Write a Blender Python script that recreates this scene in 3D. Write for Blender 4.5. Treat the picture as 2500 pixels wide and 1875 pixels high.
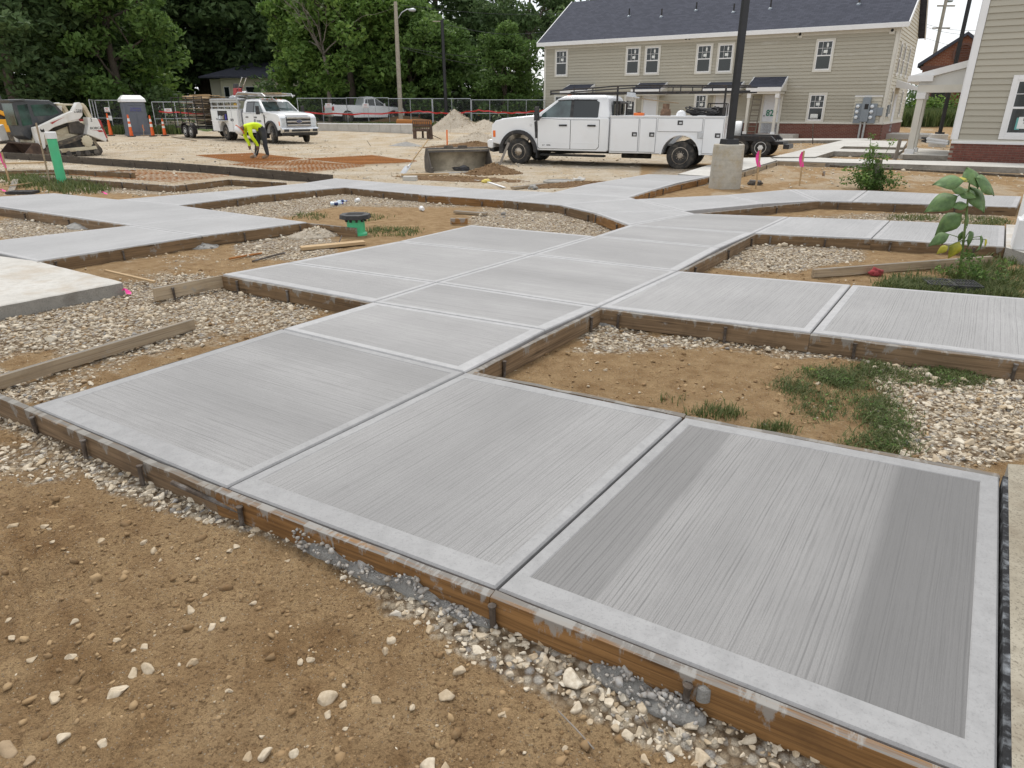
import bpy, bmesh, math, random
import numpy as np
from mathutils import Vector, Matrix, noise as mnoise
random.seed(7); RNG = np.random.default_rng(11)
scn = bpy.context.scene
for o in list(bpy.data.objects): bpy.data.objects.remove(o)
# ------------------------------------------------------------------ camera
F, HY, EYE = 1650.0, 262.0, 1.55           # focal length in photo pixels, horizon row, eye height in metres
TH = math.atan((937.5 - HY) / F); CT, ST = math.cos(TH), math.sin(TH)
cam = bpy.data.cameras.new('camera'); camo = bpy.data.objects.new('camera', cam)
scn.collection.objects.link(camo); scn.camera = camo
cam.sensor_width = 36; cam.lens = 36 * F / 2500; cam.clip_end = 2000; cam.clip_start = 0.05
camo.location = (0, 0, EYE); camo.rotation_euler = (math.pi / 2 - TH, 0, 0)
# ------------------------------------------------------------------ sky and sun
SUN_EL, SUN_AZ = math.radians(60), math.radians(-12)     # high, behind the scene, through thin cloud
w = bpy.data.worlds.new('World'); scn.world = w; w.use_nodes = True
nt = w.node_tree; nt.nodes.clear(); N = nt.nodes.new; L = nt.links.new
out = N('ShaderNodeOutputWorld'); bg = N('ShaderNodeBackground'); sky = N('ShaderNodeTexSky')
sky.sky_type = 'NISHITA'; sky.sun_disc = False; sky.sun_elevation = SUN_EL; sky.sun_rotation = SUN_AZ
sky.air_density = 1.0; sky.dust_density = 1.5; sky.ozone_density = 1.0
tc = N('ShaderNodeTexCoord'); mp = N('ShaderNodeMapping'); mp.inputs['Scale'].default_value = (1, 1, 2.4)
nz = N('ShaderNodeTexNoise'); nz.inputs['Scale'].default_value = 2.6; nz.inputs['Detail'].default_value = 7; nz.inputs['Roughness'].default_value = .55
rp = N('ShaderNodeValToRGB'); rp.color_ramp.elements[0].position = .36; rp.color_ramp.elements[1].position = .60
rp.color_ramp.elements[0].color = (.66, .66, .66, 1); rp.color_ramp.elements[1].color = (.95, .95, .95, 1)
mx = N('ShaderNodeMix'); mx.data_type = 'RGBA'; mx.inputs['B'].default_value = (7.3, 7.4, 7.5, 1)   # sunlit cloud layer
L(tc.outputs['Generated'], mp.inputs['Vector']); L(mp.outputs['Vector'], nz.inputs['Vector']); L(nz.outputs['Fac'], rp.inputs['Fac'])
L(rp.outputs['Color'], mx.inputs['Factor']); L(sky.outputs['Color'], mx.inputs['A']); L(mx.outputs['Result'], bg.inputs['Color'])
bg.inputs['Strength'].default_value = .10; L(bg.outputs['Background'], out.inputs['Surface'])
sl = bpy.data.lights.new('sun', 'SUN'); so = bpy.data.objects.new('sun', sl); scn.collection.objects.link(so)
sl.energy = 1.25; sl.angle = math.radians(16); sl.color = (1, .96, .9)
sd = Vector((math.sin(SUN_AZ) * math.cos(SUN_EL), math.cos(SUN_AZ) * math.cos(SUN_EL), math.sin(SUN_EL)))
so.rotation_euler = sd.to_track_quat('Z', 'Y').to_euler(); so.location = (0, 0, 30)
scn.view_settings.view_transform = 'Standard'; scn.view_settings.look = 'None'; scn.view_settings.gamma = 1
scn.view_settings.use_curve_mapping = False; scn.view_settings.exposure = 0.68
# ------------------------------------------------------------------ photo pixel <-> place
def G(px, py, z=0.0):
    """point on the horizontal plane z seen at photo pixel (px, py)"""
    a, b = (px - 1250) / F, (py - 937.5) / F
    d = Vector((a, CT - b * ST, -ST - b * CT)); k = (z - EYE) / d.z
    return Vector((d.x * k, d.y * k, z))
def AT(px, py, Y):
    """point at forward distance Y on the ray of a photo pixel"""
    a, b = (px - 1250) / F, (py - 937.5) / F
    d = Vector((a, CT - b * ST, -ST - b * CT)); k = Y / d.y
    return Vector((d.x * k, Y, EYE + d.z * k))
def PX(x, y, z):
    zc = y * CT - (z - EYE) * ST; yc = -(y * ST + (z - EYE) * CT)
    return 1250 + F * x / zc, 937.5 + F * yc / zc
def sstep(a, b, v):
    t = np.clip((np.asarray(v, float) - a) / (b - a), 0, 1); return t * t * (3 - 2 * t)
# ------------------------------------------------------------------ numpy noise
def _h(ix, iy, s):
    n = (ix.astype(np.int64) * 374761393 + iy.astype(np.int64) * 668265263 + s * 1274126177) & 0xffffffff
    n = ((n ^ (n >> 13)) * 1274126177) & 0xffffffff
    return ((n ^ (n >> 16)) & 0xffff) / 65535.0
def vnoise(x, y, s=0):
    ix, iy = np.floor(x), np.floor(y); fx, fy = x - ix, y - iy; fx = fx * fx * (3 - 2 * fx); fy = fy * fy * (3 - 2 * fy)
    a, b, c, d = _h(ix, iy, s), _h(ix + 1, iy, s), _h(ix, iy + 1, s), _h(ix + 1, iy + 1, s)
    return (a + (b - a) * fx) * (1 - fy) + (c + (d - c) * fx) * fy
def fbm(x, y, o=4, s=0):
    v = 0; a = .5
    for i in range(o): v = v + a * vnoise(x, y, s + i); x = x * 2.03 + 5.1; y = y * 2.03 + 1.7; a *= .5
    return v
# ------------------------------------------------------------------ materials
MATS = {}
def srgb(r, g, b):
    f = lambda c: (c / 255 / 12.92) if c <= 10 else ((c / 255 + .055) / 1.055) ** 2.4
    return (f(r), f(g), f(b), 1)
class NT:
    def __init__(s, name):
        s.m = bpy.data.materials.new(name); s.m.use_nodes = True; s.t = s.m.node_tree
        s.b = s.t.nodes['Principled BSDF']; MATS[name] = s.m
    def n(s, typ, **kw):
        k = s.t.nodes.new('ShaderNode' + typ)
        for a, v in kw.items():
            if a in k.inputs.keys(): k.inputs[a].default_value = v
            else: setattr(k, a, v)
        return k
    def l(s, a, b): s.t.links.new(a, b)
    def coord(s, scale=(1, 1, 1), kind='Object', rnd=True):
        tc = s.n('TexCoord'); mp = s.n('Mapping'); mp.inputs['Scale'].default_value = scale
        src = tc.outputs[kind]
        if rnd:
            oi = s.n('ObjectInfo'); ml = s.n('Math', operation='MULTIPLY'); ml.inputs[1].default_value = 37.0
            s.l(oi.outputs['Random'], ml.inputs[0]); ad = s.n('VectorMath', operation='ADD')
            s.l(src, ad.inputs[0]); s.l(ml.outputs[0], ad.inputs[1]); src = ad.outputs[0]
        s.l(src, mp.inputs['Vector']); return mp.outputs['Vector']
    def noise(s, vec, scale, detail=4, rough=.55, dist=0):
        k = s.n('TexNoise'); k.inputs['Scale'].default_value = scale; k.inputs['Detail'].default_value = detail
        k.inputs['Roughness'].default_value = rough; k.inputs['Distortion'].default_value = dist
        if vec is not None: s.l(vec, k.inputs['Vector'])
        return k.outputs['Fac']
    def ramp(s, fac, stops):
        k = s.n('ValToRGB'); e = k.color_ramp.elements
        while len(e) < len(stops): e.new(.5)
        for q, (p, c) in zip(e, stops): q.position = p; q.color = c if len(c) == 4 else (*c, 1)
        s.l(fac, k.inputs['Fac']); return k.outputs['Color']
    def mix(s, fac, a, b, mode='MIX'):
        k = s.n('Mix', data_type='RGBA', blend_type=mode)
        for v, nm in ((fac, 'Factor'), (a, 'A'), (b, 'B')):
            if hasattr(v, 'links'): s.l(v, k.inputs[nm])
            elif nm == 'Factor': k.inputs[nm].default_value = v
            else: k.inputs[nm].default_value = v if len(v) == 4 else (*v, 1)
        return k.outputs['Result']
    def math(s, op, a, b=0.0):
        k = s.n('Math', operation=op)
        for i, v in enumerate((a, b)):
            if hasattr(v, 'links'): s.l(v, k.inputs[i])
            else: k.inputs[i].default_value = v
        return k.outputs[0]
    def bump(s, h, strength=.4, dist=.01, prev=None):
        k = s.n('Bump'); k.inputs['Strength'].default_value = strength; k.inputs['Distance'].default_value = dist
        s.l(h, k.inputs['Height'])
        if prev is not None: s.l(prev, k.inputs['Normal'])
        s.l(k.outputs['Normal'], s.b.inputs['Normal']); return k.outputs['Normal']
    def col(s, c):
        if hasattr(c, 'links'): s.l(c, s.b.inputs['Base Color'])
        else: s.b.inputs['Base Color'].default_value = c if len(c) == 4 else (*c, 1)
    def set(s, rough=.7, metal=0, spec=None, **kw):
        s.b.inputs['Roughness'].default_value = rough; s.b.inputs['Metallic'].default_value = metal
        if spec is not None: s.b.inputs['Specular IOR Level'].default_value = spec
        for k, v in kw.items(): s.b.inputs[k].default_value = v
def plain(name, c, rough=.6, metal=0, var=.12, scale=6, dirt=None, bumpy=0, spec=None, coat=0):
    """a painted or plain surface: base colour with soft uneven wear, optional dirt colour"""
    m = NT(name); v = m.coord(); f = m.noise(v, scale, 5)
    lo = tuple(x * (1 - var) for x in c[:3]); hi = tuple(min(1, x * (1 + var)) for x in c[:3])
    cc = m.ramp(f, [(.3, lo), (.7, hi)])
    if dirt is not None:
        d = m.noise(v, scale * .6, 8, .65); dm = m.ramp(d, [(.48, (0, 0, 0)), (.68, (1, 1, 1))]); cc = m.mix(m.math('MULTIPLY', dm, dirt[1]), cc, dirt[0])
    m.col(cc); m.set(rough, metal, spec)
    if coat: m.b.inputs['Coat Weight'].default_value = coat; m.b.inputs['Coat Roughness'].default_value = .08
    if bumpy: m.bump(m.noise(v, scale * 4, 6), bumpy, .01)
    return m.m
# ------------------------------------------------------------------ mesh building
COL = scn.collection
class MB:
    def __init__(s): s.v = []; s.f = []; s.mi = []; s.M = Matrix.Identity(4); s.cur = 0
    def at(s, loc=(0, 0, 0), rz=0, rx=0, ry=0, sc=1):
        s.M = Matrix.Translation(loc) @ Matrix.Rotation(rz, 4, 'Z') @ Matrix.Rotation(ry, 4, 'Y') @ Matrix.Rotation(rx, 4, 'X') @ Matrix.Scale(sc, 4); return s
    def mat(s, i): s.cur = i; return s
    def add(s, vs, fs):
        b = len(s.v); s.v += [tuple(s.M @ Vector(p)) for p in vs]
        for f in fs: s.f.append(tuple(b + i for i in f)); s.mi.append(s.cur)
        return s
    def box(s, x0, x1, y0, y1, z0, z1, tx=0, ty=0):
        """box, its top optionally drawn in by tx, ty on each side"""
        return s.add([(x0, y0, z0), (x1, y0, z0), (x1, y1, z0), (x0, y1, z0), (x0 + tx, y0 + ty, z1), (x1 - tx, y0 + ty, z1), (x1 - tx, y1 - ty, z1), (x0 + tx, y1 - ty, z1)],
                     [(3, 2, 1, 0), (4, 5, 6, 7), (0, 1, 5, 4), (1, 2, 6, 5), (2, 3, 7, 6), (3, 0, 4, 7)])
    def prism(s, poly, a, b, axis='y', taper=None):
        """polygon extruded from a to b along axis; poly in the two other axes (xz for y, xy for z, yz for x)"""
        n = len(poly)
        def P(p, h): return {'y': (p[0], h, p[1]), 'z': (p[0], p[1], h), 'x': (h, p[0], p[1])}[axis]
        q = taper or poly
        vs = [P(p, a) for p in poly] + [P(p, b) for p in q]
        fs = [tuple(range(n - 1, -1, -1)), tuple(range(n, 2 * n))] + [(i, (i + 1) % n, n + (i + 1) % n, n + i) for i in range(n)]
        if axis == 'y': fs = [tuple(reversed(f)) for f in fs]
        return s.add(vs, fs)
    def loft(s, rings, cap=True, closed=True):
        n = len(rings[0]); vs = [p for r in rings for p in r]; fs = []
        for k in range(len(rings) - 1):
            for i in range(n if closed else n - 1): fs.append((k * n + i, k * n + (i + 1) % n, (k + 1) * n + (i + 1) % n, (k + 1) * n + i))
        if cap: fs += [tuple(range(n - 1, -1, -1)), tuple(range((len(rings) - 1) * n, len(rings) * n))]
        return s.add(vs, fs)
    def tube(s, pts, r, n=8, cap=True):
        pts = [Vector(p) for p in pts]; rs = r if isinstance(r, (list, tuple)) else [r] * len(pts); rings = []
        up = None
        for i, p in enumerate(pts):
            d = (pts[min(i + 1, len(pts) - 1)] - pts[max(i - 1, 0)]).normalized()
            if up is None: up = Vector((0, 0, 1)) if abs(d.z) < .9 else Vector((1, 0, 0))
            x = d.cross(up).normalized(); y = x.cross(d).normalized(); up = y
            rings.append([p + (x * math.cos(t) + y * math.sin(t)) * rs[i] for t in [2 * math.pi * k / n for k in range(n)]])
        return s.loft(rings, cap)
    def cyl(s, p, q, r, n=16, r2=None): return s.tube([p, q], [r, r if r2 is None else r2], n)
    def lathe(s, prof, n=20, axis='z', c=(0, 0, 0), cap=True):
        """profile [(radius, height)] turned round an axis through c"""
        rings = []
        for r, h in prof:
            ring = []
            for k in range(n):
                t = 2 * math.pi * k / n; a, b = r * math.cos(t), r * math.sin(t)
                p = {'z': (a, b, h), 'y': (b, h, a), 'x': (h, a, b)}[axis]
                ring.append((p[0] + c[0], p[1] + c[1], p[2] + c[2]))
            rings.append(ring)
        return s.loft(rings, cap)
    def mesh(s, name, mats):
        me = bpy.data.meshes.new(name); me.from_pydata(s.v, [], s.f)
        for m in (mats if isinstance(mats, (list, tuple)) else [mats]): me.materials.append(MATS[m])
        if any(s.mi): me.polygons.foreach_set('material_index', s.mi)
        me.update(); return me
    def build(s, name, mats, parent=None, bevel=0, smooth=False, seg=2):
        return put(name, s.mesh(name, mats), parent, bevel, smooth, seg)
def put(name, me, parent=None, bevel=0, smooth=False, seg=2, loc=None, rz=None):
    o = bpy.data.objects.new(name, me); COL.objects.link(o)
    if parent is not None: o.parent = parent
    if loc is not None: o.location = loc
    if rz is not None: o.rotation_euler = (0, 0, rz)
    if smooth:
        me.shade_smooth() if smooth is True else me.set_sharp_from_angle(angle=math.radians(smooth))
    if bevel:
        b = o.modifiers.new('bevel', 'BEVEL'); b.width = bevel; b.segments = seg; b.limit_method = 'ANGLE'; b.angle_limit = math.radians(40); b.harden_normals = False
    return o
def tag(o, label, cat, group=None):
    o['label'] = label; o['category'] = cat
    if group: o['group'] = group
    return o
def struct(o): o['kind'] = 'structure'; return o
def stuff(o): o['kind'] = 'stuff'; return o
def thing(name, label, cat, loc=(0, 0, 0), rz=0, group=None):
    o = bpy.data.objects.new(name, None); COL.objects.link(o); o.empty_display_size = .1
    o.location = loc; o.rotation_euler = (0, 0, rz); return tag(o, label, cat, group)
def dup(o, loc=None, rz=None, label=None, parent=None, sc=None):
    c = o.copy(); COL.objects.link(c)
    if parent is not None: c.parent = parent
    if loc is not None: c.location = loc
    if rz is not None: c.rotation_euler = (0, 0, rz)
    if sc is not None: c.scale = (sc, sc, sc) if not isinstance(sc, (tuple, list)) else sc
    if label: c['label'] = label
    for ch in o.children: dup(ch, parent=c)
    return c
def text(body, size, mat, parent, loc, rot, name='lettering', depth=.004, font_scale=(1, 1), bold=0):
    cu = bpy.data.curves.new(name, 'FONT'); cu.body = body; cu.size = size; cu.align_x = 'CENTER'; cu.align_y = 'CENTER'; cu.extrude = depth; cu.offset = bold
    t = bpy.data.objects.new(name, cu); COL.objects.link(t); dg = bpy.context.evaluated_depsgraph_get()
    me = bpy.data.meshes.new_from_object(t.evaluated_get(dg)); bpy.data.objects.remove(t)
    me.materials.clear(); me.materials.append(MATS[mat]); o = put(name, me, parent); o.location = loc; o.rotation_euler = rot; o.scale = (font_scale[0], font_scale[1], 1); return o
# ================================================================== materials of the setting
m = NT('ground'); v = m.coord(rnd=False)
at = m.n('Attribute', attribute_name='mask'); sp = m.n('SeparateColor'); m.l(at.outputs['Color'], sp.inputs['Color'])
gra, tone, lawn = sp.outputs['Red'], sp.outputs['Green'], sp.outputs['Blue']
n1, n2, n3 = m.noise(v, .9, 6, .6), m.noise(v, 7, 7, .65), m.noise(v, 60, 5, .7)
dirt = m.mix(m.ramp(n2, [(.32, (0, 0, 0)), (.68, (1, 1, 1))]), (.225, .130, .058), (.43, .285, .145))
dirt = m.mix(m.ramp(n1, [(.38, (0, 0, 0)), (.66, (1, 1, 1))]), dirt, (.50, .355, .20))
dirt = m.mix(m.ramp(n3, [(.32, (1, 1, 1)), (.50, (0, 0, 0))]), dirt, (.13, .076, .038))
orange = m.mix(m.ramp(n2, [(.3, (0, 0, 0)), (.7, (1, 1, 1))]), (.25, .150, .068), (.455, .315, .170))
yard = m.mix(m.ramp(n2, [(.3, (0, 0, 0)), (.62, (1, 1, 1))]), (.40, .285, .165), (.62, .51, .36))
yard = m.mix(m.ramp(n1, [(.4, (0, 0, 0)), (.62, (1, 1, 1))]), yard, (.64, .57, .46))
yard = m.mix(m.ramp(n3, [(.34, (1, 1, 1)), (.54, (0, 0, 0))]), yard, (.27, .21, .14))
dirt = m.mix(m.ramp(tone, [(.0, (0, 0, 0)), (.5, (1, 1, 1))]), dirt, orange)
base = m.mix(m.ramp(tone, [(.5, (0, 0, 0)), (1, (1, 1, 1))]), dirt, yard)
vo = m.n('TexVoronoi', feature='F1'); vo.inputs['Scale'].default_value = 34; vo.inputs['Randomness'].default_value = 1; m.l(v, vo.inputs['Vector'])
hs = m.n('SeparateColor'); m.l(vo.outputs['Color'], hs.inputs['Color'])
peb = m.ramp(hs.outputs['Red'], [(0, (.33, .24, .15)), (.4, (.52, .435, .32)), (.8, (.64, .57, .465)), (1, (.42, .41, .395))])
peb = m.mix(m.ramp(vo.outputs['Distance'], [(.0, (0, 0, 0)), (.35, (0, 0, 0)), (.75, (1, 1, 1))]), peb, (.16, .11, .065))
gm = m.math('ADD', gra, m.math('MULTIPLY', m.math('SUBTRACT', n2, .5), 1.1))
base = m.mix(m.ramp(gm, [(.35, (0, 0, 0)), (.6, (1, 1, 1))]), base, peb)
gr = m.mix(m.ramp(n3, [(.3, (0, 0, 0)), (.7, (1, 1, 1))]), (.045, .075, .018), (.12, .17, .05))
base = m.mix(m.ramp(m.math('ADD', lawn, m.math('MULTIPLY', m.math('SUBTRACT', n2, .5), .8)), [(.42, (0, 0, 0)), (.6, (1, 1, 1))]), base, gr)
vg = m.n('TexVoronoi', feature='F1'); vg.inputs['Scale'].default_value = 120; m.l(v, vg.inputs['Vector']); vs_ = m.n('SeparateColor'); m.l(vg.outputs['Color'], vs_.inputs['Color'])
grain = m.math('MULTIPLY', m.ramp(vs_.outputs['Red'], [(.0, (0, 0, 0)), (.80, (0, 0, 0)), (.86, (1, 1, 1))]), m.ramp(vg.outputs['Distance'], [(.25, (1, 1, 1)), (.42, (0, 0, 0))]))
pale = m.mix(vs_.outputs['Green'], (.14, .09, .055), (.52, .44, .33)); base = m.mix(m.math('MULTIPLY', grain, .8), base, pale)
vy = m.n('TexVoronoi', feature='F1'); vy.inputs['Scale'].default_value = 11; m.l(v, vy.inputs['Vector']); ys = m.n('SeparateColor'); m.l(vy.outputs['Color'], ys.inputs['Color'])
ymask = m.math('MULTIPLY', m.ramp(tone, [(.6, (0, 0, 0)), (1, (1, 1, 1))]), m.math('MULTIPLY', m.ramp(ys.outputs['Red'], [(.5, (0, 0, 0)), (.6, (1, 1, 1))]), m.ramp(vy.outputs['Distance'], [(.2, (1, 1, 1)), (.45, (0, 0, 0))])))
base = m.mix(m.math('MULTIPLY', ymask, .75), base, m.mix(ys.outputs['Green'], (.27, .215, .15), (.66, .62, .54)))
m.col(base); m.set(.95, spec=.15)
nb = m.bump(n3, 1.0, .03); nb = m.bump(m.noise(v, 170, 4, .7), .9, .010, nb); nb = m.bump(m.math('SUBTRACT', 1, vg.outputs['Distance']), .5, .006, nb)
m.bump(m.math('MULTIPLY', m.math('SUBTRACT', 1, vo.outputs['Distance']), m.ramp(gm, [(.35, (0, 0, 0)), (.6, (1, 1, 1))])), .55, .02, nb)

def concrete(name, lo, hi, broom=0.0, speck=.0, rough=.8, stain=None, patch=.5, sheen=False, bands=()):
    m = NT(name); v = m.coord(); f = m.noise(v, 1.3, 5, .6); c = m.ramp(f, [(.34, lo), (.66, hi)])
    if broom:
        sx_ = m.n('SeparateXYZ'); m.l(v, sx_.inputs[0]); wob = m.math('MULTIPLY', m.noise(m.coord((.8, 2.0, 1)), 1.0, 2, .5), .035)
        k1 = m.n('TexNoise', noise_dimensions='1D'); k1.inputs['Scale'].default_value = 1; k1.inputs['Detail'].default_value = 5; k1.inputs['Roughness'].default_value = .8
        m.l(m.math('MULTIPLY', m.math('ADD', sx_.outputs['Y'], wob), 118), k1.inputs['W']); brk = m.noise(m.coord((3.0, 90, 1)), 1.0, 5, .8)
        a = m.math('ADD', m.math('MULTIPLY', k1.outputs['Fac'], .66), m.math('MULTIPLY', brk, .34))
        st2 = m.coord((.22, 46, 1)); b = m.noise(st2, 1.0, 3, .6)
        st3 = m.coord((.16, 1.5, 1)); d = m.noise(st3, 1.0, 1, .4)
        grit = m.noise(v, 330, 2, .7)
        c = m.mix(m.math('MULTIPLY', m.ramp(a, [(.40, (1, 1, 1)), (.50, (0, 0, 0))]), .82), c, tuple(x * .55 for x in lo))
        c = m.mix(m.math('MULTIPLY', m.ramp(b, [(.35, (1, 1, 1)), (.55, (0, 0, 0))]), .10), c, tuple(x * .68 for x in lo))
        c = m.mix(m.math('MULTIPLY', m.ramp(d, [(.36, (1, 1, 1)), (.62, (0, 0, 0))]), patch), c, tuple(x * .66 for x in lo))
        c = m.mix(m.math('MULTIPLY', m.ramp(grit, [(.36, (1, 1, 1)), (.5, (0, 0, 0))]), .45), c, tuple(x * .5 for x in lo))
        for y0, y1, amt in bands:                                     # damp stripes left by single broom passes
            oc_ = m.n('TexCoord'); os_ = m.n('SeparateXYZ'); m.l(oc_.outputs['Object'], os_.inputs[0]); yy = m.math('ADD', os_.outputs['Y'], m.math('MULTIPLY', m.math('SUBTRACT', m.noise(m.coord((1.2, 3, 1), rnd=False), 1, 3), .5), .05))
            k = m.math('MULTIPLY', m.ramp(m.math('ADD', m.math('SUBTRACT', yy, y0), .5), [(.49, (0, 0, 0)), (.52, (1, 1, 1))]), m.ramp(m.math('ADD', m.math('SUBTRACT', y1, yy), .5), [(.49, (0, 0, 0)), (.55, (1, 1, 1))])); c = m.mix(m.math('MULTIPLY', k, amt), c, tuple(x * .45 for x in lo))
        hh = a
        nb = m.bump(hh, .55, .004); m.bump(grit, .35, .002, nb)
    else:
        g = m.noise(v, 14, 7, .65); c = m.mix(m.math('MULTIPLY', m.ramp(g, [(.36, (1, 1, 1)), (.56, (0, 0, 0))]), .35), c, tuple(x * .72 for x in lo))
        if speck:
            s2 = m.noise(v, 110, 3, .7); c = m.mix(m.math('MULTIPLY', m.ramp(s2, [(.33, (1, 1, 1)), (.47, (0, 0, 0))]), speck), c, tuple(x * .4 for x in lo))
        m.bump(m.noise(v, 70, 5, .6), .18 + speck * .4, .004)
    if stain is not None:
        d = m.noise(v, 2.3, 8, .68); c = m.mix(m.math('MULTIPLY', m.ramp(d, [(.5, (0, 0, 0)), (.66, (1, 1, 1))]), stain[1]), c, stain[0])
    m.col(c); m.set(rough, spec=.25 if not broom and not sheen else .35)
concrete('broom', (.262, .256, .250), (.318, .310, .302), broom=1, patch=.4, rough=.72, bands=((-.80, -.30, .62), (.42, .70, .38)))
concrete('trowel_mid', (.378, .373, .371), (.43, .425, .422), speck=.2, rough=.62, sheen=True)  # paler copy of trowel, with distant sky sheen put into its colour
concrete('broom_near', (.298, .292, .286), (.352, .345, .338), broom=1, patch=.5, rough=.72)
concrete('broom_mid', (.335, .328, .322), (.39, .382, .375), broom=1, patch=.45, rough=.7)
concrete('broom_far', (.37, .366, .364), (.425, .42, .418), broom=1, patch=.25, rough=.7)  # broom grows paler with distance: grazing sky sheen put into the base colour
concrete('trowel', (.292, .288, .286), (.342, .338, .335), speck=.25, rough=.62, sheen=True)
concrete('old_concrete', (.47, .445, .40), (.56, .54, .50), speck=.3, stain=((.36, .27, .17), .40)); concrete('sandy_concrete', (.27, .235, .175), (.37, .335, .265), speck=.7, stain=((.16, .12, .08), .5))
concrete('pale_concrete', (.50, .48, .44), (.60, .58, .54), speck=.25)
concrete('raw_concrete', (.25, .235, .21), (.37, .35, .31), speck=.6, stain=((.13, .11, .09), .7))
concrete('pier_concrete', (.42, .39, .33), (.53, .50, .43), speck=.5, stain=((.38, .29, .15), .5))
concrete('wet_concrete', (.135, .135, .14), (.25, .25, .255), speck=.8, rough=.7)

def wood(name, lo, hi, dark, grey=None, rough=.75, drips=False):
    m = NT(name); v = m.coord((1.2, 26, 26)); v2 = m.coord()
    a = m.noise(v, 1.6, 6, .62, .6); c = m.ramp(a, [(.33, lo), (.66, hi)])
    b = m.noise(m.coord((.9, 70, 70)), 1.4, 3, .6); c = m.mix(m.math('MULTIPLY', m.ramp(b, [(.36, (1, 1, 1)), (.52, (0, 0, 0))]), .55), c, dark)
    d = m.noise(v2, 3.1, 7, .66); c = m.mix(m.math('MULTIPLY', m.ramp(d, [(.52, (0, 0, 0)), (.7, (1, 1, 1))]), .5), c, dark)
    oi = m.n('ObjectInfo'); c = m.mix(m.math('MULTIPLY', oi.outputs['Random'], .35), c, dark)
    if grey is not None:
        ge = m.n('NewGeometry'); sx = m.n('SeparateXYZ'); m.l(ge.outputs['Normal'], sx.inputs[0])
        k = m.noise(m.coord((1.5, 30, 30)), 1.3, 6, .7); up = m.math('MULTIPLY', m.math('GREATER_THAN', sx.outputs['Z'], .6), m.ramp(k, [(.36, (0, 0, 0)), (.5, (1, 1, 1))]))
        si = m.math('MULTIPLY', m.ramp(m.noise(v2, 7, 8, .72), [(.60, (0, 0, 0)), (.66, (1, 1, 1))]), .75)
        if drips:                                                     # cement runs from the top edge down the face
            oc_ = m.n('TexCoord'); os_ = m.n('SeparateXYZ'); m.l(oc_.outputs['Object'], os_.inputs[0]); dn = m.noise(m.coord((9, 2, 3.5)), 1.2, 6, .7)
            si = m.math('MAXIMUM', si, m.math('MULTIPLY', m.ramp(m.math('ADD', dn, m.math('MULTIPLY', os_.outputs['Z'], 1.7)), [(.50, (0, 0, 0)), (.56, (1, 1, 1))]), .8))
        kv = m.n('TexVoronoi', feature='F1'); kv.inputs['Scale'].default_value = 1; m.l(m.coord((1.7, 9, 11)), kv.inputs['Vector']); c = m.mix(m.math('MULTIPLY', m.ramp(kv.outputs['Distance'], [(.06, (1, 1, 1)), (.20, (0, 0, 0))]), .75), c, tuple(x * .55 for x in dark))
        c = m.mix(m.math('MULTIPLY', up, .9), c, tuple(x * .62 for x in grey)); c = m.mix(si, c, grey)
    m.col(c); m.set(rough, spec=.25); m.bump(b, .35, .003)
wood('form_orange', (.215, .108, .036), (.40, .215, .080), (.085, .044, .020), (.30, .29, .27), drips=True)
wood('form_brown', (.15, .094, .048), (.27, .175, .095), (.075, .052, .033), (.26, .245, .22), drips=True)
wood('form_grey', (.165, .108, .060), (.30, .205, .122), (.078, .052, .033), (.27, .255, .23), drips=True)
wood('form_dark', (.075, .060, .046), (.13, .105, .080), (.04, .034, .028), (.16, .14, .11), drips=True)
wood('new_wood', (.47, .33, .18), (.60, .46, .28), (.32, .20, .10))
wood('old_plank', (.36, .27, .17), (.47, .38, .27), (.17, .13, .09), (.30, .28, .25))
plain('stake_steel', (.085, .065, .05), .8, .2, .4, 20, ((.25, .235, .22), .8), .5)
plain('felt', (.012, .012, .013), .95, 0, .3, 30, ((.34, .36, .38), .6), .3)

def stone_mat(name, cols):
    m = NT(name); at = m.n('Attribute', attribute_name='tint'); sp = m.n('SeparateColor'); m.l(at.outputs['Color'], sp.inputs['Color'])
    c = m.ramp(sp.outputs['Red'], cols); v = m.coord(rnd=False); k = m.noise(v, 45, 6, .65)
    c = m.mix(m.math('MULTIPLY', m.ramp(k, [(.38, (1, 1, 1)), (.6, (0, 0, 0))]), .45), c, (.27, .195, .115)); m.col(c); m.set(.9, spec=.2); m.bump(k, .5, .006)
stone_mat('stones', [(0, (.28, .18, .10)), (.25, (.49, .39, .265)), (.55, (.61, .53, .41)), (.90, (.70, .645, .54)), (.95, (.38, .375, .365)), (1, (.27, .268, .26))])
stone_mat('clods', [(0, (.16, .095, .045)), (.6, (.31, .20, .10)), (1, (.43, .30, .165))])

# ================================================================== walkway panels, corners read from the photo on the slab plane
PAN = {}  # name -> (corner pixels, edge that the broom strokes run along, border width, border of the outer edges)
def pan(k, pts, stroke, bw=.055, **e): PAN[k] = ([G(*p) for p in pts], stroke, bw, e)
pan('a1', [(75, 991), (552, 1190), (1136, 908), (689, 802)], (2, 3), .06, e0=.125, e3=.085)
pan('a2', [(552, 1190), (1210, 1437), (1670, 1017), (1136, 908)], (1, 2), .06, e0=.115, e2=.085)
pan('a3', [(1210, 1437), (2443, 1921), (2445, 1163), (1670, 1017)], (1, 2), .06, e0=.115, e1=.075, e2=.09)
pan('a4', [(689, 802), (1136, 908), (1333, 805), (911, 737)], (0, 1), .06, e1=.10, e3=.10)
pan('a5', [(911, 737), (1333, 805), (1461, 749), (1065, 689)], (0, 1), .055, e1=.10)
pan('a6', [(542, 669), (911, 737), (1065, 689), (703, 640)], (0, 1), .055, e0=.10, e3=.08)
pan('a7', [(703, 640), (1065, 689), (1300, 621), (972, 589)], (0, 1), .055, e3=.09)
pan('a8', [(1065, 689), (1461, 749), (1654.5, 661), (1300, 621)], (0, 1), .055)
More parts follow.
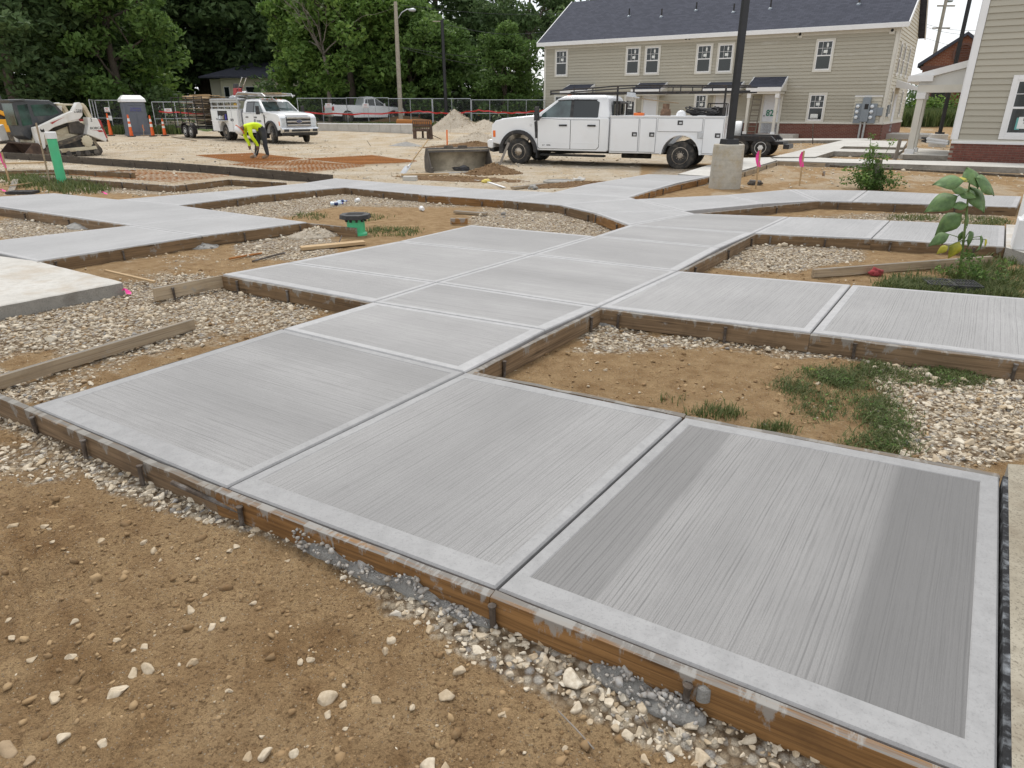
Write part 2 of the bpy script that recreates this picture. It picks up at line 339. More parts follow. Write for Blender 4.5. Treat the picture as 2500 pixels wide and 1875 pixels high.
pan('a9', [(972, 589), (1300, 621), (1452, 576), (1150, 549)], (0, 1), .055, e2=.08)
pan('a10', [(1300, 621), (1654.5, 661), (1759, 604), (1452, 576)], (0, 1), .055, e1=.10)
pan('a11', [(1452, 576), (1759, 604), (1840, 569), (1536, 549)], (0, 1), .055, e1=.10, e3=.08)
pan('a12', [(1536, 549), (1840, 569), (1926, 529), (1697, 521)], (0, 1), .055)
pan('b1', [(1461, 749), (1980, 811.5), (2079.5, 694.5), (1654.5, 661)], (1, 2), .065, e0=.09)
pan('b2', [(1980, 811.5), (2640, 894), (2640, 738), (2079.5, 694.5)], (0, 3), .065, e0=.09)
pan('c1', [(1840, 569), (2127, 582), (2173, 538), (1926, 529)], (1, 2), .07)
pan('c2', [(2127, 582), (2453, 602), (2455, 551), (2173, 538)], (0, 3), .07)
pan('d1', [(1454, 520), (1536, 549), (1697, 521), (1665, 514)], (2, 3), .07)
pan('d2', [(1367, 500), (1454, 520), (1665, 514), (1553, 486)], (2, 3), .07)
pan('e1', [(1553, 486), (1671, 515), (1863, 497), (1767, 476)], (0, 3), .08)
pan('e2', [(1767, 476), (1863, 497), (1996, 490), (1931, 462)], (0, 3), .08)
pan('e3', [(1931, 462), (1996, 490), (2080, 492), (2117, 465)], (2, 3), .08)
pan('e4', [(2080, 492), (2279, 498), (2299, 473), (2117, 465)], (1, 2), .08)
pan('e5', [(2279, 498), (2483, 505), (2495, 479), (2299, 473)], (1, 2), .08)
pan('f1', [(1232, 488.5), (1367, 500), (1553, 486), (1536, 481.5), (1350, 469.5)], (2, 1), .08)
pan('f2', [(1023, 474), (1232, 488.5), (1350, 469.5), (1141, 459)], (1, 2), .08)
pan('f3', [(842, 457), (1023, 474), (1141, 459), (947, 446)], (1, 2), .08)
pan('f4', [(737, 447.5), (814, 459), (842, 457), (947, 446), (819, 435)], (0, 4), .08)
pan('f5', [(548, 466), (636, 475), (814, 459), (737, 447.5)], (0, 3), .08)
pan('f6', [(288, 487), (435, 501), (636, 475), (548, 466)], (2, 3), .08)
pan('g1', [(1350, 469.5), (1536, 481.5), (1598, 462), (1432, 450)], (0, 1), .08)
pan('g2', [(1432, 450), (1598, 462), (1655, 446), (1503, 438)], (0, 1), .08)
pan('g3', [(1503, 438), (1655, 446), (1733, 430), (1582, 425)], (0, 1), .08)
pan('h1', [(-120, 487), (318, 550), (600, 523), (435, 501), (288, 487), (133, 471.5)], (1, 2), .06)
pan('h2', [(318, 550), (492, 575), (750, 542), (600, 523)], (1, 2), .06)
pan('h3', [(-100, 597), (88, 637), (492, 575), (318, 550)], (1, 2), .06)
def inset(P, ds):
    n = len(P); out = []
    for i in range(n):
        a, b, c = P[i - 1], P[i], P[(i + 1) % n]
        e0, e1 = (b - a).normalized(), (c - b).normalized()
        n0, n1 = Vector((-e0.y, e0.x)), Vector((-e1.y, e1.x))
        p0, p1 = b.xy + n0 * ds[i - 1], b.xy + n1 * ds[i]
        den = e0.x * e1.y - e0.y * e1.x
        if abs(den) < .12: out.append((p0 + p1) / 2); continue
        t = ((p1 - p0).x * e1.y - (p1 - p0).y * e1.x) / den; out.append(p0 + e0.xy * t)
    return out
walk = struct(bpy.data.objects.new('walkway', None)); COL.objects.link(walk)
SLABS = []
for key, (P, st, bw, ed) in PAN.items():
    area = sum(P[i - 1].x * P[i].y - P[i].x * P[i - 1].y for i in range(len(P)))
    if area < 0: raise ValueError(key)
    n = len(P); SLABS.append([(p.x, p.y) for p in P])
    near = key[0] == 'a' and int(key[1:]) < 6 or key[0] == 'b'
    gap = .0065 if near else .005
    c = sum(P, Vector()) / n; dirv = (P[st[1]] - P[st[0]]); ang = math.atan2(dirv.y, dirv.x)
    bws = [ed.get('e%d' % i, bw) for i in range(n)]
    r0 = inset(P, [gap] * n); r1 = inset(P, [gap + .007] * n); r2 = inset(P, bws); r3 = inset(P, [b + .004 for b in bws])
    Rm = Matrix.Rotation(-ang, 2); loc = lambda q, z: (*(Rm @ (Vector(q).xy - c.xy)), z)
    b = MB(); rings = [[loc(q, -.115) for q in r0], [loc(q, -.009) for q in r0], [loc(q, -.0005) for q in r1], [loc(q, 0) for q in inset(P, [gap + .011] * n)], [loc(q, 0) for q in r2], [loc(q, -.003) for q in r3]]
    b.loft(rings, cap=False); b.cur = 1; b.add([loc(q, -.003) for q in r3], [tuple(range(n))])
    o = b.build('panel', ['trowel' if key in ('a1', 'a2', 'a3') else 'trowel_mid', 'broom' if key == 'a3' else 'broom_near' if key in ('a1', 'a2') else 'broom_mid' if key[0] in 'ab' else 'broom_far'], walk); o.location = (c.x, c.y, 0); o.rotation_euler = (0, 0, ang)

def inside(x, y, poly):
    r = np.zeros(np.shape(x), bool); n = len(poly)
    for i in range(n):
        x0, y0 = poly[i - 1]; x1, y1 = poly[i]
        if y0 == y1: continue
        r ^= ((y0 > y) != (y1 > y)) & (x < (x1 - x0) * (y - y0) / (y1 - y0) + x0)
    return r
PADL = [G(*p, -.01) for p in [(-160, 604), (88, 637.5), (300, 689), (-160, 778)]]
SLABS.append([(p.x, p.y) for p in PADL])
def in_slab(x, y):
    r = np.zeros(np.shape(x), bool)
    for s in SLABS: r |= inside(x, y, s)
    return r
# ================================================================== the ground sheet
def base_z(x, y):
    x = np.asarray(x, float); y = np.asarray(y, float)
    return -.135 + .62 * sstep(45, 57, y + .35 * np.minimum(x + 16, 0)) + .36 * sstep(38, 45, y) * (1 - sstep(46, 54, y)) * sstep(-14, -11.5, x) * (1 - sstep(1, 3, x))
def blobs(px, py, lst):
    v = np.zeros(np.shape(px))
    for cx, cy, rx, ry, wt in lst:
        d = np.sqrt(((px - cx) / rx) ** 2 + ((py - cy) / ry) ** 2); v = v + wt * (1 - sstep(.55, 1.15, d))
    return np.clip(v, -1, 1)
GRAVEL = [(120, 830, 330, 170, .9), (500, 760, 330, 90, .8), (200, 900, 260, 60, -.5), (330, 800, 150, 40, -.4), (560, 800, 130, 40, -.3), (20, 850, 120, 60, -.3),
          (700, 600, 160, 45, .75), (420, 650, 260, 40, .35), (600, 655, 150, 22, -.4), (130, 560, 180, 40, .9), (1000, 480, 420, 32, .8), (640, 500, 180, 40, .8), (1330, 545, 230, 50, .95), (1010, 545, 130, 30, -.55), (820, 540, 90, 28, -.4),
          (1900, 620, 260, 55, .95), (2080, 660, 130, 22, -.5), (2200, 535, 330, 22, .6), (1480, 800, 130, 40, .7), (1800, 850, 460, 42, .85), (2350, 1010, 240, 150, .95), (2300, 900, 260, 60, .7), (1700, 890, 330, 55, -.5),
          (450, 455, 400, 26, .7), (1680, 430, 110, 30, .8), (1990, 395, 150, 18, .7), (1250, 452, 150, 10, -.3), (120, 1130, 260, 70, .75), (2050, 1850, 260, 60, .6), (300, 1010, 110, 40, .2)]
FRONT0, FRONT1 = G(-90, 921), G(2443, 1921)
def masks(x, y):
    px, py = PX(x, y, base_z(x, y)); n = fbm(x * 1.3, y * 1.3, 4, 3) - .47
    g = blobs(px, py, GRAVEL)
    d = (FRONT1 - FRONT0).xy.normalized(); nn = Vector((d.y, -d.x)); dist = (x - FRONT0.x) * nn.x + (y - FRONT0.y) * nn.y
    band = (1 - sstep(.06, .26, dist + n * .40)) * (dist > -.02)
    fg = dist > -.02
    g = np.where(fg, np.maximum(band * .95, g * .6), g)
    far = sstep(12.5, 15, y + .25 * x)
    left = (px < 1560) | (py < 400)
    g = np.where(left, g * (1 - far) + .30 * far, g)
    tone = np.where(fg, 0.12 * sstep(-.1, .3, n), .42)
    tone = np.where(left & ~fg, tone * (1 - far) + 1.0 * far, tone)
    tone = np.where((py < 480) & (px > 1740), .5 + .25 * (n > .05), tone)
    lawn = sstep(47.5, 49.5, y + .3 * np.minimum(x + 14, 0) + n * 3) * (1 - sstep(51.5, 53, y + .3 * np.minimum(x + 14, 0))) + sstep(60, 62, y)
    lawn = lawn * (x < 16) + sstep(57, 60, y) * (x >= 16) * .9
    return np.clip(g + n * .5, 0, 1), tone, np.clip(lawn, 0, 1), px, py, dist
def ground_z(x, y, fine=True):
    g, t, l, px, py, dist = masks(x, y); z = base_z(x, y)
    near = 1 - sstep(14, 30, np.hypot(x, y))
    z = z + (fbm(x * .55, y * .55, 3, 21) - .45) * (.05 * near + .07 * (1 - near))
    if fine:
        z = z + (fbm(x * 5, y * 5, 4, 31) - .47) * .034 * near + (fbm(x * 26, y * 26, 3, 41) - .44) * .014 * near * (y < 9)
        z = z + (np.abs(fbm(x * 9 + fbm(x * 3, y * 3, 2, 77), y * 9, 3, 51) - .44)) * -.03 * near * (y < 7)
    rip = np.exp(-((px - 90) / 150) ** 2 - ((py - 1480) / 260) ** 2) * (dist > .3); z = z + rip * .010 * np.sin((x * .75 + y * .66) * 95 + 2.5 * fbm(x * 3, y * 3, 2, 88)) * (fbm(x * 2.2, y * 2.2, 3, 91) > .40)
    z = z + np.where(dist > .35, (np.abs(fbm(x * 1.7, y * 1.7, 4, 61) - .47) - .05) * .10, 0)
    band = (dist > -.05) & (dist < .6); z = z + np.where(band, .022 * np.exp(-(np.maximum(dist, 0) / .16) ** 2), 0)
    return z
def gz(x, y): return float(ground_z(np.array([x]), np.array([y]), False)[0])
NR, NA = 520, 500
rr = .45 * (900 / .45) ** (np.arange(NR) / (NR - 1)); aa = np.radians(np.linspace(-78, 78, NA))
X = (rr[:, None] * np.sin(aa)[None]).ravel(); Y = (rr[:, None] * np.cos(aa)[None]).ravel()
Z = ground_z(X, Y); Z = np.where(in_slab(X, Y), np.minimum(Z, -.12), Z)
me = bpy.data.meshes.new('ground'); co = np.stack([X, Y, Z], 1)
i = (np.arange(NR - 1)[:, None] * NA + np.arange(NA - 1)[None]).ravel(); quads = np.stack([i, i + NA, i + NA + 1, i + 1], 1)[:, ::-1]
def np_mesh(me, co, faces, fs):
    me.vertices.add(len(co)); me.vertices.foreach_set('co', co.astype(np.float32).ravel()); nf = len(faces)
    me.loops.add(nf * fs); me.loops.foreach_set('vertex_index', faces.astype(np.int32).ravel())
    me.polygons.add(nf); me.polygons.foreach_set('loop_start', np.arange(nf, dtype=np.int32) * fs); me.update(calc_edges=True); me.validate()
np_mesh(me, co, quads[:, ::-1] if False else np.stack([i, i + 1, i + NA + 1, i + NA], 1)[:, ::-1], 4)
g_, t_, l_, _, _, _ = masks(X, Y)
ca = me.color_attributes.new('mask', 'FLOAT_COLOR', 'POINT'); ca.data.foreach_set('color', np.stack([g_, t_, l_, np.ones_like(g_)], 1).astype(np.float32).ravel())
me.shade_smooth(); me.materials.append(MATS['ground']); ground = struct(put('ground', me))
# ================================================================== stones
def ico(sub):
    bm = bmesh.new(); bmesh.ops.create_icosphere(bm, subdivisions=sub, radius=1); v = np.array([q.co[:] for q in bm.verts]); f = np.array([[a.index for a in q.verts] for q in bm.faces]); bm.free(); return v, f
def rock_shapes(sub, n, amp, seed):
    v, f = ico(sub); r = np.random.default_rng(seed); out = []
    for k in range(n):
        w_ = v.copy()
        for c in range(9):                                   # flat fracture planes
            d = r.normal(size=3); d /= np.linalg.norm(d); h = r.uniform(.30, .72); t = w_ @ d; w_ -= np.outer(np.maximum(t - h, 0), d) * .97
        w_ *= 1 + r.normal(scale=amp, size=(len(v), 1)); out.append(w_ * np.array([1, r.uniform(.65, 1), r.uniform(.5, .8)]))
    return out, f
R0, F0 = rock_shapes(1, 24, .07, 1); R1, F1 = rock_shapes(3, 24, .012, 2)
def scatter(name, x, y, z, r, tint, hi, mat, seed=3):
    g = np.random.default_rng(seed); cs = []; fs = []; ts = []; base = 0
    for k in range(len(x)):
        T, f = (R1, F1) if hi[k] else (R0, F0)
        v = T[g.integers(len(T))] * r[k]; a = g.uniform(0, 6.28); b = g.normal(scale=.35); ca, sa, cb, sb = math.cos(a), math.sin(a), math.cos(b), math.sin(b)
        M = np.array([[ca, -sa * cb, sa * sb], [sa, ca * cb, -ca * sb], [0, sb, cb]])
        cs.append(v @ M.T + (x[k], y[k], z[k])); fs.append(f + base); base += len(v); ts.append(np.full(len(v), tint[k]))
    me = bpy.data.meshes.new(name); np_mesh(me, np.concatenate(cs), np.concatenate(fs), 3)
    t = np.concatenate(ts); ca = me.color_attributes.new('tint', 'FLOAT_COLOR', 'POINT'); ca.data.foreach_set('color', np.stack([t, t, t, np.ones_like(t)], 1).astype(np.float32).ravel())
    me.materials.append(MATS[mat]); return me
def frustum(x, y, pad=60):
    px, py = PX(x, y, -.1); return (px > -pad) & (px < 2500 + pad) & (py < 1875 + pad)
def field(n, y0, y1, rmed, sig, dens, seed, hi_y, rmin=.006, rmax=.07):
    g = np.random.default_rng(seed); a = g.uniform(-.75, .78, n); Yy = np.sqrt(g.uniform(y0 ** 2, y1 ** 2, n)); Xx = a * (Yy + .6)
    ok = frustum(Xx, Yy) & ~in_slab(Xx, Yy); Xx, Yy = Xx[ok], Yy[ok]; gr, tn, lw, px, py, ds = masks(Xx, Yy)
    keep = g.uniform(size=len(Xx)) < dens(gr, ds, px, py, g); Xx, Yy = Xx[keep], Yy[keep]
    r = np.clip(rmed * np.exp(g.normal(scale=sig, size=len(Xx))), rmin, rmax); z = ground_z(Xx, Yy) + r * g.uniform(-.25, .30, len(Xx))
    return Xx, Yy, z, r, np.clip(g.beta(3.4, 2.3, len(Xx)) * .95 + (g.uniform(size=len(Xx)) < .05) * .5, 0, 1), (Yy < 4.2) & (r > .011)
gd = lambda gr, ds, px, py, g: sstep(.30, .62, gr)
parts = [field(34000, .9, 4.4, .0085, .5, lambda gr, ds, px, py, g: sstep(.28, .6, gr) * .95, 5, 4), field(7500, .9, 4.4, .0165, .38, gd, 6, 4),
         field(30000, 4.4, 8.5, .0155, .42, gd, 7, 4), field(17000, 8.5, 17, .026, .35, lambda gr, ds, px, py, g: sstep(.32, .62, gr) * .8, 8, 4)]
cat = [np.concatenate(q) for q in zip(*parts)]
order = np.argsort(-cat[3] / np.hypot(cat[0], cat[1])); big = order[:150]; rest = order[150:]
me = scatter('gravel', *[c[rest] for c in cat], 'stones'); stuff(put('gravel', me, ground)); print('gravel tris', len(me.polygons))
for q in big:
    me = scatter('stone', np.zeros(1), np.zeros(1), np.zeros(1), cat[3][q:q + 1], cat[4][q:q + 1], [True], 'stones', int(q))
    put('stone', me, ground, loc=(cat[0][q], cat[1][q], cat[2][q]))
# pebbles and clods of the brown dirt in front
d1 = field(52000, .9, 7.5, .0070, .62, lambda gr, ds, px, py, g: np.where(ds > .1, .75 * (1 - sstep(.3, .5, gr)), .38) * (.35 + .65 * (vnoise(px / 70, py / 45, 8) > .4)), 15, 4, .003, .034)
me = scatter('dirt_clods', *d1[:4], RNG.uniform(0, 1, len(d1[0])), np.zeros(len(d1[0]), bool), 'clods', 9); stuff(put('dirt_clods', me, ground))
d2 = field(15000, .9, 9, .0062, .6, lambda gr, ds, px, py, g: np.where(ds > .1, .5, .6) * (vnoise(px / 90, py / 60, 5) > .40), 16, 4, .003, .026)
me = scatter('pebbles', *d2[:4], d2[4] * .62, d2[3] > .012, 'stones', 10); stuff(put('pebbles', me, ground))
ROCKS = [(125, 1685, 22, .55), (285, 1692, 24, .75), (363, 1636, 22, .6), (470, 1612, 17, .3), (175, 1605, 15, .7), (150, 1802, 18, .8), (15, 1815, 26, .2), (252, 1812, 14, .7), (800, 1704, 26, .6), (838, 1716, 14, .55), (800, 1740, 13, .6),
         (1095, 1692, 26, .5), (648, 1840, 19, .8), (720, 1835, 14, .8), (605, 1848, 16, .3), (1047, 1862, 24, .85), (1085, 1862, 17, .4), (463, 1478, 14, .6), (515, 1525, 14, .7), (350, 1573, 12, .6), (545, 1505, 11, .7), (955, 1555, 15, .7), (940, 1585, 15, .5), (1095, 1583, 14, .7),
         (1125, 1630, 20, .6), (918, 1715, 16, .4), (845, 1780, 10, .7), (560, 1690, 10, .6), (735, 1612, 12, .6), (757, 1610, 12, .6), (180, 1525, 11, .7), (372, 1340, 11, .5), (250, 1320, 10, .4), (615, 1465, 11, .7), (1440, 1755, 12, .5), (1020, 1520, 12, .6), (30, 1275, 14, .4), (130, 1322, 9, .6), (70, 1850, 14, .2), (1230, 1735, 11, .5),
         (1580, 1848, 18, .5), (1380, 1812, 9, .6), (560, 1345, 9, .7), (575, 1335, 11, .7), (110, 1280, 10, .5), (1225, 1735, 10, .45), (640, 1790, 8, .8), (80, 1605, 12, .5), (30, 1560, 10, .6), (700, 1365, 9, .6)]
for q, (px, py, pr, tn) in enumerate(ROCKS):
    p = G(px, py, -.12); r = pr * 1.0 * (p - Vector((0, 0, EYE))).length / F
    me = scatter('stone', np.zeros(1), np.zeros(1), np.zeros(1), np.array([r]), np.array([tn * .62]), [True], 'stones', 500 + q)
    put('stone', me, ground, loc=(p.x, p.y, float(ground_z(np.array([p.x]), np.array([p.y]))[0]) + r * .05))
d3 = field(30000, 14, 40, .035, .4, lambda gr, ds, px, py, g: np.where((px < 1560) & (py > 320), .55 * (vnoise(px / 60, py / 9, 15) > .38), np.where((px > 1740) & (py < 460), .3, 0)), 18, 4, .02, .08)
me = scatter('yard_stones', *d3[:4], d3[4], np.zeros(len(d3[0]), bool), 'stones', 12); stuff(put('yard_stones', me, ground)); print('yard', len(d3[0]), len(d1[0]), len(d2[0]))
# ================================================================== form boards and stakes
def board(parent, a, b, mat, top=-.004, hgt=.135, th=.038, side=1, name='plank', drop=0):
    """plank from a to b standing on edge outside the slab edge (side=1: right of a->b)"""
    d = (b - a); ln = d.xy.length; ang = math.atan2(d.y, d.x); nrm = Vector((d.y, -d.x, 0)).normalized() * side
    bm_ = MB(); k_ = max(2, int(ln / .14)); y0_, y1_ = min(0, -side * th), max(0, -side * th); rg = []; bow = random.gauss(0, .0015)
    for j in range(k_ + 1):
        u = j / k_; dy = bow * math.sin(math.pi * u) + random.gauss(0, .0007); c1, c2, c3 = (random.gauss(0, .0013) - (random.random() < .06) * .005 for _ in range(3))
        rg.append([((ln - .002) * u, y0_ + dy, -hgt + random.gauss(0, .001)), ((ln - .002) * u, y1_ + dy, -hgt), ((ln - .002) * u, y1_ + dy + random.gauss(0, .0008), c1), ((ln - .002) * u, y0_ + dy + random.gauss(0, .0008), c2)])
    bm_.loft(rg)
    o = bm_.build(name, mat, parent, bevel=.003); o.location = a + nrm * .002 + Vector((0, 0, top)); o.rotation_euler = (random.gauss(0, .006), random.gauss(0, .0015), ang); return o
def stake(parent, p, top=.0, ln=.32, lean=.04, r=.0115):
    b = MB(); b.tube([(0, 0, -ln), (0, 0, -.004), (0, 0, 0)], [r * .8, r, r * .8], 8); b.lathe([(r * 1.35, -.006), (r * 1.35, .0), (r * .8, .002)], 8)
    o = b.build('stake', 'stake_steel', parent); o.location = (p.x, p.y, top); o.rotation_euler = (random.gauss(0, lean), random.gauss(0, lean), 0); return o
def form(pts, mat, label, side=1, stakes=None, step=.85, top=-.004, hgt=.135, plank=2.6, th=.038, zpt=0):
    P = [G(*p, zpt) for p in pts]; t = thing('form_board', label, 'form board', (P[0].x, P[0].y, 0)); org = Vector((P[0].x, P[0].y, 0))
    for a, b in zip(P, P[1:]):
        a = a - org; b = b - org; a.z = b.z = 0; ln = (b - a).length; k = max(1, round(ln / plank)); nrm = Vector(((b - a).y, -(b - a).x, 0)).normalized() * side
        for j in range(k): board(t, a.lerp(b, j / k), a.lerp(b, (j + 1) / k), mat if isinstance(mat, str) else random.choice(mat), top + random.gauss(0, .002) + zpt, hgt, th, side)
        if stakes is None and step:
            u = random.uniform(.1, .35)
            while u < ln - .05:
                stake(t, a.lerp(b, u / ln) + nrm * (th + .016), zpt + random.uniform(-.05, .0)); u += step * random.uniform(.75, 1.25)
    for s in stakes or []:
        q = G(*s, zpt + .0); a, b = min(zip(P, P[1:]), key=lambda ab: abs(((q - ab[0]).cross((ab[1] - ab[0]).normalized())).z)); d = (b - a).normalized(); nrm = Vector((d.y, -d.x, 0)) * side
        f = a + d * (q - a).dot(d) + nrm * (th + .017) - org; stake(t, f, -.022 + zpt, lean=.03)
    return t
form([(-150, 893), (75, 990), (541, 1186)], 'form_grey', 'weathered grey-brown board edging the left half of the foremost walkway', stakes=[(88, 1005), (212, 1060), (352, 1120)])
form([(541, 1186), (1210, 1438), (2443, 1922)], 'form_orange', 'wet orange-brown board edging the right half of the foremost walkway', stakes=[(606, 1212), (1215, 1450), (1690, 1640)], plank=9)
form([(1136, 909), (1461, 750)], 'form_grey', 'board on the edge facing the grassy dirt patch', stakes=[(1215, 870), (1430, 765)])
form([(1461, 750), (1980, 812), (2640, 895)], 'form_grey', 'long weathered board below the walkway joint at the stone strip', stakes=[(1515, 757), (1775, 788), (2090, 826), (2480, 875)], plank=3.2)
form([(2445, 1162), (1670, 1016), (1150, 911)], 'form_grey', 'board hidden behind the foremost walkway beside the grass patch', step=1.4)
form([(689, 801), (75, 990)], 'form_dark', 'thin dark board along the left edge of the foremost panel', th=.018, step=0, top=-.012)
form([(911, 736), (689, 801)], 'form_dark', 'thin dark board between the stepped slab corner and the first joint', th=.018, step=0, top=-.012)
form([(542, 669), (911, 737)], 'form_brown', 'brown board fronting the stepped walkway bay over white stone', stakes=[(585, 678), (710, 700), (890, 735)])
form([(370, 703), (540, 670)], 'old_plank', 'short pale board end standing beside the broken stone near the old pad', stakes=[(415, 695)], hgt=.12)
form([(1654.5, 662), (1840, 570)], 'form_grey', 'grey board on the walkway side facing the stone bed and sunflower', stakes=[(1690, 646), (1770, 605), (1828, 577)])
form([(1840, 570), (2127, 583), (2453, 603)], 'form_brown', 'brown board under the middle right walkway behind the sunflower', stakes=[(1882, 572), (2015, 578), (2175, 586), (2380, 600)])
form([(1700, 521), (1996, 491)], 'form_brown', 'slanting board below the angled walkway toward the lamp pier', step=1.3)
form([(1996, 491), (2483, 506)], 'form_brown', 'straight board below the far right walkway by the white post bases', stakes=[(2047, 493), (2185, 497), (2330, 501)])
form([(1367, 501), (1454, 521), (1534, 549)], ['form_brown', 'form_orange'], 'reddish board on the diagonal edge beside the triangular stone bed', step=.7)
form([(842, 458), (1023, 475), (1232, 489), (1367, 501)], ['form_brown', 'form_orange'], 'reddish boards along the back of the triangular stone bed', step=1.0)
form([(435, 502), (636, 476), (842, 458)], 'form_brown', 'boards rising along the left back of the stone bed by the green riser', step=1.1)
form([(1536, 482), (1598, 462.5), (1733, 431)], ['form_brown', 'form_orange'], 'board on the walkway edge leading up to the lamp pier', step=.9)
form([(88, 638), (492, 576), (750, 543)], ['form_brown', 'form_orange'], 'orange board in front of the smooth slab with grey concrete spill', stakes=[(130, 632), (295, 607), (590, 563), (728, 546)])
form([(-120, 488), (318, 551)], 'form_grey', 'dark splashed board closing the notch left of the smooth slab', step=1.3)
form([(750, 543), (872, 556)], 'form_brown', 'loose board running from the slab corner to the green riser', step=0, plank=9)
form([(5, 377), (400, 402), (814, 434)], 'form_dark', 'long tall dark board bounding the gravel yard behind the mesh bays', step=1.5, hgt=.26, top=.08, plank=5)
form([(99, 430), (425, 454)], 'form_grey', 'grey-brown board beside the green standpipe in front of the mesh bay', step=1.0, top=.0)
form([(425, 454), (558, 438)], 'form_brown', 'tan board turning away from the mesh bay corner', step=1.1, top=.0)
form([(558, 438), (700, 446)], 'form_brown', 'tan board from the mesh bay to the smooth walkway', step=1.0, top=.0)
form([(-60, 421), (160, 415), (330, 424)], 'form_brown', 'board at the back of the mesh bay behind the green standpipe', step=1.2, top=.02)
# ================================================================== vehicle materials
plain('white_paint', (.78, .79, .80), .28, 0, .02, 2, ((.50, .44, .36), .10), coat=.6)
plain('silver_paint', (.80, .82, .85), .3, .15, .03, 2, coat=.6)
plain('black_plastic', (.022, .022, .024), .6, 0, .3, 12, ((.16, .14, .12), .25))
plain('black_steel', (.025, .025, .027), .45, .3, .3, 12, ((.15, .10, .07), .35))
plain('chassis', (.02, .019, .018), .8, .2, .4, 9, ((.14, .11, .08), .4))
plain('rubber', (.028, .027, .026), .85, 0, .3, 10, ((.20, .17, .135), .45), .15)
plain('glass_dark', (.012, .017, .018), .05, 0, .2, 2, spec=.7)
plain('glass_tint', (.05, .075, .075), .04, 0, .8, 2.2, spec=.9)
plain('chrome', (.66, .67, .68), .2, 1, .06, 6, ((.25, .20, .16), .3))
plain('rim_worn', (.42, .37, .31), .42, .85, .25, 14, ((.12, .09, .065), .65))
plain('rim_white', (.72, .72, .70), .45, 0, .06, 8, ((.35, .3, .25), .3))
plain('aluminium', (.52, .53, .54), .4, .8, .12, 10, ((.3, .28, .25), .4))
plain('lamp_clear', (.62, .66, .70), .12, .3, .15, 9, spec=.8)
plain('lamp_red', (.42, .02, .018), .2, 0, .1, 5); plain('lamp_amber', (.75, .16, .02), .25, 0, .1, 5)
plain('badge_blue', (.012, .03, .12), .25, 0, .1, 5); plain('ink_black', (.012, .012, .012), .6, 0, .1, 5); plain('ink_green', (.01, .17, .10), .6, 0, .15, 9)
plain('ink_red', (.52, .03, .03), .6, 0, .1, 5); plain('ink_blue', (.06, .05, .30), .6, 0, .2, 9); plain('ink_grey', (.25, .26, .27), .6, 0, .2, 9)
def arc(cx, cz, r, a0, a1, n=12): return [(cx + r * math.cos(math.radians(a0 + (a1 - a0) * k / n)), cz + r * math.sin(math.radians(a0 + (a1 - a0) * k / n))) for k in range(n + 1)]
def wheel(parent, x, y, r, w_, rim='rim_worn', dish=.06, side=1, steer=0, hubs=10, face=None):
    """tyre with tread grooves, child rim with hub, holes and lug nuts; outer face towards side*y"""
    b = MB(); h = w_ / 2
    b.lathe([(r * .56, -h * .92), (r * .68, -h), (r * .9, -h * .97), (r * .97, -h * .8), (r, -h * .55), (r, -h * .35), (r * .982, -h * .33), (r * .982, -h * .25), (r, -h * .23), (r, h * .23), (r * .982, h * .25), (r * .982, h * .33), (r, h * .35), (r, h * .55), (r * .97, h * .8), (r * .9, h * .97), (r * .68, h), (r * .56, h * .92)], 36, 'y')
    o = b.build('wheel', 'rubber', parent, smooth=35); o.location = (x, y, r); o.rotation_euler = (0, 0, steer)
    c = MB(); s = side; R = r * .6
    prof = [(R * .96, -h * .7), (R * .98, h * .78), (R, h * .94), (R * .94, h * .98), (R * .88, h * .8)]
    prof += [(R * .80, h - dish), (R * .58, h - dish * .8), (R * .46, h - dish * .2), (R * .30, h + max(0, .05 - dish)), (R * .12, h + max(0, .055 - dish)), (R * .02, h + max(0, .055 - dish))]
    c.lathe([(q, t * s) for q, t in prof], 28, 'y')
    for k in range(hubs):
        t = 2 * math.pi * k / hubs; rr_ = R * .46; c.cyl((rr_ * math.cos(t), s * (h - dish * .4), rr_ * math.sin(t)), (rr_ * math.cos(t), s * (h - dish * .2 + .022), rr_ * math.sin(t)), .013, 6)
    c.cur = 1
    for k in range(8):
        t = 2 * math.pi * (k + .5) / 8; rr_ = R * .70; c.cyl((rr_ * math.cos(t), s * (h - dish * .95), rr_ * math.sin(t)), (rr_ * math.cos(t), s * (h - dish * .86 + .004), rr_ * math.sin(t)), R * .075, 8)
    c.build('rim', [rim, 'chassis'], o, smooth=35); return o
def plate(b, poly, f, y, th=.006, side=1):
    """thin plate whose outline is (x,z) on a side plane y=f(z); used for glass and panels"""
    n = len(poly); a = [(x, side * (f(z) + y), z) for x, z in poly]; c = [(x, side * (f(z) + y - th - .01), z) for x, z in poly]
    return b.add(a + c, [tuple(range(n)), tuple(range(2 * n - 1, n - 1, -1))] + [(i, n + i, n + (i + 1) % n, (i + 1) % n) for i in range(n)])
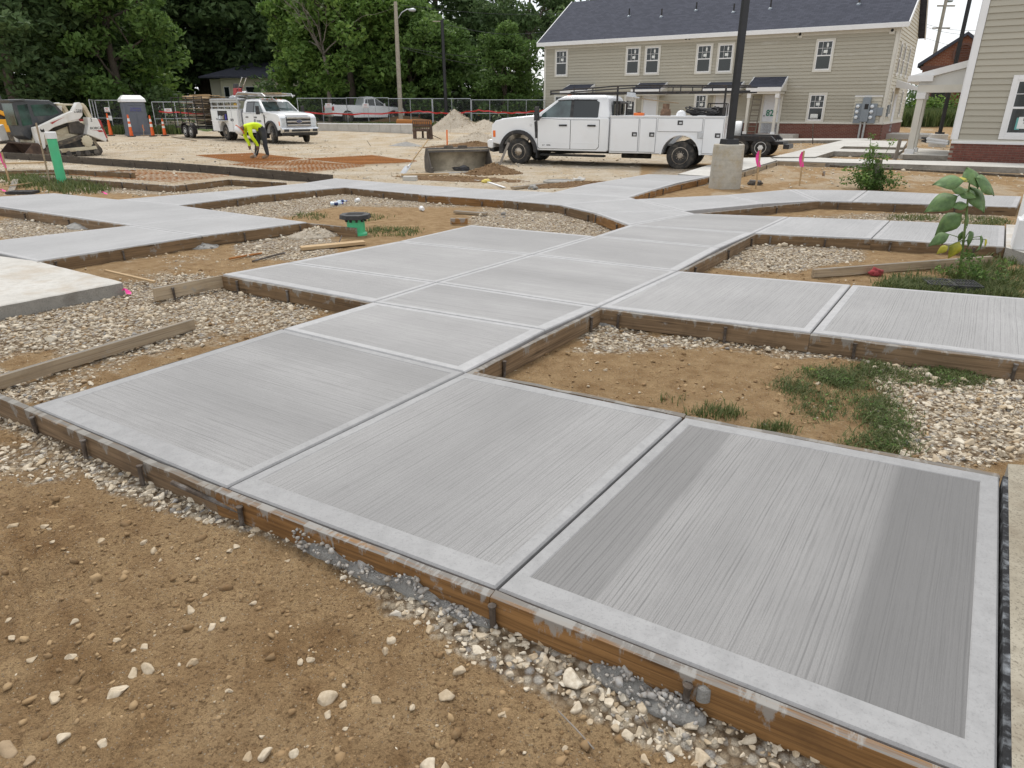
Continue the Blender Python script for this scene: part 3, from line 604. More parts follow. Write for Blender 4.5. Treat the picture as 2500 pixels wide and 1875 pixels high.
def make_truck(name, label, loc, rz, far=False):
    t = thing(name, label, 'truck', loc, rz)
    YB = .99
    b = MB()                                                              # hood, fenders and lower cab with the wheel arch cut out
    prof = [(.93, .66), (.96, .98), (.93, 1.20), (.80, 1.33), (.45, 1.40), (-.50, 1.47), (-.60, 1.43), (-2.93, 1.43), (-2.96, 1.36), (-2.96, .50), (-2.90, .46), (-.58, .46)] + arc(0, .40, .56, 173, 22, 14) + [(.62, .60)]
    b.prism(prof, -YB, YB, 'y'); b.build('cab_body', 'white_paint', t, bevel=.035, seg=3, smooth=40)
    fs = lambda z: .955 - (z - 1.43) * .26                                # side glass plane of the tapered greenhouse
    g = MB(); rings = []
    for z, x0, x1, y in ((1.42, -.50, -2.95, .965), (1.50, -.60, -2.94, .945), (1.95, -1.25, -2.86, fs(1.95)), (2.03, -1.42, -2.80, .76), (2.065, -1.65, -2.65, .62)):
        rings.append([(x0, -y, z), (x0 + .03, -y * .5, z), (x0 + .03, y * .5, z), (x0, y, z), ((x0 + x1) / 2, y, z), (x1, y, z), (x1, -y, z), ((x0 + x1) / 2, -y, z)])
    g.loft(rings); cabt = g.build('cab_top', 'white_paint', t, bevel=.03, smooth=40)
    for k in (-.5, -.25, 0, .25, .5): MB().at((-1.50, k, 2.045)).box(-.05, .05, -.035, .035, 0, .03, .015, .01).build('clearance_lamp', 'lamp_amber', cabt)
    for s in (1, -1):
        w1 = [(-.74, 1.43), (-.80, 1.53), (-1.30, 1.90), (-1.70, 1.925), (-1.70, 1.37), (-1.05, 1.40)]; w2 = [(-1.80, 1.37), (-1.80, 1.925), (-2.50, 1.915), (-2.60, 1.86), (-2.60, 1.45), (-2.52, 1.38)]
        for wn, P in (('front_window', w1), ('rear_window', w2)): plate(MB(), P, fs, .012, side=s).build(wn, 'glass_tint' if wn[0] == 'f' else 'glass_dark', t)
        trim = MB(); plate(trim, [(-1.70, 1.37), (-1.70, 1.94), (-1.80, 1.94), (-1.80, 1.37)], fs, .010, side=s)
        for P in ([(-1.25, 1.905), (-1.29, 1.93), (-1.71, 1.945), (-1.71, 1.92)], [(-1.79, 1.92), (-1.79, 1.95), (-2.52, 1.94), (-2.50, 1.91)]): plate(trim, P, fs, .03, .03, side=s)
        trim.build('window_trim', 'black_plastic', t)
        for dn, P in (('front_door', [(-.66, .56), (-.66, 1.36), (-.76, 1.40), (-1.735, 1.36), (-1.735, .52), (-.72, .52)]), ('rear_door', [(-1.75, .52), (-1.75, 1.36), (-2.66, 1.36), (-2.66, .60), (-2.58, .52)])):
            cx_, cz_ = sum(q[0] for q in P) / len(P), sum(q[1] for q in P) / len(P); Q = [(cx_ + (q[0] - cx_) * 1.03, cz_ + (q[1] - cz_) * 1.025) for q in P]; gp_ = MB(); gp_.prism(Q, min(s * (YB - .02), s * (YB + .003)), max(s * (YB - .02), s * (YB + .003)), 'y'); gp_.build('door_gap', 'chassis', t)
            d = MB(); n = len(P); d.prism(P, s * (YB - .02), s * (YB + .010), 'y') if s > 0 else d.prism(P, s * (YB + .010), s * (YB - .02), 'y')
            do = d.build(dn, 'white_paint', t, bevel=.008)
            hx = -1.50 if dn[0] == 'f' else -2.42
            MB().at((hx, s * (YB + .028), 1.205)).box(-.13, .13, -.015, .015, -.025, .025).build('handle', 'black_plastic', do, bevel=.008)
            MB().at(((P[0][0] + P[-2][0]) / 2, s * (YB + .006), .70)).box(-.46, .46, -.008, .008, -.012, .012).build('trim_strip', 'white_paint', do, bevel=.004)
        fl = MB(); A, B_ = arc(0, .40, .55, 180, 12, 16), arc(0, .40, .66, 182, 10, 16)   # black wheel-arch flare with its mud flap
        fl.prism(A + B_[::-1], s * .95, s * 1.07, 'y') if s > 0 else fl.prism(A + B_[::-1], s * 1.07, s * .95, 'y')
        fl.box(-.66, -.62, min(s * .80, s * 1.05), max(s * .80, s * 1.05), .22, .5); fl.box(.50, .66, min(s * .85, s * 1.06), max(s * .85, s * 1.06), .34, .60); fl.build('wheel_flare', 'black_plastic', t, bevel=.012)
        mb = MB(); mb.box(-.78, -.70, s * .93 if s > 0 else s * 1.20, s * 1.20 if s > 0 else s * .93, 1.42, 1.46); mb.at((-.72, s * 1.24, 1.54)).box(-.07, .07, -.09, .09, -.20, .20, .02, .015); mb.build('mirror', 'black_plastic', t, bevel=.02)
        vb = MB(); vb.at((-.60, s * (YB + .004), 1.08)).prism([(-.06, -.26), (.02, -.26), (.06, .22), (-.03, .26)], -.012, .012, 'y'); vb.build('fender_vent', 'black_plastic', t, bevel=.004)
        MB().at((-.42, s * (YB + .003), 1.21)).lathe([(.001, -.004), (.048, -.004), (.048, .004), (.001, .004)], 16, 'y').build('fender_badge', 'chrome', t)
        rb = MB(); rb.box(-2.85, -.75, min(s * .80, s * 1.02), max(s * .80, s * 1.02), .30, .36); rb.build('running_board', 'chassis', t, bevel=.012)
        hb = MB(); hb.at((.90, s * .80, 1.00)).box(-.12, .075, -.15, .15, -.21, .21, .01, .0); ho = hb.build('headlight', 'lamp_clear', t, bevel=.03)
        MB().at((.84, s * .955, .93)).box(-.03, .06, -.04, .045, -.10, .10).build('side_marker', 'lamp_amber', ho, bevel=.01)
        for x, dsh, yy, st in ((0, .03, .88, 0), (-5.16, .15, .90, 0)): wheel(t, x, s * yy, .405, .235, dish=dsh, side=s, steer=(-.32 if far and x == 0 else 0))
        wheel(t, -5.16, s * .64, .405, .235, dish=.02, side=s)
    ws = MB(); ws.add([(-.57, -.86, 1.49), (-.54, .0, 1.49), (-.57, .86, 1.49), (-1.225, .735, 1.93), (-1.20, 0, 1.93), (-1.225, -.735, 1.93)], [(0, 1, 4, 5), (1, 2, 3, 4)])
    wo = ws.build('windscreen', 'glass_tint', t); sm = wo.modifiers.new('thick', 'SOLIDIFY'); sm.thickness = .012; sm.offset = 1
    rw = MB(); rw.box(-2.985, -2.93, -.62, .62, 1.50, 1.90); rw.build('back_window', 'glass_dark', t, bevel=.01)
    hb = MB(); hb.prism([(.90, 1.30), (.75, 1.385), (-.46, 1.50), (-.46, 1.44), (.80, 1.30)], -.62, .62, 'y'); hb.build('hood', 'white_paint', t, bevel=.03, smooth=40)
    gr = MB(); gr.box(.90, .99, -.66, .66, .80, 1.24); go = gr.build('grille', 'black_plastic', t, bevel=.02)
    for z in (.86, 1.02, 1.19):
        MB().box(.975, 1.015, -.64, .64, z - .035, z + .035).build('grille_bar', 'chrome' if far else 'white_paint', go, bevel=.01)
    bo = MB().at((1.015, 0, 1.02)).lathe([(.001, -.01), (.17, -.01), (.17, .012), (.001, .016)], 24, 'x'); bo.v = [(x, y, 1.02 + (z - 1.02) * .5) for x, y, z in bo.v]; bd = bo.build('badge', 'chrome', t)
    b2 = MB().at((1.028, 0, 1.02)).lathe([(.001, -.01), (.14, -.01), (.14, .008), (.001, .010)], 24, 'x'); b2.v = [(x, y, 1.02 + (z - 1.02) * .46) for x, y, z in b2.v]; b2.build('badge_field', 'badge_blue', bd)
    text('Ford', .085, 'chrome', bd, (1.040, 0, 1.02), (math.pi / 2, 0, math.pi / 2), 'lettering', .002)
    bp = MB(); bp.prism([(.98, .48), (1.10, .52), (1.12, .70), (1.05, .76), (.90, .76), (.90, .5)], -1.0, 1.0, 'y'); bo = bp.build('bumper', 'chrome' if far else 'white_paint', t, bevel=.03, smooth=40)
    MB().box(1.09, 1.125, -.5, .5, .56, .66).build('bumper_slot', 'black_plastic', bo, bevel=.01)
    for s in (1, -1): MB().at((1.108, s * .78, .62)).box(-.02, .02, -.13, .13, -.06, .06).build('fog_lamp', 'black_plastic', bo, bevel=.01)
    MB().prism([(.90, .36), (1.06, .40), (1.08, .52), (.9, .52)], -.95, .95, 'y').build('air_dam', 'black_plastic', t, bevel=.02)
    ch = MB()                                                             # ladder frame, axles, tank, exhaust
    for s in (1, -1): ch.box(-6.7, .7, s * .46 - .05, s * .46 + .05, .44, .62)
    ch.cyl((0, -.8, .40), (0, .8, .40), .08, 10); ch.cyl((-5.16, -.8, .40), (-5.16, .8, .40), .10, 10); ch.lathe([(.02, -.2), (.2, -.14), (.2, .14), (.02, .2)], 12, 'y', (-5.16, 0, .40))
    ch.box(-3.9, -3.05, -.85, -.5, .30, .62); ch.box(-3.0, -.9, -.78, .78, .40, .47); ch.cyl((-4.2, .55, .36), (-3.3, .55, .36), .09, 10); ch.tube([(-.2, .3, .3), (-2.5, .35, .42), (-5.0, .35, .42)], .03, 6); ch.build('chassis', 'chassis', t)
    return t
def service_body(t, x0, x1, z1, far=False):
    """side boxes with compartment doors; arch over the dual wheels; open bed between"""
    for s in (1, -1):
        lo, hi = (.52, 1.06) if s > 0 else (-1.06, -.52)
        P = [(x0, z1), (x0, .44)] + arc(-5.16, .42, .545, 3, 177, 14) + [(x1, .44), (x1, z1)]
        b = MB(); b.prism([(x, z) for x, z in P][::-1], lo, hi, 'y'); b.build('side_box', 'white_paint', t, bevel=.012)
        A = arc(-5.16, .42, .545, 178, 2, 14); B_ = arc(-5.16, .42, .60, 178, 2, 14); yo = s * 1.06
        fb = MB(); fb.prism((A + B_[::-1])[::-1], min(yo, yo + s * .03), max(yo, yo + s * .03), 'y'); fb.build('arch_trim', 'white_paint', t, bevel=.008)
        cb = MB(); cb.box(x1 - .01, x0 + .01, lo - .012, hi + .022, z1, z1 + .03); cb.build('top_rail', 'white_paint', t, bevel=.008)
    MB().box(x1, x0, -.53, .53, .60, .66).build('bed_floor', 'chassis', t); MB().box(x0 - .03, x0, -.52, .52, .6, z1).build('bulkhead', 'black_steel', t)
    MB().box(x1 - .03, x1, -.52, .52, .62, 1.15).build('tailgate', 'white_paint', t); MB().box(x1 - .22, x1 - .03, -1.06, 1.06, .42, .52).build('rear_bumper', 'black_steel', t, bevel=.01)
def comp_door(t, xa, xb, za, zb, s, latch, open_=0):
    y = s * 1.062; MB().box(min(xa, xb) + .002, max(xa, xb) - .002, min(y - s * .004, y + s * .004), max(y - s * .004, y + s * .004), za + .002, zb - .002).build('door_gap', 'ink_grey', t); b = MB(); b.box(min(xa, xb) + .012, max(xa, xb) - .012, min(y, y + s * .022), max(y, y + s * .022), za + .012, zb - .012); o = b.build('compartment_door', 'white_paint', t, bevel=.006)
    if latch:
        lx, lz = latch; k = MB().at((lx, s * 1.088, lz)); k.box(-.075, .075, -.008, .008, -.06, .06); l = k.build('latch', 'black_plastic', o, bevel=.006)
        MB().at((lx, s * 1.094, lz)).box(-.05, .03, -.008, .006, -.035, .02).build('latch_pad', 'aluminium', l, bevel=.004)
    return o
ZT = -.17
# ------------------------------------------------------------------ white service truck standing broadside
P0, P1 = G(1266, 402, ZT), G(1654.6, 415.5, ZT); hd = (P0 - P1).normalized(); rz = math.atan2(hd.y, hd.x); lft = Vector((-hd.y, hd.x, 0))
TR = make_truck('service_truck', 'white crew-cab service truck standing broadside with black ladder rack', P0 - lft * .98, rz)
service_body(TR, -3.02, -6.34, 1.46)
for s in (1, -1):
    comp_door(TR, -3.04, -3.90, .48, 1.43, s, (-3.78, .98)); comp_door(TR, -3.93, -4.42, .48, 1.43, s, (-4.30, .98))
    comp_door(TR, -4.45, -5.74, 1.06, 1.43, s, (-5.10, 1.31)); comp_door(TR, -5.77, -6.32, .48, 1.43, s, (-6.18, .98))
    MB().at((-5.70, s * 1.075, .98)).box(-.085, .085, -.014, .014, -.085, .085).build('fuel_door', 'aluminium', TR, bevel=.01)
text('6.7', .06, 'ink_black', TR, (-.86, 1.006, .62), (math.pi / 2, 0, math.pi), 'lettering', .002); text('DIESEL', .05, 'ink_black', TR, (-1.03, 1.006, .62), (math.pi / 2, 0, math.pi), 'lettering', .002)
rk = MB()
for s in (1, -1):
    y = s * .93
    rk.tube([(-1.05, y, 2.06), (-1.05, y, 2.20)], .022, 6); rk.tube([(-1.05, y, 2.10), (-3.2, y, 2.12), (-6.9, y, 2.13)], .026, 6)
    rk.tube([(-1.05, y, 2.18), (-3.2, y, 2.30), (-4.0, y, 2.31), (-6.9, y, 2.27)], .022, 6)
    for x in (-3.16, -6.25): rk.tube([(x, y, 1.46), (x, y, 2.29)], .030, 6)
    for x in (-1.8, -4.4, -5.0, -5.6): rk.tube([(x, y, 2.11), (x, y, 2.29)], .016, 6)
for x in (-1.05, -3.16, -4.9, -6.25): rk.tube([(x, -.93, 2.12), (x, .93, 2.12)], .024, 6)
rk.build('ladder_rack', 'black_steel', TR, smooth=40)
hb = MB(); hb.tube([(-3.1, -.4, 1.5), (-3.1, -.4, 1.85), (-3.1, .4, 1.85), (-3.1, .4, 1.5)], .03, 6); hb.build('headache_bar', 'black_steel', TR)
M_T = Matrix.Translation(P0 - lft * .98) @ Matrix.Rotation(rz, 4, 'Z')
def on_truck(name, label, cat, x, y, z, group=None):
    p = M_T @ Vector((x, y, z)); return thing(name, label, cat, p, rz, group)
t = on_truck('gas_cylinder', 'rusty gas cylinder with collar standing in the service truck bed', 'cylinder', -4.50, .35, 1.30)
plain('rust_bottle', (.20, .12, .075), .75, .1, .3, 14, ((.08, .05, .035), .6)); b = MB(); b.lathe([(.02, 0), (.15, .02), (.155, .1), (.155, .30), (.12, .38), (.05, .40), (.05, .42)], 18); b.build('body', 'rust_bottle', t, smooth=40)
b = MB(); b.lathe([(.10, .38), (.10, .52), (.09, .52), (.09, .38)], 14); b.box(-.02, .02, -.02, .02, .4, .49); b.build('collar', 'rust_bottle', t)
t = on_truck('hose_coil', 'coil of black hose lying on the service truck bed side', 'hose', -5.62, .62, 1.50); b = MB()
for k in range(9):
    r = .30 + .035 * (k % 4); b.tube([(r * 1.15 * math.cos(a) + .02 * math.sin(k), .16 * math.sin(a + k), .05 + .018 * k + .05 * math.sin(a * 2 + k)) for a in [2 * math.pi * q / 18 for q in range(19)]], .016, 5)
b.build('coil', 'black_plastic', t, smooth=True)
t = on_truck('hard_hat', 'white hard hat resting on the service truck side box', 'hard hat', -5.05, .80, 1.49); b = MB(); b.lathe([(.175, 0), (.15, .015), (.135, .08), (.09, .13), (.02, .155), (.001, .156)], 18); b.build('shell', 'white_paint', t, smooth=True)
b = MB(); b.lathe([(.13, .0), (.19, -.004), (.19, .008), (.13, .015)], 18); b.build('brim', 'white_paint', t)
t = on_truck('toolbox', 'flat orange case on the service truck bed behind the cab', 'toolbox', -3.75, .55, 1.48); MB().box(-.14, .14, -.12, .12, 0, .09).build('case', 'lamp_amber', t, bevel=.015); MB().box(-.05, .05, -.02, .02, .09, .115).build('handle', 'black_plastic', t)
t = on_truck('generator', 'small black framed generator at the rear of the service truck bed', 'generator', -6.0, .35, 1.40); b = MB()
for x in (-.25, .25):
    for y in (-.2, .2): b.tube([(x, y, 0), (x, y, .42)], .018, 6)
b.tube([(-.25, .2, .42), (.25, .2, .42), (.25, -.2, .42), (-.25, -.2, .42), (-.25, .2, .42)], .018, 6); b.build('frame', 'black_steel', t); MB().box(-.2, .2, -.16, .16, .02, .32).build('engine', 'chassis', t, bevel=.03)
def shovel(name, label, loc, rot, square=True, ln=1.2, handle='new_wood'):
    t = thing(name, label, 'shovel', loc); t.rotation_euler = rot
    b = MB(); b.tube([(0, 0, .22), (.01, 0, .7), (0, 0, ln)], [.017, .018, .016], 8); b.build('handle', handle, t, smooth=True)
    b = MB(); b.add([(-.115, .012, 0), (0, -.012, 0), (.115, .012, 0), (.12, .02, .25), (0, -.004, .29), (-.12, .02, .25)], [(0, 1, 4, 5), (1, 2, 3, 4)]); o = b.build('blade', 'aluminium', t); o.modifiers.new('thick', 'SOLIDIFY').thickness = .004
    b = MB(); b.tube([(0, 0, .24), (0, -.01, .40)], [.03, .021], 8); b.build('socket', 'aluminium', t); return t
q = M_T @ Vector((-3.45, 1.0, 2.02)); shovel('shovel', 'square shovel hung along the black ladder rack', q, (0, math.radians(97), rz + math.pi), ln=1.55, handle='old_plank')

# ------------------------------------------------------------------ service truck in front of the trees, three-quarter view
FA = G(669, 350, -.12); rzF = math.atan2(-.70, .715); hf = Vector((math.cos(rzF), math.sin(rzF), 0)); rgt = Vector((hf.y, -hf.x, 0))
loc = FA - rgt * .95
FT = make_truck('service_truck', 'white service truck with lumber on its roof rack hitched to a lumber trailer', loc, rzF, far=True)
service_body(FT, -3.30, -6.6, 1.56, True)
for s in (1, -1):
    comp_door(FT, -3.34, -4.02, .46, 1.54, s, (-3.95, 1.05)); comp_door(FT, -4.05, -4.55, .46, 1.54, s, (-4.15, 1.05))
    comp_door(FT, -5.75, -6.58, .46, 1.54, s, (-5.9, 1.05))
MB().box(-5.72, -4.58, -1.075, -1.055, 1.02, 1.50).build('open_compartment', 'chassis', FT)
MB().at((-5.15, -1.28, 1.0)).box(-.58, .58, -.22, .22, 0, .02).build('drop_door', 'white_paint', FT, bevel=.005)
for k in range(7): MB().at((-5.6 + .15 * k, -1.10, 1.06)).box(-.05, .05, -.04, .05, 0, .10 + .22 * random.random(), .01, .01).build('stored_tool', random.choice(['ink_blue', 'aluminium', 'black_plastic', 'white_paint', 'old_plank']), FT, bevel=.01)
MB().prism([(-3.28, .46), (-3.28, 1.56), (-3.05, 1.56), (-3.05, .46)], -1.04, 1.04, 'y').build('diamond_plate', 'aluminium', FT, bevel=.01)
b = MB()
for s in (1, -1):
    y = s * 1.0
    for z in (1.72, 1.95): b.box(-6.6, -3.2, y - .03, y + .03, z - .04, z + .04)
    for x in (-6.5, -5.7, -4.9, -4.1, -3.3): b.box(x - .04, x + .04, y - .028, y + .028, 1.56, 2.0)
    b.tube([(-3.4, y, 2.0), (-3.3, y, 2.30), (-3.1, y, 2.38), (-.9, y * .8, 2.30), (-.7, y * .75, 2.16)], .03, 8)
for x in (-6.4, -5.2, -4.0, -3.2, -2.0, -.95): b.box(x - .035, x + .035, -1.0, 1.0, 2.06 if x < -3.3 else 2.20, 2.12 if x < -3.3 else 2.26)
b.build('rack', 'aluminium', FT)
MB().at((-4.9, 0, 2.0)).box(-1.7, 1.7, -1.04, 1.04, 0, .10).build('rack_deck', 'aluminium', FT, bevel=.02)
M_F = Matrix.Translation(loc) @ Matrix.Rotation(rzF, 4, 'Z')
plain('tool_yellow', (.62, .36, .02), .5, 0, .15, 8, ((.12, .1, .08), .4))
text('PREMIER', .13, 'ink_grey', FT, (-1.18, -1.005, 1.02), (math.pi / 2, 0, 0), 'lettering', .002, bold=.004)
b = MB().at((-1.62, -1.004, 1.02)); b.prism([(-.12, -.02), (-.04, .10), (.06, .12), (.11, .02), (.04, -.11), (-.08, -.10)], -.004, .004, 'y'); b.build('emblem', 'ink_grey', FT)
t = thing('lumber', 'stack of pale boards strapped on the far truck roof rack', 'lumber', M_F @ Vector((-2.4, 0, 2.27)), rzF)
for k in range(9):
    x = random.uniform(-.3, .3); MB().box(-1.9 + x, 1.9 + x, -.07, .07, 0, .04).build('board', random.choice(['new_wood', 'new_wood', 'old_plank']), t).location = (0, -.5 + .16 * (k % 5) + .02 * k, .045 * (k // 5))
t = thing('power_trowel', 'red and chrome concrete machine tied upright on the far truck rack', 'machine', M_F @ Vector((-4.6, -.3, 2.12)), rzF)
plain('tool_red', (.38, .03, .03), .5, 0, .2, 8, ((.12, .1, .08), .4))
b = MB(); b.box(-.2, .25, -.2, .2, .15, .5, .04, .04); b.build('engine', 'tool_red', t, bevel=.03)
b = MB()
for y in (-.12, .12): b.tube([(.1, y, .3), (.7, y, .75), (1.0, y, 1.0)], .022, 6)
for k in range(6): b.tube([(-.4 + .15 * k, -.35, .05), (-.1 + .12 * k, .3, .35)], .02, 6)
b.lathe([(.5, .02), (.5, .06), (.47, .06), (.47, .02)], 20); b.build('frame', 'chrome', t, smooth=True)
b = MB(); b.box(-.25, .05, -.12, .12, .5, .72, .03, .03); b.build('air_filter', 'black_plastic', t, bevel=.02); MB().tube([(0.9, -.2, .95), (1.05, .2, 1.02)], .025, 6).build('handle', 'black_plastic', t)
t = thing('cut_off_saw', 'yellow power saw lying on the far truck side box', 'saw', M_F @ Vector((-3.75, -.85, 1.66)), rzF); MB().box(-.22, .15, -.1, .1, 0, .22, .03, .02).build('body', 'tool_yellow', t, bevel=.03)
b = MB(); b.lathe([(.01, -.004), (.16, -.004), (.16, .004), (.01, .004)], 18, 'y', (.30, 0, .14)); b.build('blade', 'aluminium', t); b = MB(); b.tube([(-.25, 0, .1), (-.1, 0, .32), (.12, 0, .30)], .02, 6); b.build('handle', 'black_plastic', t)

# ------------------------------------------------------------------ lumber trailer behind it
TL = M_F @ Vector((-9.9, 0, 0)); tr = thing('lumber_trailer', 'black stake-sided tandem trailer loaded high with old lumber', 'trailer', (TL.x, TL.y, -.12), rzF)
b = MB(); b.box(-2.3, 2.3, -.98, .98, .52, .62); b.tube([(2.3, .6, .56), (3.5, 0, .52)], .05, 6); b.tube([(2.3, -.6, .56), (3.5, 0, .52)], .05, 6); b.build('deck', 'black_steel', tr)
for s in (1, -1):
    for x in (-2.2, -1.1, 0, 1.1, 2.2): MB().tube([(x, s * 1.0, .5), (x + .05, s * 1.02, 2.25)], .028, 6).build('post', 'black_steel', tr)
    for z in (1.1, 1.7, 2.2): MB().tube([(-2.25, s * 1.01, z), (2.25, s * 1.01, z)], .022, 6).build('rail', 'black_steel', tr)
    b = MB(); b.prism(arc(-.42, .38, .46, 200, 90, 8)[::1] + arc(.42, .38, .46, 90, -20, 8) + [(.7, .40)] + arc(.42, .38, .42, 0, 90, 8) + arc(-.42, .38, .42, 90, 180, 8), s * .98 if s > 0 else s * 1.24, s * 1.24 if s > 0 else s * .98, 'y'); b.build('mudguard', 'black_steel', tr)
    for x in (-.42, .42): wheel(tr, x, s * 1.1, .36, .2, 'rim_white', .05, s, hubs=6)
rl = thing('lumber', 'jumbled pile of grey and tan boards on the black trailer', 'lumber', (TL.x, TL.y, .5), rzF)
for k in range(46):
    ln = random.uniform(1.0, 2.1); z = .03 + .037 * k; mt = random.choice(['old_plank', 'form_grey', 'form_dark', 'old_plank']) if k < 40 else 'new_wood'
    o = MB().box(-ln, ln, -.12, .12, 0, .042).build('board', mt, rl); o.location = (random.uniform(-.25, .25), random.uniform(-.7, .7), z); o.rotation_euler = (random.gauss(0, .05), random.gauss(0, .02), random.gauss(0, .05))

# ------------------------------------------------------------------ silver pickup on the street
ps, pe = AT(842, 297, 56.5), AT(950, 297, 58.5); hs_ = (pe - ps); hs_.z = 0; rzS = math.atan2(hs_.y, hs_.x); zs = .46
sv = thing('pickup_truck', 'silver crew-cab pickup parked behind the chain-link fence', 'truck', (pe.x, pe.y, zs), rzS)
b = MB(); P = [(.92, .45), (.96, .75), (.88, 1.02), (.45, 1.10), (-.45, 1.15), (-.55, 1.18), (-2.40, 1.18), (-2.45, 1.22), (-4.85, 1.25), (-4.92, 1.18), (-4.92, .62), (-4.85, .48), (-4.2, .45)] + arc(-3.75, .40, .46, 5, 175, 12)[::-1][::-1] + [(-3.2, .38)]
P = [(.92, .45), (.96, .75), (.88, 1.02), (.45, 1.10), (-.45, 1.15), (-.55, 1.18), (-2.40, 1.18), (-2.45, 1.24), (-4.85, 1.27), (-4.92, 1.18), (-4.92, .62), (-4.85, .48), (-4.23, .46)] + arc(-3.75, .40, .47, 172, 8, 10) + [(-3.26, .36), (-.5, .36)] + arc(0, .40, .47, 172, 8, 10) + [(.5, .44)]
b.prism(P, -.98, .98, 'y'); b.build('body', 'silver_paint', sv, bevel=.04, smooth=40)
fs2 = lambda z: .95 - (z - 1.15) * .28; g = MB(); rings = []
for z, x0, x1, y in ((1.14, -.48, -2.46, .955), (1.72, -1.25, -2.30, fs2(1.72)), (1.86, -1.55, -2.15, .70), (1.88, -1.7, -2.05, .5)): rings.append([(x0, -y, z), (x0, y, z), ((x0 + x1) / 2, y, z), (x1, y, z), (x1, -y, z), ((x0 + x1) / 2, -y, z)])
g.loft(rings); g.build('cab_top', 'silver_paint', sv, bevel=.04, smooth=40)
for s in (1, -1):
    for P in ([(-.66, 1.20), (-1.28, 1.66), (-1.42, 1.68), (-1.42, 1.20)], [(-1.50, 1.20), (-1.50, 1.68), (-2.2, 1.66), (-2.32, 1.22)]): plate(MB(), P, fs2, .012, side=s).build('side_window', 'glass_dark', sv)
    for x in (0, -3.75): wheel(sv, x, s * .86, .40, .26, 'rim_worn', .05, s, hubs=6)
    MB().box(-4.95, -4.80, min(s * .86, s * .99), max(s * .86, s * .99), .85, 1.15).build('tail_lamp', 'lamp_red', sv, bevel=.01)
    MB().at((-.78, s * 1.08, 1.27)).box(-.06, .06, -.10, .06, -.08, .10).build('mirror', 'silver_paint', sv, bevel=.02)
    for x in (-1.5, -2.45): MB().box(x - .006, x + .006, min(s * .97, s * .985), max(s * .97, s * .985), .45, 1.15).build('door_gap', 'black_plastic', sv)
MB().box(-5.02, -4.88, -.95, .95, .44, .62).build('bumper', 'chrome', sv, bevel=.02)
ws = MB(); ws.add([(-.55, -.84, 1.20), (-.55, .84, 1.20), (-1.24, .74, 1.69), (-1.24, -.74, 1.69)], [(0, 1, 2, 3)]); wo = ws.build('windscreen', 'glass_dark', sv); wo.modifiers.new('thick', 'SOLIDIFY').thickness = .02
# small dark car roof behind the fence by the house
p = AT(1385, 262, 60); cr = thing('parked_car', 'dark car with pale blue roof reflection behind the fence near the house', 'car', (p.x, p.y + 1, .5), 0.1)
b = MB(); b.prism([(-2.1, .3), (2.1, .3), (2.15, .7), (1.2, .85), (.6, 1.35), (-.9, 1.38), (-1.7, .9), (-2.15, .8)], -.85, .85, 'y'); b.build('body', 'badge_blue', cr, bevel=.06)
for s in (1, -1):
    MB().prism([(1.0, .88), (.5, 1.28), (-.8, 1.30), (-1.4, .92)], s * .80 if s > 0 else s * .86, s * .86 if s > 0 else s * .80, 'y').build('side_window', 'glass_dark', cr)
    for x in (-1.3, 1.3): wheel(cr, x, s * .78, .32, .2, 'rim_worn', .04, s, hubs=5)
# ================================================================== houses
def siding_mat(name, lo, hi, smear):
    m = NT(name); v = m.coord((1, 1, 6)); f = m.noise(v, .9, 4); oi = m.n('ObjectInfo'); c = m.ramp(oi.outputs['Random'], [(0, lo), (1, hi)])
    c = m.mix(m.math('MULTIPLY', f, .25), c, tuple(x * .86 for x in lo)); k = m.noise(m.coord((.5, 1, 3)), .8, 6, .7)
    c = m.mix(m.math('MULTIPLY', m.ramp(k, [(.60, (0, 0, 0)), (.72, (1, 1, 1))]), smear), c, (.62, .61, .57)); m.col(c); m.set(.75, spec=.25); m.bump(m.noise(m.coord((2, 40, 40)), 2, 3), .1, .003)
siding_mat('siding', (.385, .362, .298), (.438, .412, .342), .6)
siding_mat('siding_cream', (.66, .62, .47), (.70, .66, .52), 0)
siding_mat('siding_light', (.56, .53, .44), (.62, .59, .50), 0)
plain('trim_white', (.74, .74, .74), .5, 0, .03, 3, ((.55, .52, .48), .15)); plain('trim_cream', (.62, .60, .54), .6, 0, .04, 3, ((.45, .42, .36), .2)); plain('door_white', (.70, .72, .76), .5, 0, .03, 2, ((.5, .5, .5), .2))
m = NT('shingles'); v = m.coord(rnd=False); br = m.n('TexBrick'); br.inputs['Scale'].default_value = 1; br.inputs['Brick Width'].default_value = .30; br.inputs['Row Height'].default_value = .14; br.inputs['Mortar Size'].default_value = .006; br.offset = .5
br.inputs['Color1'].default_value = (.040, .043, .058, 1); br.inputs['Color2'].default_value = (.068, .072, .094, 1); br.inputs['Mortar'].default_value = (.014, .015, .02, 1); m.l(v, br.inputs['Vector'])
m.col(m.mix(m.math('MULTIPLY', m.noise(v, 30, 5, .7), .6), br.outputs['Color'], (.095, .10, .122))); m.set(.92, spec=.15); m.bump(br.outputs['Fac'], -.4, .01)
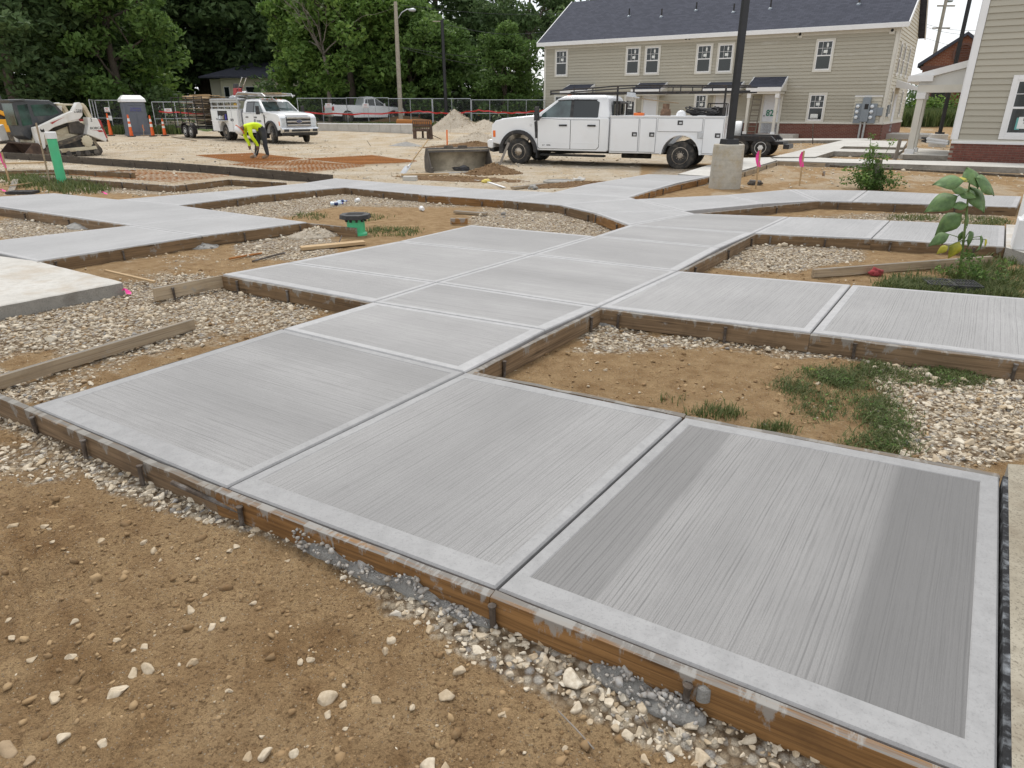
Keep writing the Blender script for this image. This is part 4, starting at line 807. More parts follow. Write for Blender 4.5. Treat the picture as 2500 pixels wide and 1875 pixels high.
def brick_mat(name, a, b, mo, sc=1):
    m = NT(name); v = m.coord(rnd=False, kind='Object'); mp = m.n('Mapping'); mp.inputs['Rotation'].default_value = (math.pi / 2, 0, 0); m.l(v, mp.inputs['Vector'])
    br = m.n('TexBrick'); br.inputs['Scale'].default_value = 1; br.inputs['Brick Width'].default_value = .21 * sc; br.inputs['Row Height'].default_value = .072 * sc; br.inputs['Mortar Size'].default_value = .008 * sc
    for k, c in (('Color1', a), ('Color2', b), ('Mortar', mo)): br.inputs[k].default_value = (*c, 1)
    m.l(mp.outputs[0], br.inputs['Vector']); m.col(m.mix(m.math('MULTIPLY', m.noise(v, 3, 6, .65), .5), br.outputs['Color'], tuple(x * .6 for x in a))); m.set(.9, spec=.2); m.bump(br.outputs['Fac'], -.5, .01)
brick_mat('brick_wall', (.165, .055, .040), (.22, .085, .06), (.26, .22, .19)); brick_mat('brick_far', (.21, .068, .038), (.26, .10, .055), (.30, .22, .17), 1.6)
plain('brick', (.185, .068, .050), .9, 0, .35, 9, ((.10, .04, .035), .5), .3); plain('mortar', (.33, .29, .25), .95, 0, .1, 20)
plain('meter_grey', (.22, .25, .28), .45, .3, .06, 6); plain('conduit', (.42, .43, .43), .5, 0, .1, 6); plain('paper', (.72, .74, .72), .8, 0, .05, 9); plain('teal_film', (.12, .36, .34), .5, 0, .1, 5)
plain('soffit', (.60, .60, .58), .7, 0, .03, 3)
AX = math.atan2(-.559, .829); UX, NX = Vector((.829, -.559, 0)), Vector((.559, .829, 0))
def onwall(org, px, py):
    """photo pixel -> (x, z) on the vertical wall through org along UX"""
    r = AT(px, py, 1.0) - Vector((0, 0, EYE)); k = org.dot(NX) / r.dot(NX); p = r * k; q = p - org; return q.dot(UX), p.z + EYE
def window(par, x, z, w_, h, grid=True, lower=True, trim=.105, name='window', sticker=0, tm='trim_cream'):
    b = MB().at((x, 0, z)); t = trim
    for P in ((-w_ / 2, -w_ / 2 + t, 0, h), (w_ / 2 - t, w_ / 2, 0, h), (-w_ / 2 + t, w_ / 2 - t, 0, t), (-w_ / 2 + t, w_ / 2 - t, h - t, h)): b.box(P[0], P[1], -.075, .01, P[2], P[3])
    o = b.build(name, tm, par, bevel=.006); iw, ih = w_ - 2 * t, h - 2 * t; s = .05; b = MB().at((x, 0, z + t))
    for P in ((-iw / 2, -iw / 2 + s, 0, ih), (iw / 2 - s, iw / 2, 0, ih), (-iw / 2 + s, iw / 2 - s, 0, s + .02), (-iw / 2 + s, iw / 2 - s, ih - s, ih), (-iw / 2 + s, iw / 2 - s, ih * .5 - .03, ih * .5 + .03)): b.box(P[0], P[1], -.066, .008, P[2], P[3])
    if grid:
        for q in (-1 / 6, 1 / 6): b.box(q * (iw - 2 * s) - .009, q * (iw - 2 * s) + .009, -.060, 0, ih * .5 + .03, ih - s)
        b.box(-iw / 2 + s, iw / 2 - s, -.059, 0, ih * .75 - .009, ih * .75 + .009)
    b.build('sash', 'trim_white', o, bevel=.004)
    for z0, z1 in ((s, ih * .5), (ih * .5, ih - s)): MB().at((x, 0, z + t)).box(-iw / 2 + s * .5, iw / 2 - s * .5, -.050, .0, z0, z1).build('pane', 'glass_dark', o)
    if sticker:
        MB().at((x + .06, -.051, z + t + ih * .60)).box(-.10, .10, -.002, 0, -.02, .13).build('sticker', 'paper', o); MB().at((x + .13, -.051, z + t + ih * .86)).box(-.05, .05, -.002, 0, -.10, .08).build('sticker', 'paper', o)
    if sticker > 1: MB().at((x - .05, -.051, z + t + .12)).box(-.20, .20, -.002, 0, 0, .24).build('sticker', 'paper', o); text('NOTICE', .09, 'ink_grey', o, (x - .05, -.055, z + t + .16), (math.pi / 2, 0, 0), 'lettering', .001)
    return o
def siding(par, x0, x1, z0, z1, ex, mat='siding', y=0, skip=None):
    n = int(round((z1 - z0) / ex)); ex = (z1 - z0) / n; b = MB(); L_ = x1 - x0
    b.add([(0, -.040, 0), (L_, -.040, 0), (L_, -.004, ex + .012), (0, -.004, ex + .012), (0, .01, 0), (L_, .01, 0), (L_, .01, ex + .012), (0, .01, ex + .012)], [(0, 1, 2, 3), (5, 4, 7, 6), (0, 4, 5, 1), (3, 2, 6, 7), (0, 3, 7, 4), (1, 5, 6, 2)]); me = b.mesh('siding_board', mat)
    for k in range(n): put('siding_board', me, par, loc=(x0, y, z0 + k * ex))
# ------------------------------------------------------------------ long two-storey row house
q = AT(2012, 135, 42.0); O1 = Vector((q.x, q.y, 0)); xl, _ = onwall(O1, 1329, 200); xr, _ = onwall(O1, 2176, 185)
HO = O1 + UX * xl; HL = xr - xl; HD = 8.6
H1 = thing('row_house', 'long two-storey olive sided row house with dark blue roof and white windows', 'house', (HO.x, HO.y, 0), AX)
_, ZE = onwall(HO, 1760, 84); ZB = onwall(HO, 1907, 301)[1]; ZE = float(ZE); ZR = ZE + 3.05
MB().box(0, HL, .012, HD, -.3, ZE).build('wall_core', 'siding', H1)
siding(H1, .12, HL - .14, ZB + .06, ZE - .32, .178)
MB().box(0, HL, -.06, 0.011, -.3, ZB).build('brick_plinth', 'brick_wall', H1); MB().box(-.05, HL + .06, -.10, 0, ZB - .002, ZB + .09).build('water_table', 'trim_cream', H1, bevel=.01)
for x in (.06, HL - .07): MB().box(x - .075, x + .075, -.055, .012, ZB + .088, ZE).build('corner_board', 'trim_cream', H1, bevel=.006)
MB().box(0.13, HL - .14, -.045, .012, ZE - .32, ZE).build('frieze', 'trim_cream', H1)
b = MB(); ov = .42; A = (-ov, ZE + .06); B_ = (HD / 2, ZR); sl_ = (ZR - ZE - .06) / (HD / 2 + ov)
for s in (0, 1):
    y0, y1 = (-ov, HD / 2) if s == 0 else (HD + ov, HD / 2)
    b.add([(-.4, y0, ZE + .06), (HL + .4, y0, ZE + .06), (HL + .4, y1, ZR), (-.4, y1, ZR), (-.4, y0, ZE - .06), (HL + .4, y0, ZE - .06), (HL + .4, y1, ZR - .14), (-.4, y1, ZR - .14)], [(0, 1, 2, 3), (7, 6, 5, 4), (4, 5, 1, 0), (5, 6, 2, 1), (6, 7, 3, 2), (7, 4, 0, 3)])
roof = b.build('roof', 'shingles', H1)
MB().box(-.42, HL + .42, -ov - .03, -ov + .02, ZE - .17, ZE + .07).build('fascia', 'trim_white', H1, bevel=.01); MB().box(-.38, HL + .38, -ov, 0, ZE - .10, ZE - .07).build('soffit', 'soffit', H1)
for s in (0, 1):
    for x in (-.43, HL + .38):
        y0, y1 = (-ov, HD / 2) if s == 0 else (HD + ov, HD / 2); zz = ZE - .16
        MB().add([(x, y0, zz), (x + .05, y0, zz), (x + .05, y1, ZR - .16), (x, y1, ZR - .16), (x, y0, zz + .24), (x + .05, y0, zz + .24), (x + .05, y1, ZR + .03), (x, y1, ZR + .03)], [(3, 2, 1, 0), (4, 5, 6, 7), (0, 1, 5, 4), (1, 2, 6, 5), (2, 3, 7, 6), (3, 0, 4, 7)]).build('rake_board', 'trim_white', roof)
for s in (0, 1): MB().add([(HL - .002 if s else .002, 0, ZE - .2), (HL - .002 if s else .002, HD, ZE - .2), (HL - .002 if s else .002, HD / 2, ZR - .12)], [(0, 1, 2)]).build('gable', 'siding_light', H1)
for px, py in ((1536, 37), (1615, 40), (1791, 29), (1881, 20), (2097, 10), (1700, 22)):
    x, z = onwall(HO + NX * 1.3, px, py); yy = (z - ZE) / sl_ - ov; x, z = onwall(HO + NX * yy, px, py); zr = ZE + .06 + sl_ * (yy + ov); b = MB(); b.cyl((x, yy, zr - .1), (x, yy, zr + .42), .05, 8); p = b.build('vent_pipe', 'black_steel', roof); MB().at((x, yy, zr)).lathe([(.17, -.12), (.13, -.02), (.06, .03)], 10).build('flashing', 'meter_grey', roof)
def win_px(x0, x1, y0, y1, **k):
    (a, za), (c, zc) = onwall(HO, x0, y1), onwall(HO, x1, y0); a2, _ = onwall(HO, x0 + (x1 - x0) * .0, y0); w_ = max(.85, min(1.25, (c - a) * .93)); return window(H1, (a + c) / 2, za, w_, zc - za, **k)
for x0, x1, y0, y1, st in ((1353.5, 1390, 119, 189, 1), (1524, 1568, 111.6, 185.7, 1), (1570, 1617, 110, 184.6, 1), (1693.6, 1745, 105, 182, 1), (1745, 1798, 103, 181, 1), (1980.6, 2044, 93, 177, 1), (1963.6, 2023.5, 226, 299, 2), (1689, 1732, 227, 300, 1), (1521, 1557, 230, 298, 1), (1351, 1387, 231, 295, 1)): win_px(x0, x1, y0, y1, sticker=st)
for px, py, n in ((1472, 105, 1), (1510, 102, 2), (1680, 95, 2), (1954, 85, 1), (2179, 75, 1)):
    x, z = onwall(HO, px, py); v_ = MB().at((x, 0, z)).box(-.13 * n, .13 * n, -.07, 0, -.16, .14); o = v_.build('vent_hood', 'trim_cream', H1, bevel=.01)
    for k in range(n): MB().at((x + (k - (n - 1) / 2) * .22, -.072, z + .02)).lathe([(.001, -.01), (.075, -.01), (.075, .006), (.001, .006)], 12, 'y').build('vent_hole', 'ink_black', o)
def porch(pxa, pxb, py, posts, ptop):
    (xa, ze), (xb, _) = onwall(HO - NX * 1.25, pxa, py), onwall(HO - NX * 1.25, pxb, py); zt = onwall(HO, ptop[0], ptop[1])[1]
    b = MB(); b.add([(xa, -1.30, ze), (xb, -1.30, ze), (xb, 0, zt), (xa, 0, zt), (xa, -1.30, ze - .06), (xb, -1.30, ze - .06), (xb, 0, zt - .1), (xa, 0, zt - .1)], [(0, 1, 2, 3), (7, 6, 5, 4), (4, 5, 1, 0), (5, 6, 2, 1), (6, 7, 3, 2), (7, 4, 0, 3)]); pr = b.build('porch_roof', 'shingles', H1)
    MB().box(xa - .02, xb + .02, -1.34, -1.29, ze - .22, ze + .01).build('fascia', 'trim_white', pr)
    for x in (xa, xb): MB().add([(x - .03, -1.28, ze - .20), (x + .03, -1.28, ze - .20), (x + .03, -.02, zt - .18), (x - .03, -.02, zt - .18), (x - .03, -1.28, ze - .03), (x + .03, -1.28, ze - .03), (x + .03, -.02, zt + .015), (x - .03, -.02, zt + .015)], [(3, 2, 1, 0), (4, 5, 6, 7), (0, 1, 5, 4), (1, 2, 6, 5), (2, 3, 7, 6), (3, 0, 4, 7)]).build('rake', 'trim_white', pr); MB().prism([(-1.26, ze - .19), (-.02, ze - .19), (-.02, zt - .12)], x - .02, x + .02, 'x').build('cheek', 'trim_cream', pr)
    MB().box(xa + .05, xb - .05, -1.26, -.02, ze - .34, ze - .20).build('beam', 'trim_cream', pr)
    if posts:
        for x in (xa + .16, xb - .16):
            p = MB().at((x, -1.15, 0)).box(-.075, .075, -.075, .075, 0, ze - .33).build('post', 'trim_cream', H1, bevel=.008); MB().at((x, -1.15, 0)).box(-.11, .11, -.11, .11, ze - .56, ze - .335).build('capital', 'trim_white', p, bevel=.01); MB().at((x, -1.15, 0)).box(-.12, .12, -.12, .12, -.06, .22).build('base', 'trim_white', p, bevel=.01)
    return (xa + xb) / 2
porch(1824, 1907, 214, True, (1893, 187)); porch(1716, 1800, 217, False, (1770, 200)); porch(1542, 1610, 219, False, (1590, 202)); porch(1369, 1431, 221, False, (1415, 206))
for x0, x1, y0, y1, num in ((1861, 1903, 236, 321, '829'), (1742, 1783, 238, 315, ''), (1569, 1604, 240, 312, '')):
    (a, zb), (c, zt) = onwall(HO, x0, y1), onwall(HO, x1, y0); w_ = .94; xc = (a + c) / 2; zt = max(zt, zb + 2.03)
    d = MB().box(xc - w_ / 2, xc + w_ / 2, -.06, 0, .12, zt).build('door', 'door_white', H1); tb = MB()
    for P in ((-w_ / 2 - .12, -w_ / 2, .1, zt + .14), (w_ / 2, w_ / 2 + .12, .1, zt + .14), (-w_ / 2, w_ / 2, zt, zt + .14)): tb.box(xc + P[0], xc + P[1], -.09, 0, P[2], P[3])
    tb.build('door_frame', 'trim_cream', d, bevel=.006); MB().at((xc - .36, -.075, 1.08)).lathe([(.01, .03), (.035, .02), (.035, -.02), (.02, -.03)], 10, 'y').build('handle', 'black_steel', d)
    if num: text(num, .48, 'ink_green', d, (xc + .06, -.066, 1.22), (math.pi / 2, 0, 0), 'lettering', .002, (.9, 1), .012)
MB().box(HL * .705, HL * .805, -1.5, -.06, -.25, .10).build('stoop', 'pale_concrete', H1)
# electric meters
(ma, mz0), (mb_, mz1) = onwall(HO, 2078, 300), onwall(HO, 2160, 236); mw = mb_ - ma
mt = MB().box(ma, mb_ - .1, -.03, 0, mz0, mz1).build('meter_board', 'siding_light', H1); MB().box(ma - .03, mb_ - .07, -.045, 0, mz1, mz1 + .07).build('board_cap', 'trim_white', mt)
MB().box(ma + .30 * mw, ma + .58 * mw, -.26, -.03, mz0 + .06, mz1 - .03).build('switch_box', 'meter_grey', mt, bevel=.015); MB().box(ma + .40 * mw, ma + .53 * mw, -.28, -.25, mz0 + .72, mz0 + .98).build('switch_plate', 'ink_black', mt)
for xx in (.12, .62):
    o = MB().box(ma + xx * mw - .08, ma + xx * mw + .30, -.14, -.03, mz0 - .02, mz1 - .35).build('meter_panel', 'meter_grey', mt, bevel=.01)
    for k in range(3): MB().at((ma + xx * mw + .05, -.14, mz0 + .30 + .28 * k)).lathe([(.10, .02), (.10, -.07), (.085, -.10), (.001, -.11)], 16, 'y').build('meter', 'lamp_clear', o, smooth=40)
MB().box(ma + .80 * mw, ma + .80 * mw + .34, -.12, -.03, mz0 + .38, mz0 + .80).build('junction_box', 'meter_grey', mt, bevel=.01)
for k in (.36, .50): MB().cyl((ma + k * mw, -.16, -.15), (ma + k * mw, -.16, mz0 + .08), .055, 10).build('conduit', 'conduit', mt)
# gable end seen at the right: local frame turned so that x runs away along the end wall
GE = thing('row_house_end', 'narrow sided gable end of the row house with tall slim windows', 'house', (*(HO + UX * (HL + .004)).xy, 0), AX + math.pi / 2)
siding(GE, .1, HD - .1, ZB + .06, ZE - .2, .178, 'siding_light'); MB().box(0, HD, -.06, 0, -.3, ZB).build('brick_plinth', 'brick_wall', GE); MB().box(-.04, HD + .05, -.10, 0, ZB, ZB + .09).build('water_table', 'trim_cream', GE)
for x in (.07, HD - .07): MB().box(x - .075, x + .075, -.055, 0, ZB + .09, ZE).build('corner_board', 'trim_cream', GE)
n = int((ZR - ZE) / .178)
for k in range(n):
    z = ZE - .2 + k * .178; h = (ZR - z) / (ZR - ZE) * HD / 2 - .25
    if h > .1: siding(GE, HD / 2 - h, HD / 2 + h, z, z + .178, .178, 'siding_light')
for x in (1.5, 3.4, 5.7): window(GE, x, 3.15, .8, 1.75, grid=False)
window(GE, 1.6, ZB + .35, .8, 1.5, grid=False); MB().box(3.0, 3.9, -.06, 0, .2, 2.25).build('door', 'door_white', GE); window(GE, 6.3, ZB + .3, .8, 1.6, grid=False)
b = MB(); b.add([(2.4, -1.3, 2.55), (4.5, -1.3, 2.55), (4.5, 0, 3.0), (2.4, 0, 3.0), (2.4, -1.3, 2.4), (4.5, -1.3, 2.4), (4.5, 0, 2.6), (2.4, 0, 2.6)], [(0, 1, 2, 3), (7, 6, 5, 4), (4, 5, 1, 0), (5, 6, 2, 1), (6, 7, 3, 2), (7, 4, 0, 3)]); b.build('porch_roof', 'trim_white', GE); MB().box(.55, .85, -.12, 0, ZB + .4, ZB + 1.0).build('junction_box', 'meter_grey', GE)
MB().box(2.2, 5.2, -2.2, -.06, -.2, .12).build('stoop', 'pale_concrete', GE)
for ch in list(GE.children):                                             # the end wall belongs to the same house
    ch.parent = H1; ch.matrix_parent_inverse = Matrix.Translation((HL + .004, 0, 0)) @ Matrix.Rotation(math.pi / 2, 4, 'Z')
bpy.data.objects.remove(GE)
# ------------------------------------------------------------------ near corner of the house at the right edge
c2 = G(2311, 397, -.10); HO2 = Vector((c2.x, c2.y, 0)); ZB2 = onwall(HO2, 2330, 350)[1]
H2 = thing('corner_house', 'near corner of an olive sided house on a brick base', 'house', (HO2.x, HO2.y, 0), AX); L2, D2, ZE2 = 9.0, 8.0, 5.9
MB().box(0, L2, .012, D2, -.3, ZE2 + .3).build('wall_core', 'siding', H2); siding(H2, .17, L2, ZB2 + .12, ZE2, .176)
MB().box(0, L2, -.10, .01, ZB2, ZB2 + .07).build('water_table', 'trim_white', H2, bevel=.008); MB().box(0, L2, -.06, .0, ZB2 + .068, ZB2 + .12).build('table_board', 'trim_cream', H2)
MB().box(-.02, .16, -.062, .012, ZB2 + .118, ZE2).build('corner_board', 'trim_white', H2, bevel=.006); MB().box(-.045, -.0202, -.05, .18, ZB2 + .118, ZE2).build('corner_board', 'trim_white', H2, bevel=.006)
MB().box(0.01, L2, -.045, .012, -.3, ZB2 - .002).build('mortar_bed', 'mortar', H2); MB().box(-.02, L2, -.09, .0, -.3, -.04).build('footing', 'raw_concrete', H2)
bm_ = MB().box(-.098, .098, -.014, .03, -.029, .029).mesh('brick', 'brick'); row = 0; z = ZB2 - .035
while z > -.06:
    x = .10 + (.105 if row % 2 else 0)
    while x < 4.2: put('brick', bm_, H2, loc=(x, -.05 + random.uniform(-.002, .002), z)); x += .208
    z -= .070; row += 1
xw, zw = onwall(HO2, 2436, 340); xt, zt = onwall(HO2, 2469, 184); ww = window(H2, xw + .62, zw, 1.24, zt - zw, trim=.13, sticker=0, tm='trim_white')
sx, sz = onwall(HO2, 2481, 314); sg = MB().at((sx, -.053, sz)).box(0, .62, -.002, 0, 0, .33).build('window_notice', 'paper', ww); MB().at((sx - .05, -.051, sz - .03)).box(0, .12, -.001, 0, 0, .34).build('notice_film', 'teal_film', ww)
MB().at((sx + .12, -.056, sz + .22)).box(0, .4, -.001, 0, 0, .09).build('notice_header', 'ink_black', ww); text('CONDITIONS', .075, 'ink_black', ww, (sx + .36, -.057, sz + .165), (math.pi / 2, 0, 0), 'lettering', .001); text('IN COMPLIANCE', .045, 'ink_grey', ww, (sx + .36, -.057, sz + .105), (math.pi / 2, 0, 0), 'lettering', .001)
# its side porch, roof edge and posts, standing left of the corner
pr = MB(); (pa, pz), (pb, pz2) = onwall(HO2 + NX * 1.6, 2218, 186), onwall(HO2 + NX * 1.6, 2362, 148)
b = MB(); y0, y1 = 1.6, 5.2
b.add([(pa, y0, pz), (.02, y0, pz2 + .05), (.02, y1, pz2 + .05), (pa, y1, pz), (pa, y0, pz - .20), (.02, y0, pz2 - .16), (.02, y1, pz2 - .16), (pa, y1, pz - .20)], [(0, 1, 2, 3), (7, 6, 5, 4), (4, 5, 1, 0), (5, 6, 2, 1), (6, 7, 3, 2), (7, 4, 0, 3)]); po = b.build('porch_roof', 'trim_white', H2)
(ba, bz), (bb, bz2) = onwall(HO2 + NX * 1.7, 2243, 206), onwall(HO2 + NX * 1.7, 2352, 203); MB().box(ba, 0, 1.66, 1.86, bz - .26, bz - .02).build('beam', 'trim_cream', po); MB().add([(ba, 1.70, bz - .02), (0, 1.70, bz - .02), (0, 1.70, pz2 - .15), (ba, 1.70, pz - .19)], [(0, 1, 2, 3)]).build('gable_panel', 'soffit', po)
MB().box(pa + .03, pa + .75, 1.52, 1.60, pz - .17, pz + .02).build('fascia_return', 'trim_white', po)
for yy in (1.76, 2.9):
    xq = ba + .14; p = MB().at((xq, yy, 0)).box(-.10, .10, -.10, .10, .0, bz - .26).build('post', 'trim_cream', H2, bevel=.01); MB().at((xq, yy, 0)).box(-.14, .14, -.14, .14, bz - .46, bz - .262).build('capital', 'trim_white', p, bevel=.01); MB().at((xq, yy, 0)).box(-.15, .15, -.15, .15, -.1, .20).build('base', 'trim_white', p, bevel=.01)
MB().box(ba - .1, -.002, 1.5, 5.2, -.3, .03).build('porch_floor', 'pale_concrete', H2)
# ------------------------------------------------------------------ brick building far right, small cream house far left
bb_ = AT(2256, 152, 62); ap_ = AT(2362, 84, 60); BH = thing('brick_building', 'red brick gabled building with round louvred vent behind the weeds', 'building', (bb_.x, bb_.y, .0), AX)
w_ = 2 * (ap_ - bb_).dot(UX); zt = bb_.z; zp = ap_.z
MB().prism([(0, -.3), (w_, -.3), (w_, zt), (w_ / 2, zp), (0, zt)], 0, 12, 'y').build('wall', 'brick_far', BH)
for s in (0, 1): MB().add([(w_ / 2, -.3, zp + .25), (w_ + .4 if s else -.4, -.3, zt - .1), (w_ + .4 if s else -.4, 12, zt - .1), (w_ / 2, 12, zp + .25), (w_ / 2, -.3, zp), (w_ + .4 if s else -.4, -.3, zt - .4), (w_ + .4 if s else -.4, 12, zt - .4), (w_ / 2, 12, zp)], [(0, 1, 2, 3), (7, 6, 5, 4), (4, 5, 1, 0), (5, 6, 2, 1), (6, 7, 3, 2), (7, 4, 0, 3)]).build('roof', 'shingles', BH)
plain('brown_trim', (.12, .055, .04), .7, 0, .15, 4)
vo_ = MB().at((w_ * .5, -.05, zt + (zp - zt) * .30)); vo_.lathe([(.75, .1), (.75, -.1), (.6, -.1), (.6, .1)], 20, 'y'); vv = vo_.build('vent_ring', 'brown_trim', BH)
for k in range(6): MB().at((w_ * .5, -.06, zt + (zp - zt) * .30 - .42 + k * .17)).box(-.5, .5, -.05, .0, -.03, .05).build('louvre', 'brown_trim', vv)
for x, z, wd, h in ((1.2, zt - 1.2, 1.2, .9), (.9, 1.6, 1.3, 1.5), (6.3, 1.6, 1.3, 1.5)): o = MB().box(x, x + wd, -.06, 0, z, z + h).build('window', 'brown_trim', BH); MB().box(x + .12, x + wd - .12, -.075, -.05, z + .12, z + h - .12).build('pane', 'glass_dark', o)
o = MB().box(3.3, 4.7, -.06, 0, .2, 2.5).build('door', 'brown_trim', BH); MB().prism([(-1.3, 2.9), (0, 3.6), (0, 2.8)], 2.7, 5.3, 'x').build('awning', 'shingles', BH); MB().box(-.15, w_ + .1, -.15, .0, zt - .6, zt - .3).build('cornice', 'brown_trim', BH)
q = AT(536, 190, 74); SH = thing('cream_house', 'small cream house with dark hipped roof among the trees', 'house', (q.x, q.y, .3), -.12)
zb, ze = .3, AT(536, 187, 74).z - .3; W_, DD = 8.2, 8
MB().box(0, W_, 0, DD, -.5, ze).build('wall', 'siding_cream', SH)
for k in range(27): MB().box(.15 + k * .3, .17 + k * .3, -.02, 0, -.4, ze).build('batten', 'siding_cream', SH)
MB().box(-1.3, 0, .4, DD, -.5, ze - .2).build('side_wing', 'siding_light', SH)
zr = AT(536, 152, 77).z - .3; b = MB(); b.add([(-1.9, -.6, ze), (W_ + .6, -.6, ze), (W_ + .6, DD + .6, ze), (-1.9, DD + .6, ze), (1.6, DD / 2, zr), (W_ - 2.4, DD / 2, zr), (-1.9, -.6, ze - .15), (W_ + .6, -.6, ze - .15), (W_ + .6, DD + .6, ze - .15), (-1.9, DD + .6, ze - .15)], [(0, 1, 5, 4), (1, 2, 5), (2, 3, 4, 5), (3, 0, 4), (6, 7, 1, 0), (7, 8, 2, 1), (8, 9, 3, 2), (9, 6, 0, 3), (9, 8, 7, 6)]); b.build('roof', 'shingles', SH)
for x, wd in ((.3, .6), (1.5, .8), (2.6, 1.2), (5.2, .5), (5.9, 1.6), (7.4, .6)): o = MB().box(x, x + wd, -.05, 0, ze - 1.9, ze - .9).build('window', 'trim_white', SH); MB().box(x + .06, x + wd - .06, -.06, -.03, ze - 1.84, ze - .96).build('pane', 'glass_dark', o)
# ================================================================== site objects
plain('orange_plastic', (.80, .13, .02), .5, 0, .1, 6, ((.35, .10, .03), .3)); plain('white_tape', (.75, .75, .74), .5, 0, .05, 8); plain('pink_flag', (.85, .06, .33), .6, 0, .1, 8); plain('green_pvc', (.075, .50, .24), .4, 0, .08, 5, ((.20, .40, .22), .3))
plain('black_rubber', (.018, .018, .018), .85, 0, .2, 9, ((.15, .13, .11), .4)); plain('galvanised', (.46, .48, .50), .45, .7, .1, 12); plain('link_wire', (.20, .21, .22), .6, .3, .1, 12); plain('rust_wire', (.36, .145, .035), .85, .1, .25, 18, ((.20, .07, .02), .5)); plain('porta_grey', (.115, .13, .16), .5, 0, .06, 3, ((.16, .16, .17), .3))
plain('pole_black', (.016, .016, .018), .4, .2, .2, 6); plain('pole_wood', (.36, .32, .26), .85, 0, .18, 8, ((.20, .17, .13), .6), .2); plain('yellow_machine', (.80, .38, .02), .4, 0, .06, 3, ((.3, .2, .1), .3)); plain('cream_dirty', (.58, .52, .38), .6, 0, .1, 4, ((.30, .22, .13), .75)); plain('machine_white', (.70, .69, .66), .45, 0, .05, 4, ((.45, .38, .27), .35))
plain('track_rubber', (.07, .06, .05), .9, 0, .3, 9, ((.30, .24, .16), .75), .3); plain('cab_grey', (.055, .06, .066), .5, .1, .2, 5, ((.2, .18, .15), .3)); plain('cab_glass', (.02, .055, .04), .08, 0, .8, 2.5, spec=.7); plain('bucket_brown', (.085, .055, .042), .7, .3, .35, 6, ((.24, .15, .10), .6)); plain('bucket_worn', (.085, .074, .064), .7, .15, .3, 7, ((.22, .19, .15), .5)); plain('bucket_inside', (.46, .40, .30), .85, 0, .15, 5, ((.20, .17, .13), .7), .3)
def gp(px, py, dz=0):
    """ground point under a photo pixel, on the ground's own height"""
    p = G(px, py, -.13)
    for _ in range(4): p = G(px, py, gz(p.x, p.y))
    return p + Vector((0, 0, dz))
# ------------------------------------------------------------------ lamp pole on its pier, far pole, utility pole
p = gp(1768, 459); t = thing('lamp_pole', 'square black lamp pole rising from the round concrete pier', 'lamp pole', (p.x, p.y, p.z)); hp = AT(1768, 352, p.y).z - p.z
b = MB(); b.box(-.063, .063, -.063, .063, hp + .01, hp + 7.5); b.build('shaft', 'pole_black', t, bevel=.008); MB().box(-.155, .155, -.155, .155, hp - .004, hp + .11, .01, .01).build('base_cover', 'pole_black', t, bevel=.008)
MB().at((0, -.3, hp + 7.5)).box(-.2, .2, -.5, .35, 0, .12).build('lamp_head', 'pole_black', t, bevel=.02); t.rotation_euler = (0, 0, .25)
t2 = thing('concrete_pier', 'round pale concrete pier with horizontal form rings under the black lamp pole', 'pier', (p.x, p.y, p.z)); b = MB(); R = .345; prof = [(R, -.2)]
for k in range(7):
    z = hp * (k + 1) / 7.6; prof += [(R * (1 - .006 * k), z - .006), (R * (1 - .006 * k) - .006, z), (R * (1 - .006 * k) - .001, z + .006)]
prof += [(R * .95, hp - .012), (R * .92, hp), (.001, hp)]; b.lathe(prof, 40); b.build('shaft', 'pier_concrete', t2, smooth=30)
p = AT(2290, 345, 33); t = thing('lamp_pole', 'black lamp pole leaning into view behind the side porch', 'lamp pole', (p.x, p.y, -.1)); MB().box(-.06, .06, -.06, .06, .55, 9).build('shaft', 'pole_black', t); MB().box(-.14, .14, -.14, .14, .5, .60).build('base_cover', 'pole_black', t)
t = thing('concrete_pier', 'squat round concrete pier behind the side porch post', 'pier', (p.x, p.y, -.1)); MB().lathe([(.36, -.1), (.36, .50), (.34, .52), (.001, .52)], 28).build('shaft', 'pale_concrete', t, smooth=30)
p = AT(977, 265, 54); zt = AT(978, 4, 54).z; t = thing('utility_pole', 'weathered wooden utility pole with a street lamp arm', 'utility pole', (p.x, p.y, .3)); b = MB(); b.tube([(0, 0, -.5), (.05, 0, 5), (.1, 0, zt - .3)], [.17, .15, .12], 12); b.build('shaft', 'pole_wood', t, smooth=30)
za = AT(985, 52, 54).z - .3; b = MB(); b.tube([(.1, 0, za), (.5, 0, za + .55), (.9, 0, za + .75), (1.15, 0, za + .72)], .035, 6); b.build('lamp_arm', 'galvanised', t, smooth=True); b = MB().at((1.3, 0, za + .70)); b.lathe([(.02, -.32), (.10, -.25), (.13, .05), (.06, .2)], 10, 'x'); b.build('lamp_head', 'galvanised', t, smooth=True)
p = AT(1088, 290, 52); zt = AT(1086, 48, 52).z; t = thing('black_pole', 'dark slim pole standing among the trees behind the gravel heap', 'pole', (p.x, p.y, .2)); b = MB(); b.tube([(.08, 0, -.5), (-.02, 0, zt - .2)], [.13, .11], 10); b.build('shaft', 'pole_black', t); MB().at((-.35, 0, zt - .3)).box(-.3, .35, -.03, .03, -.03, .03).build('crossarm', 'pole_wood', t)
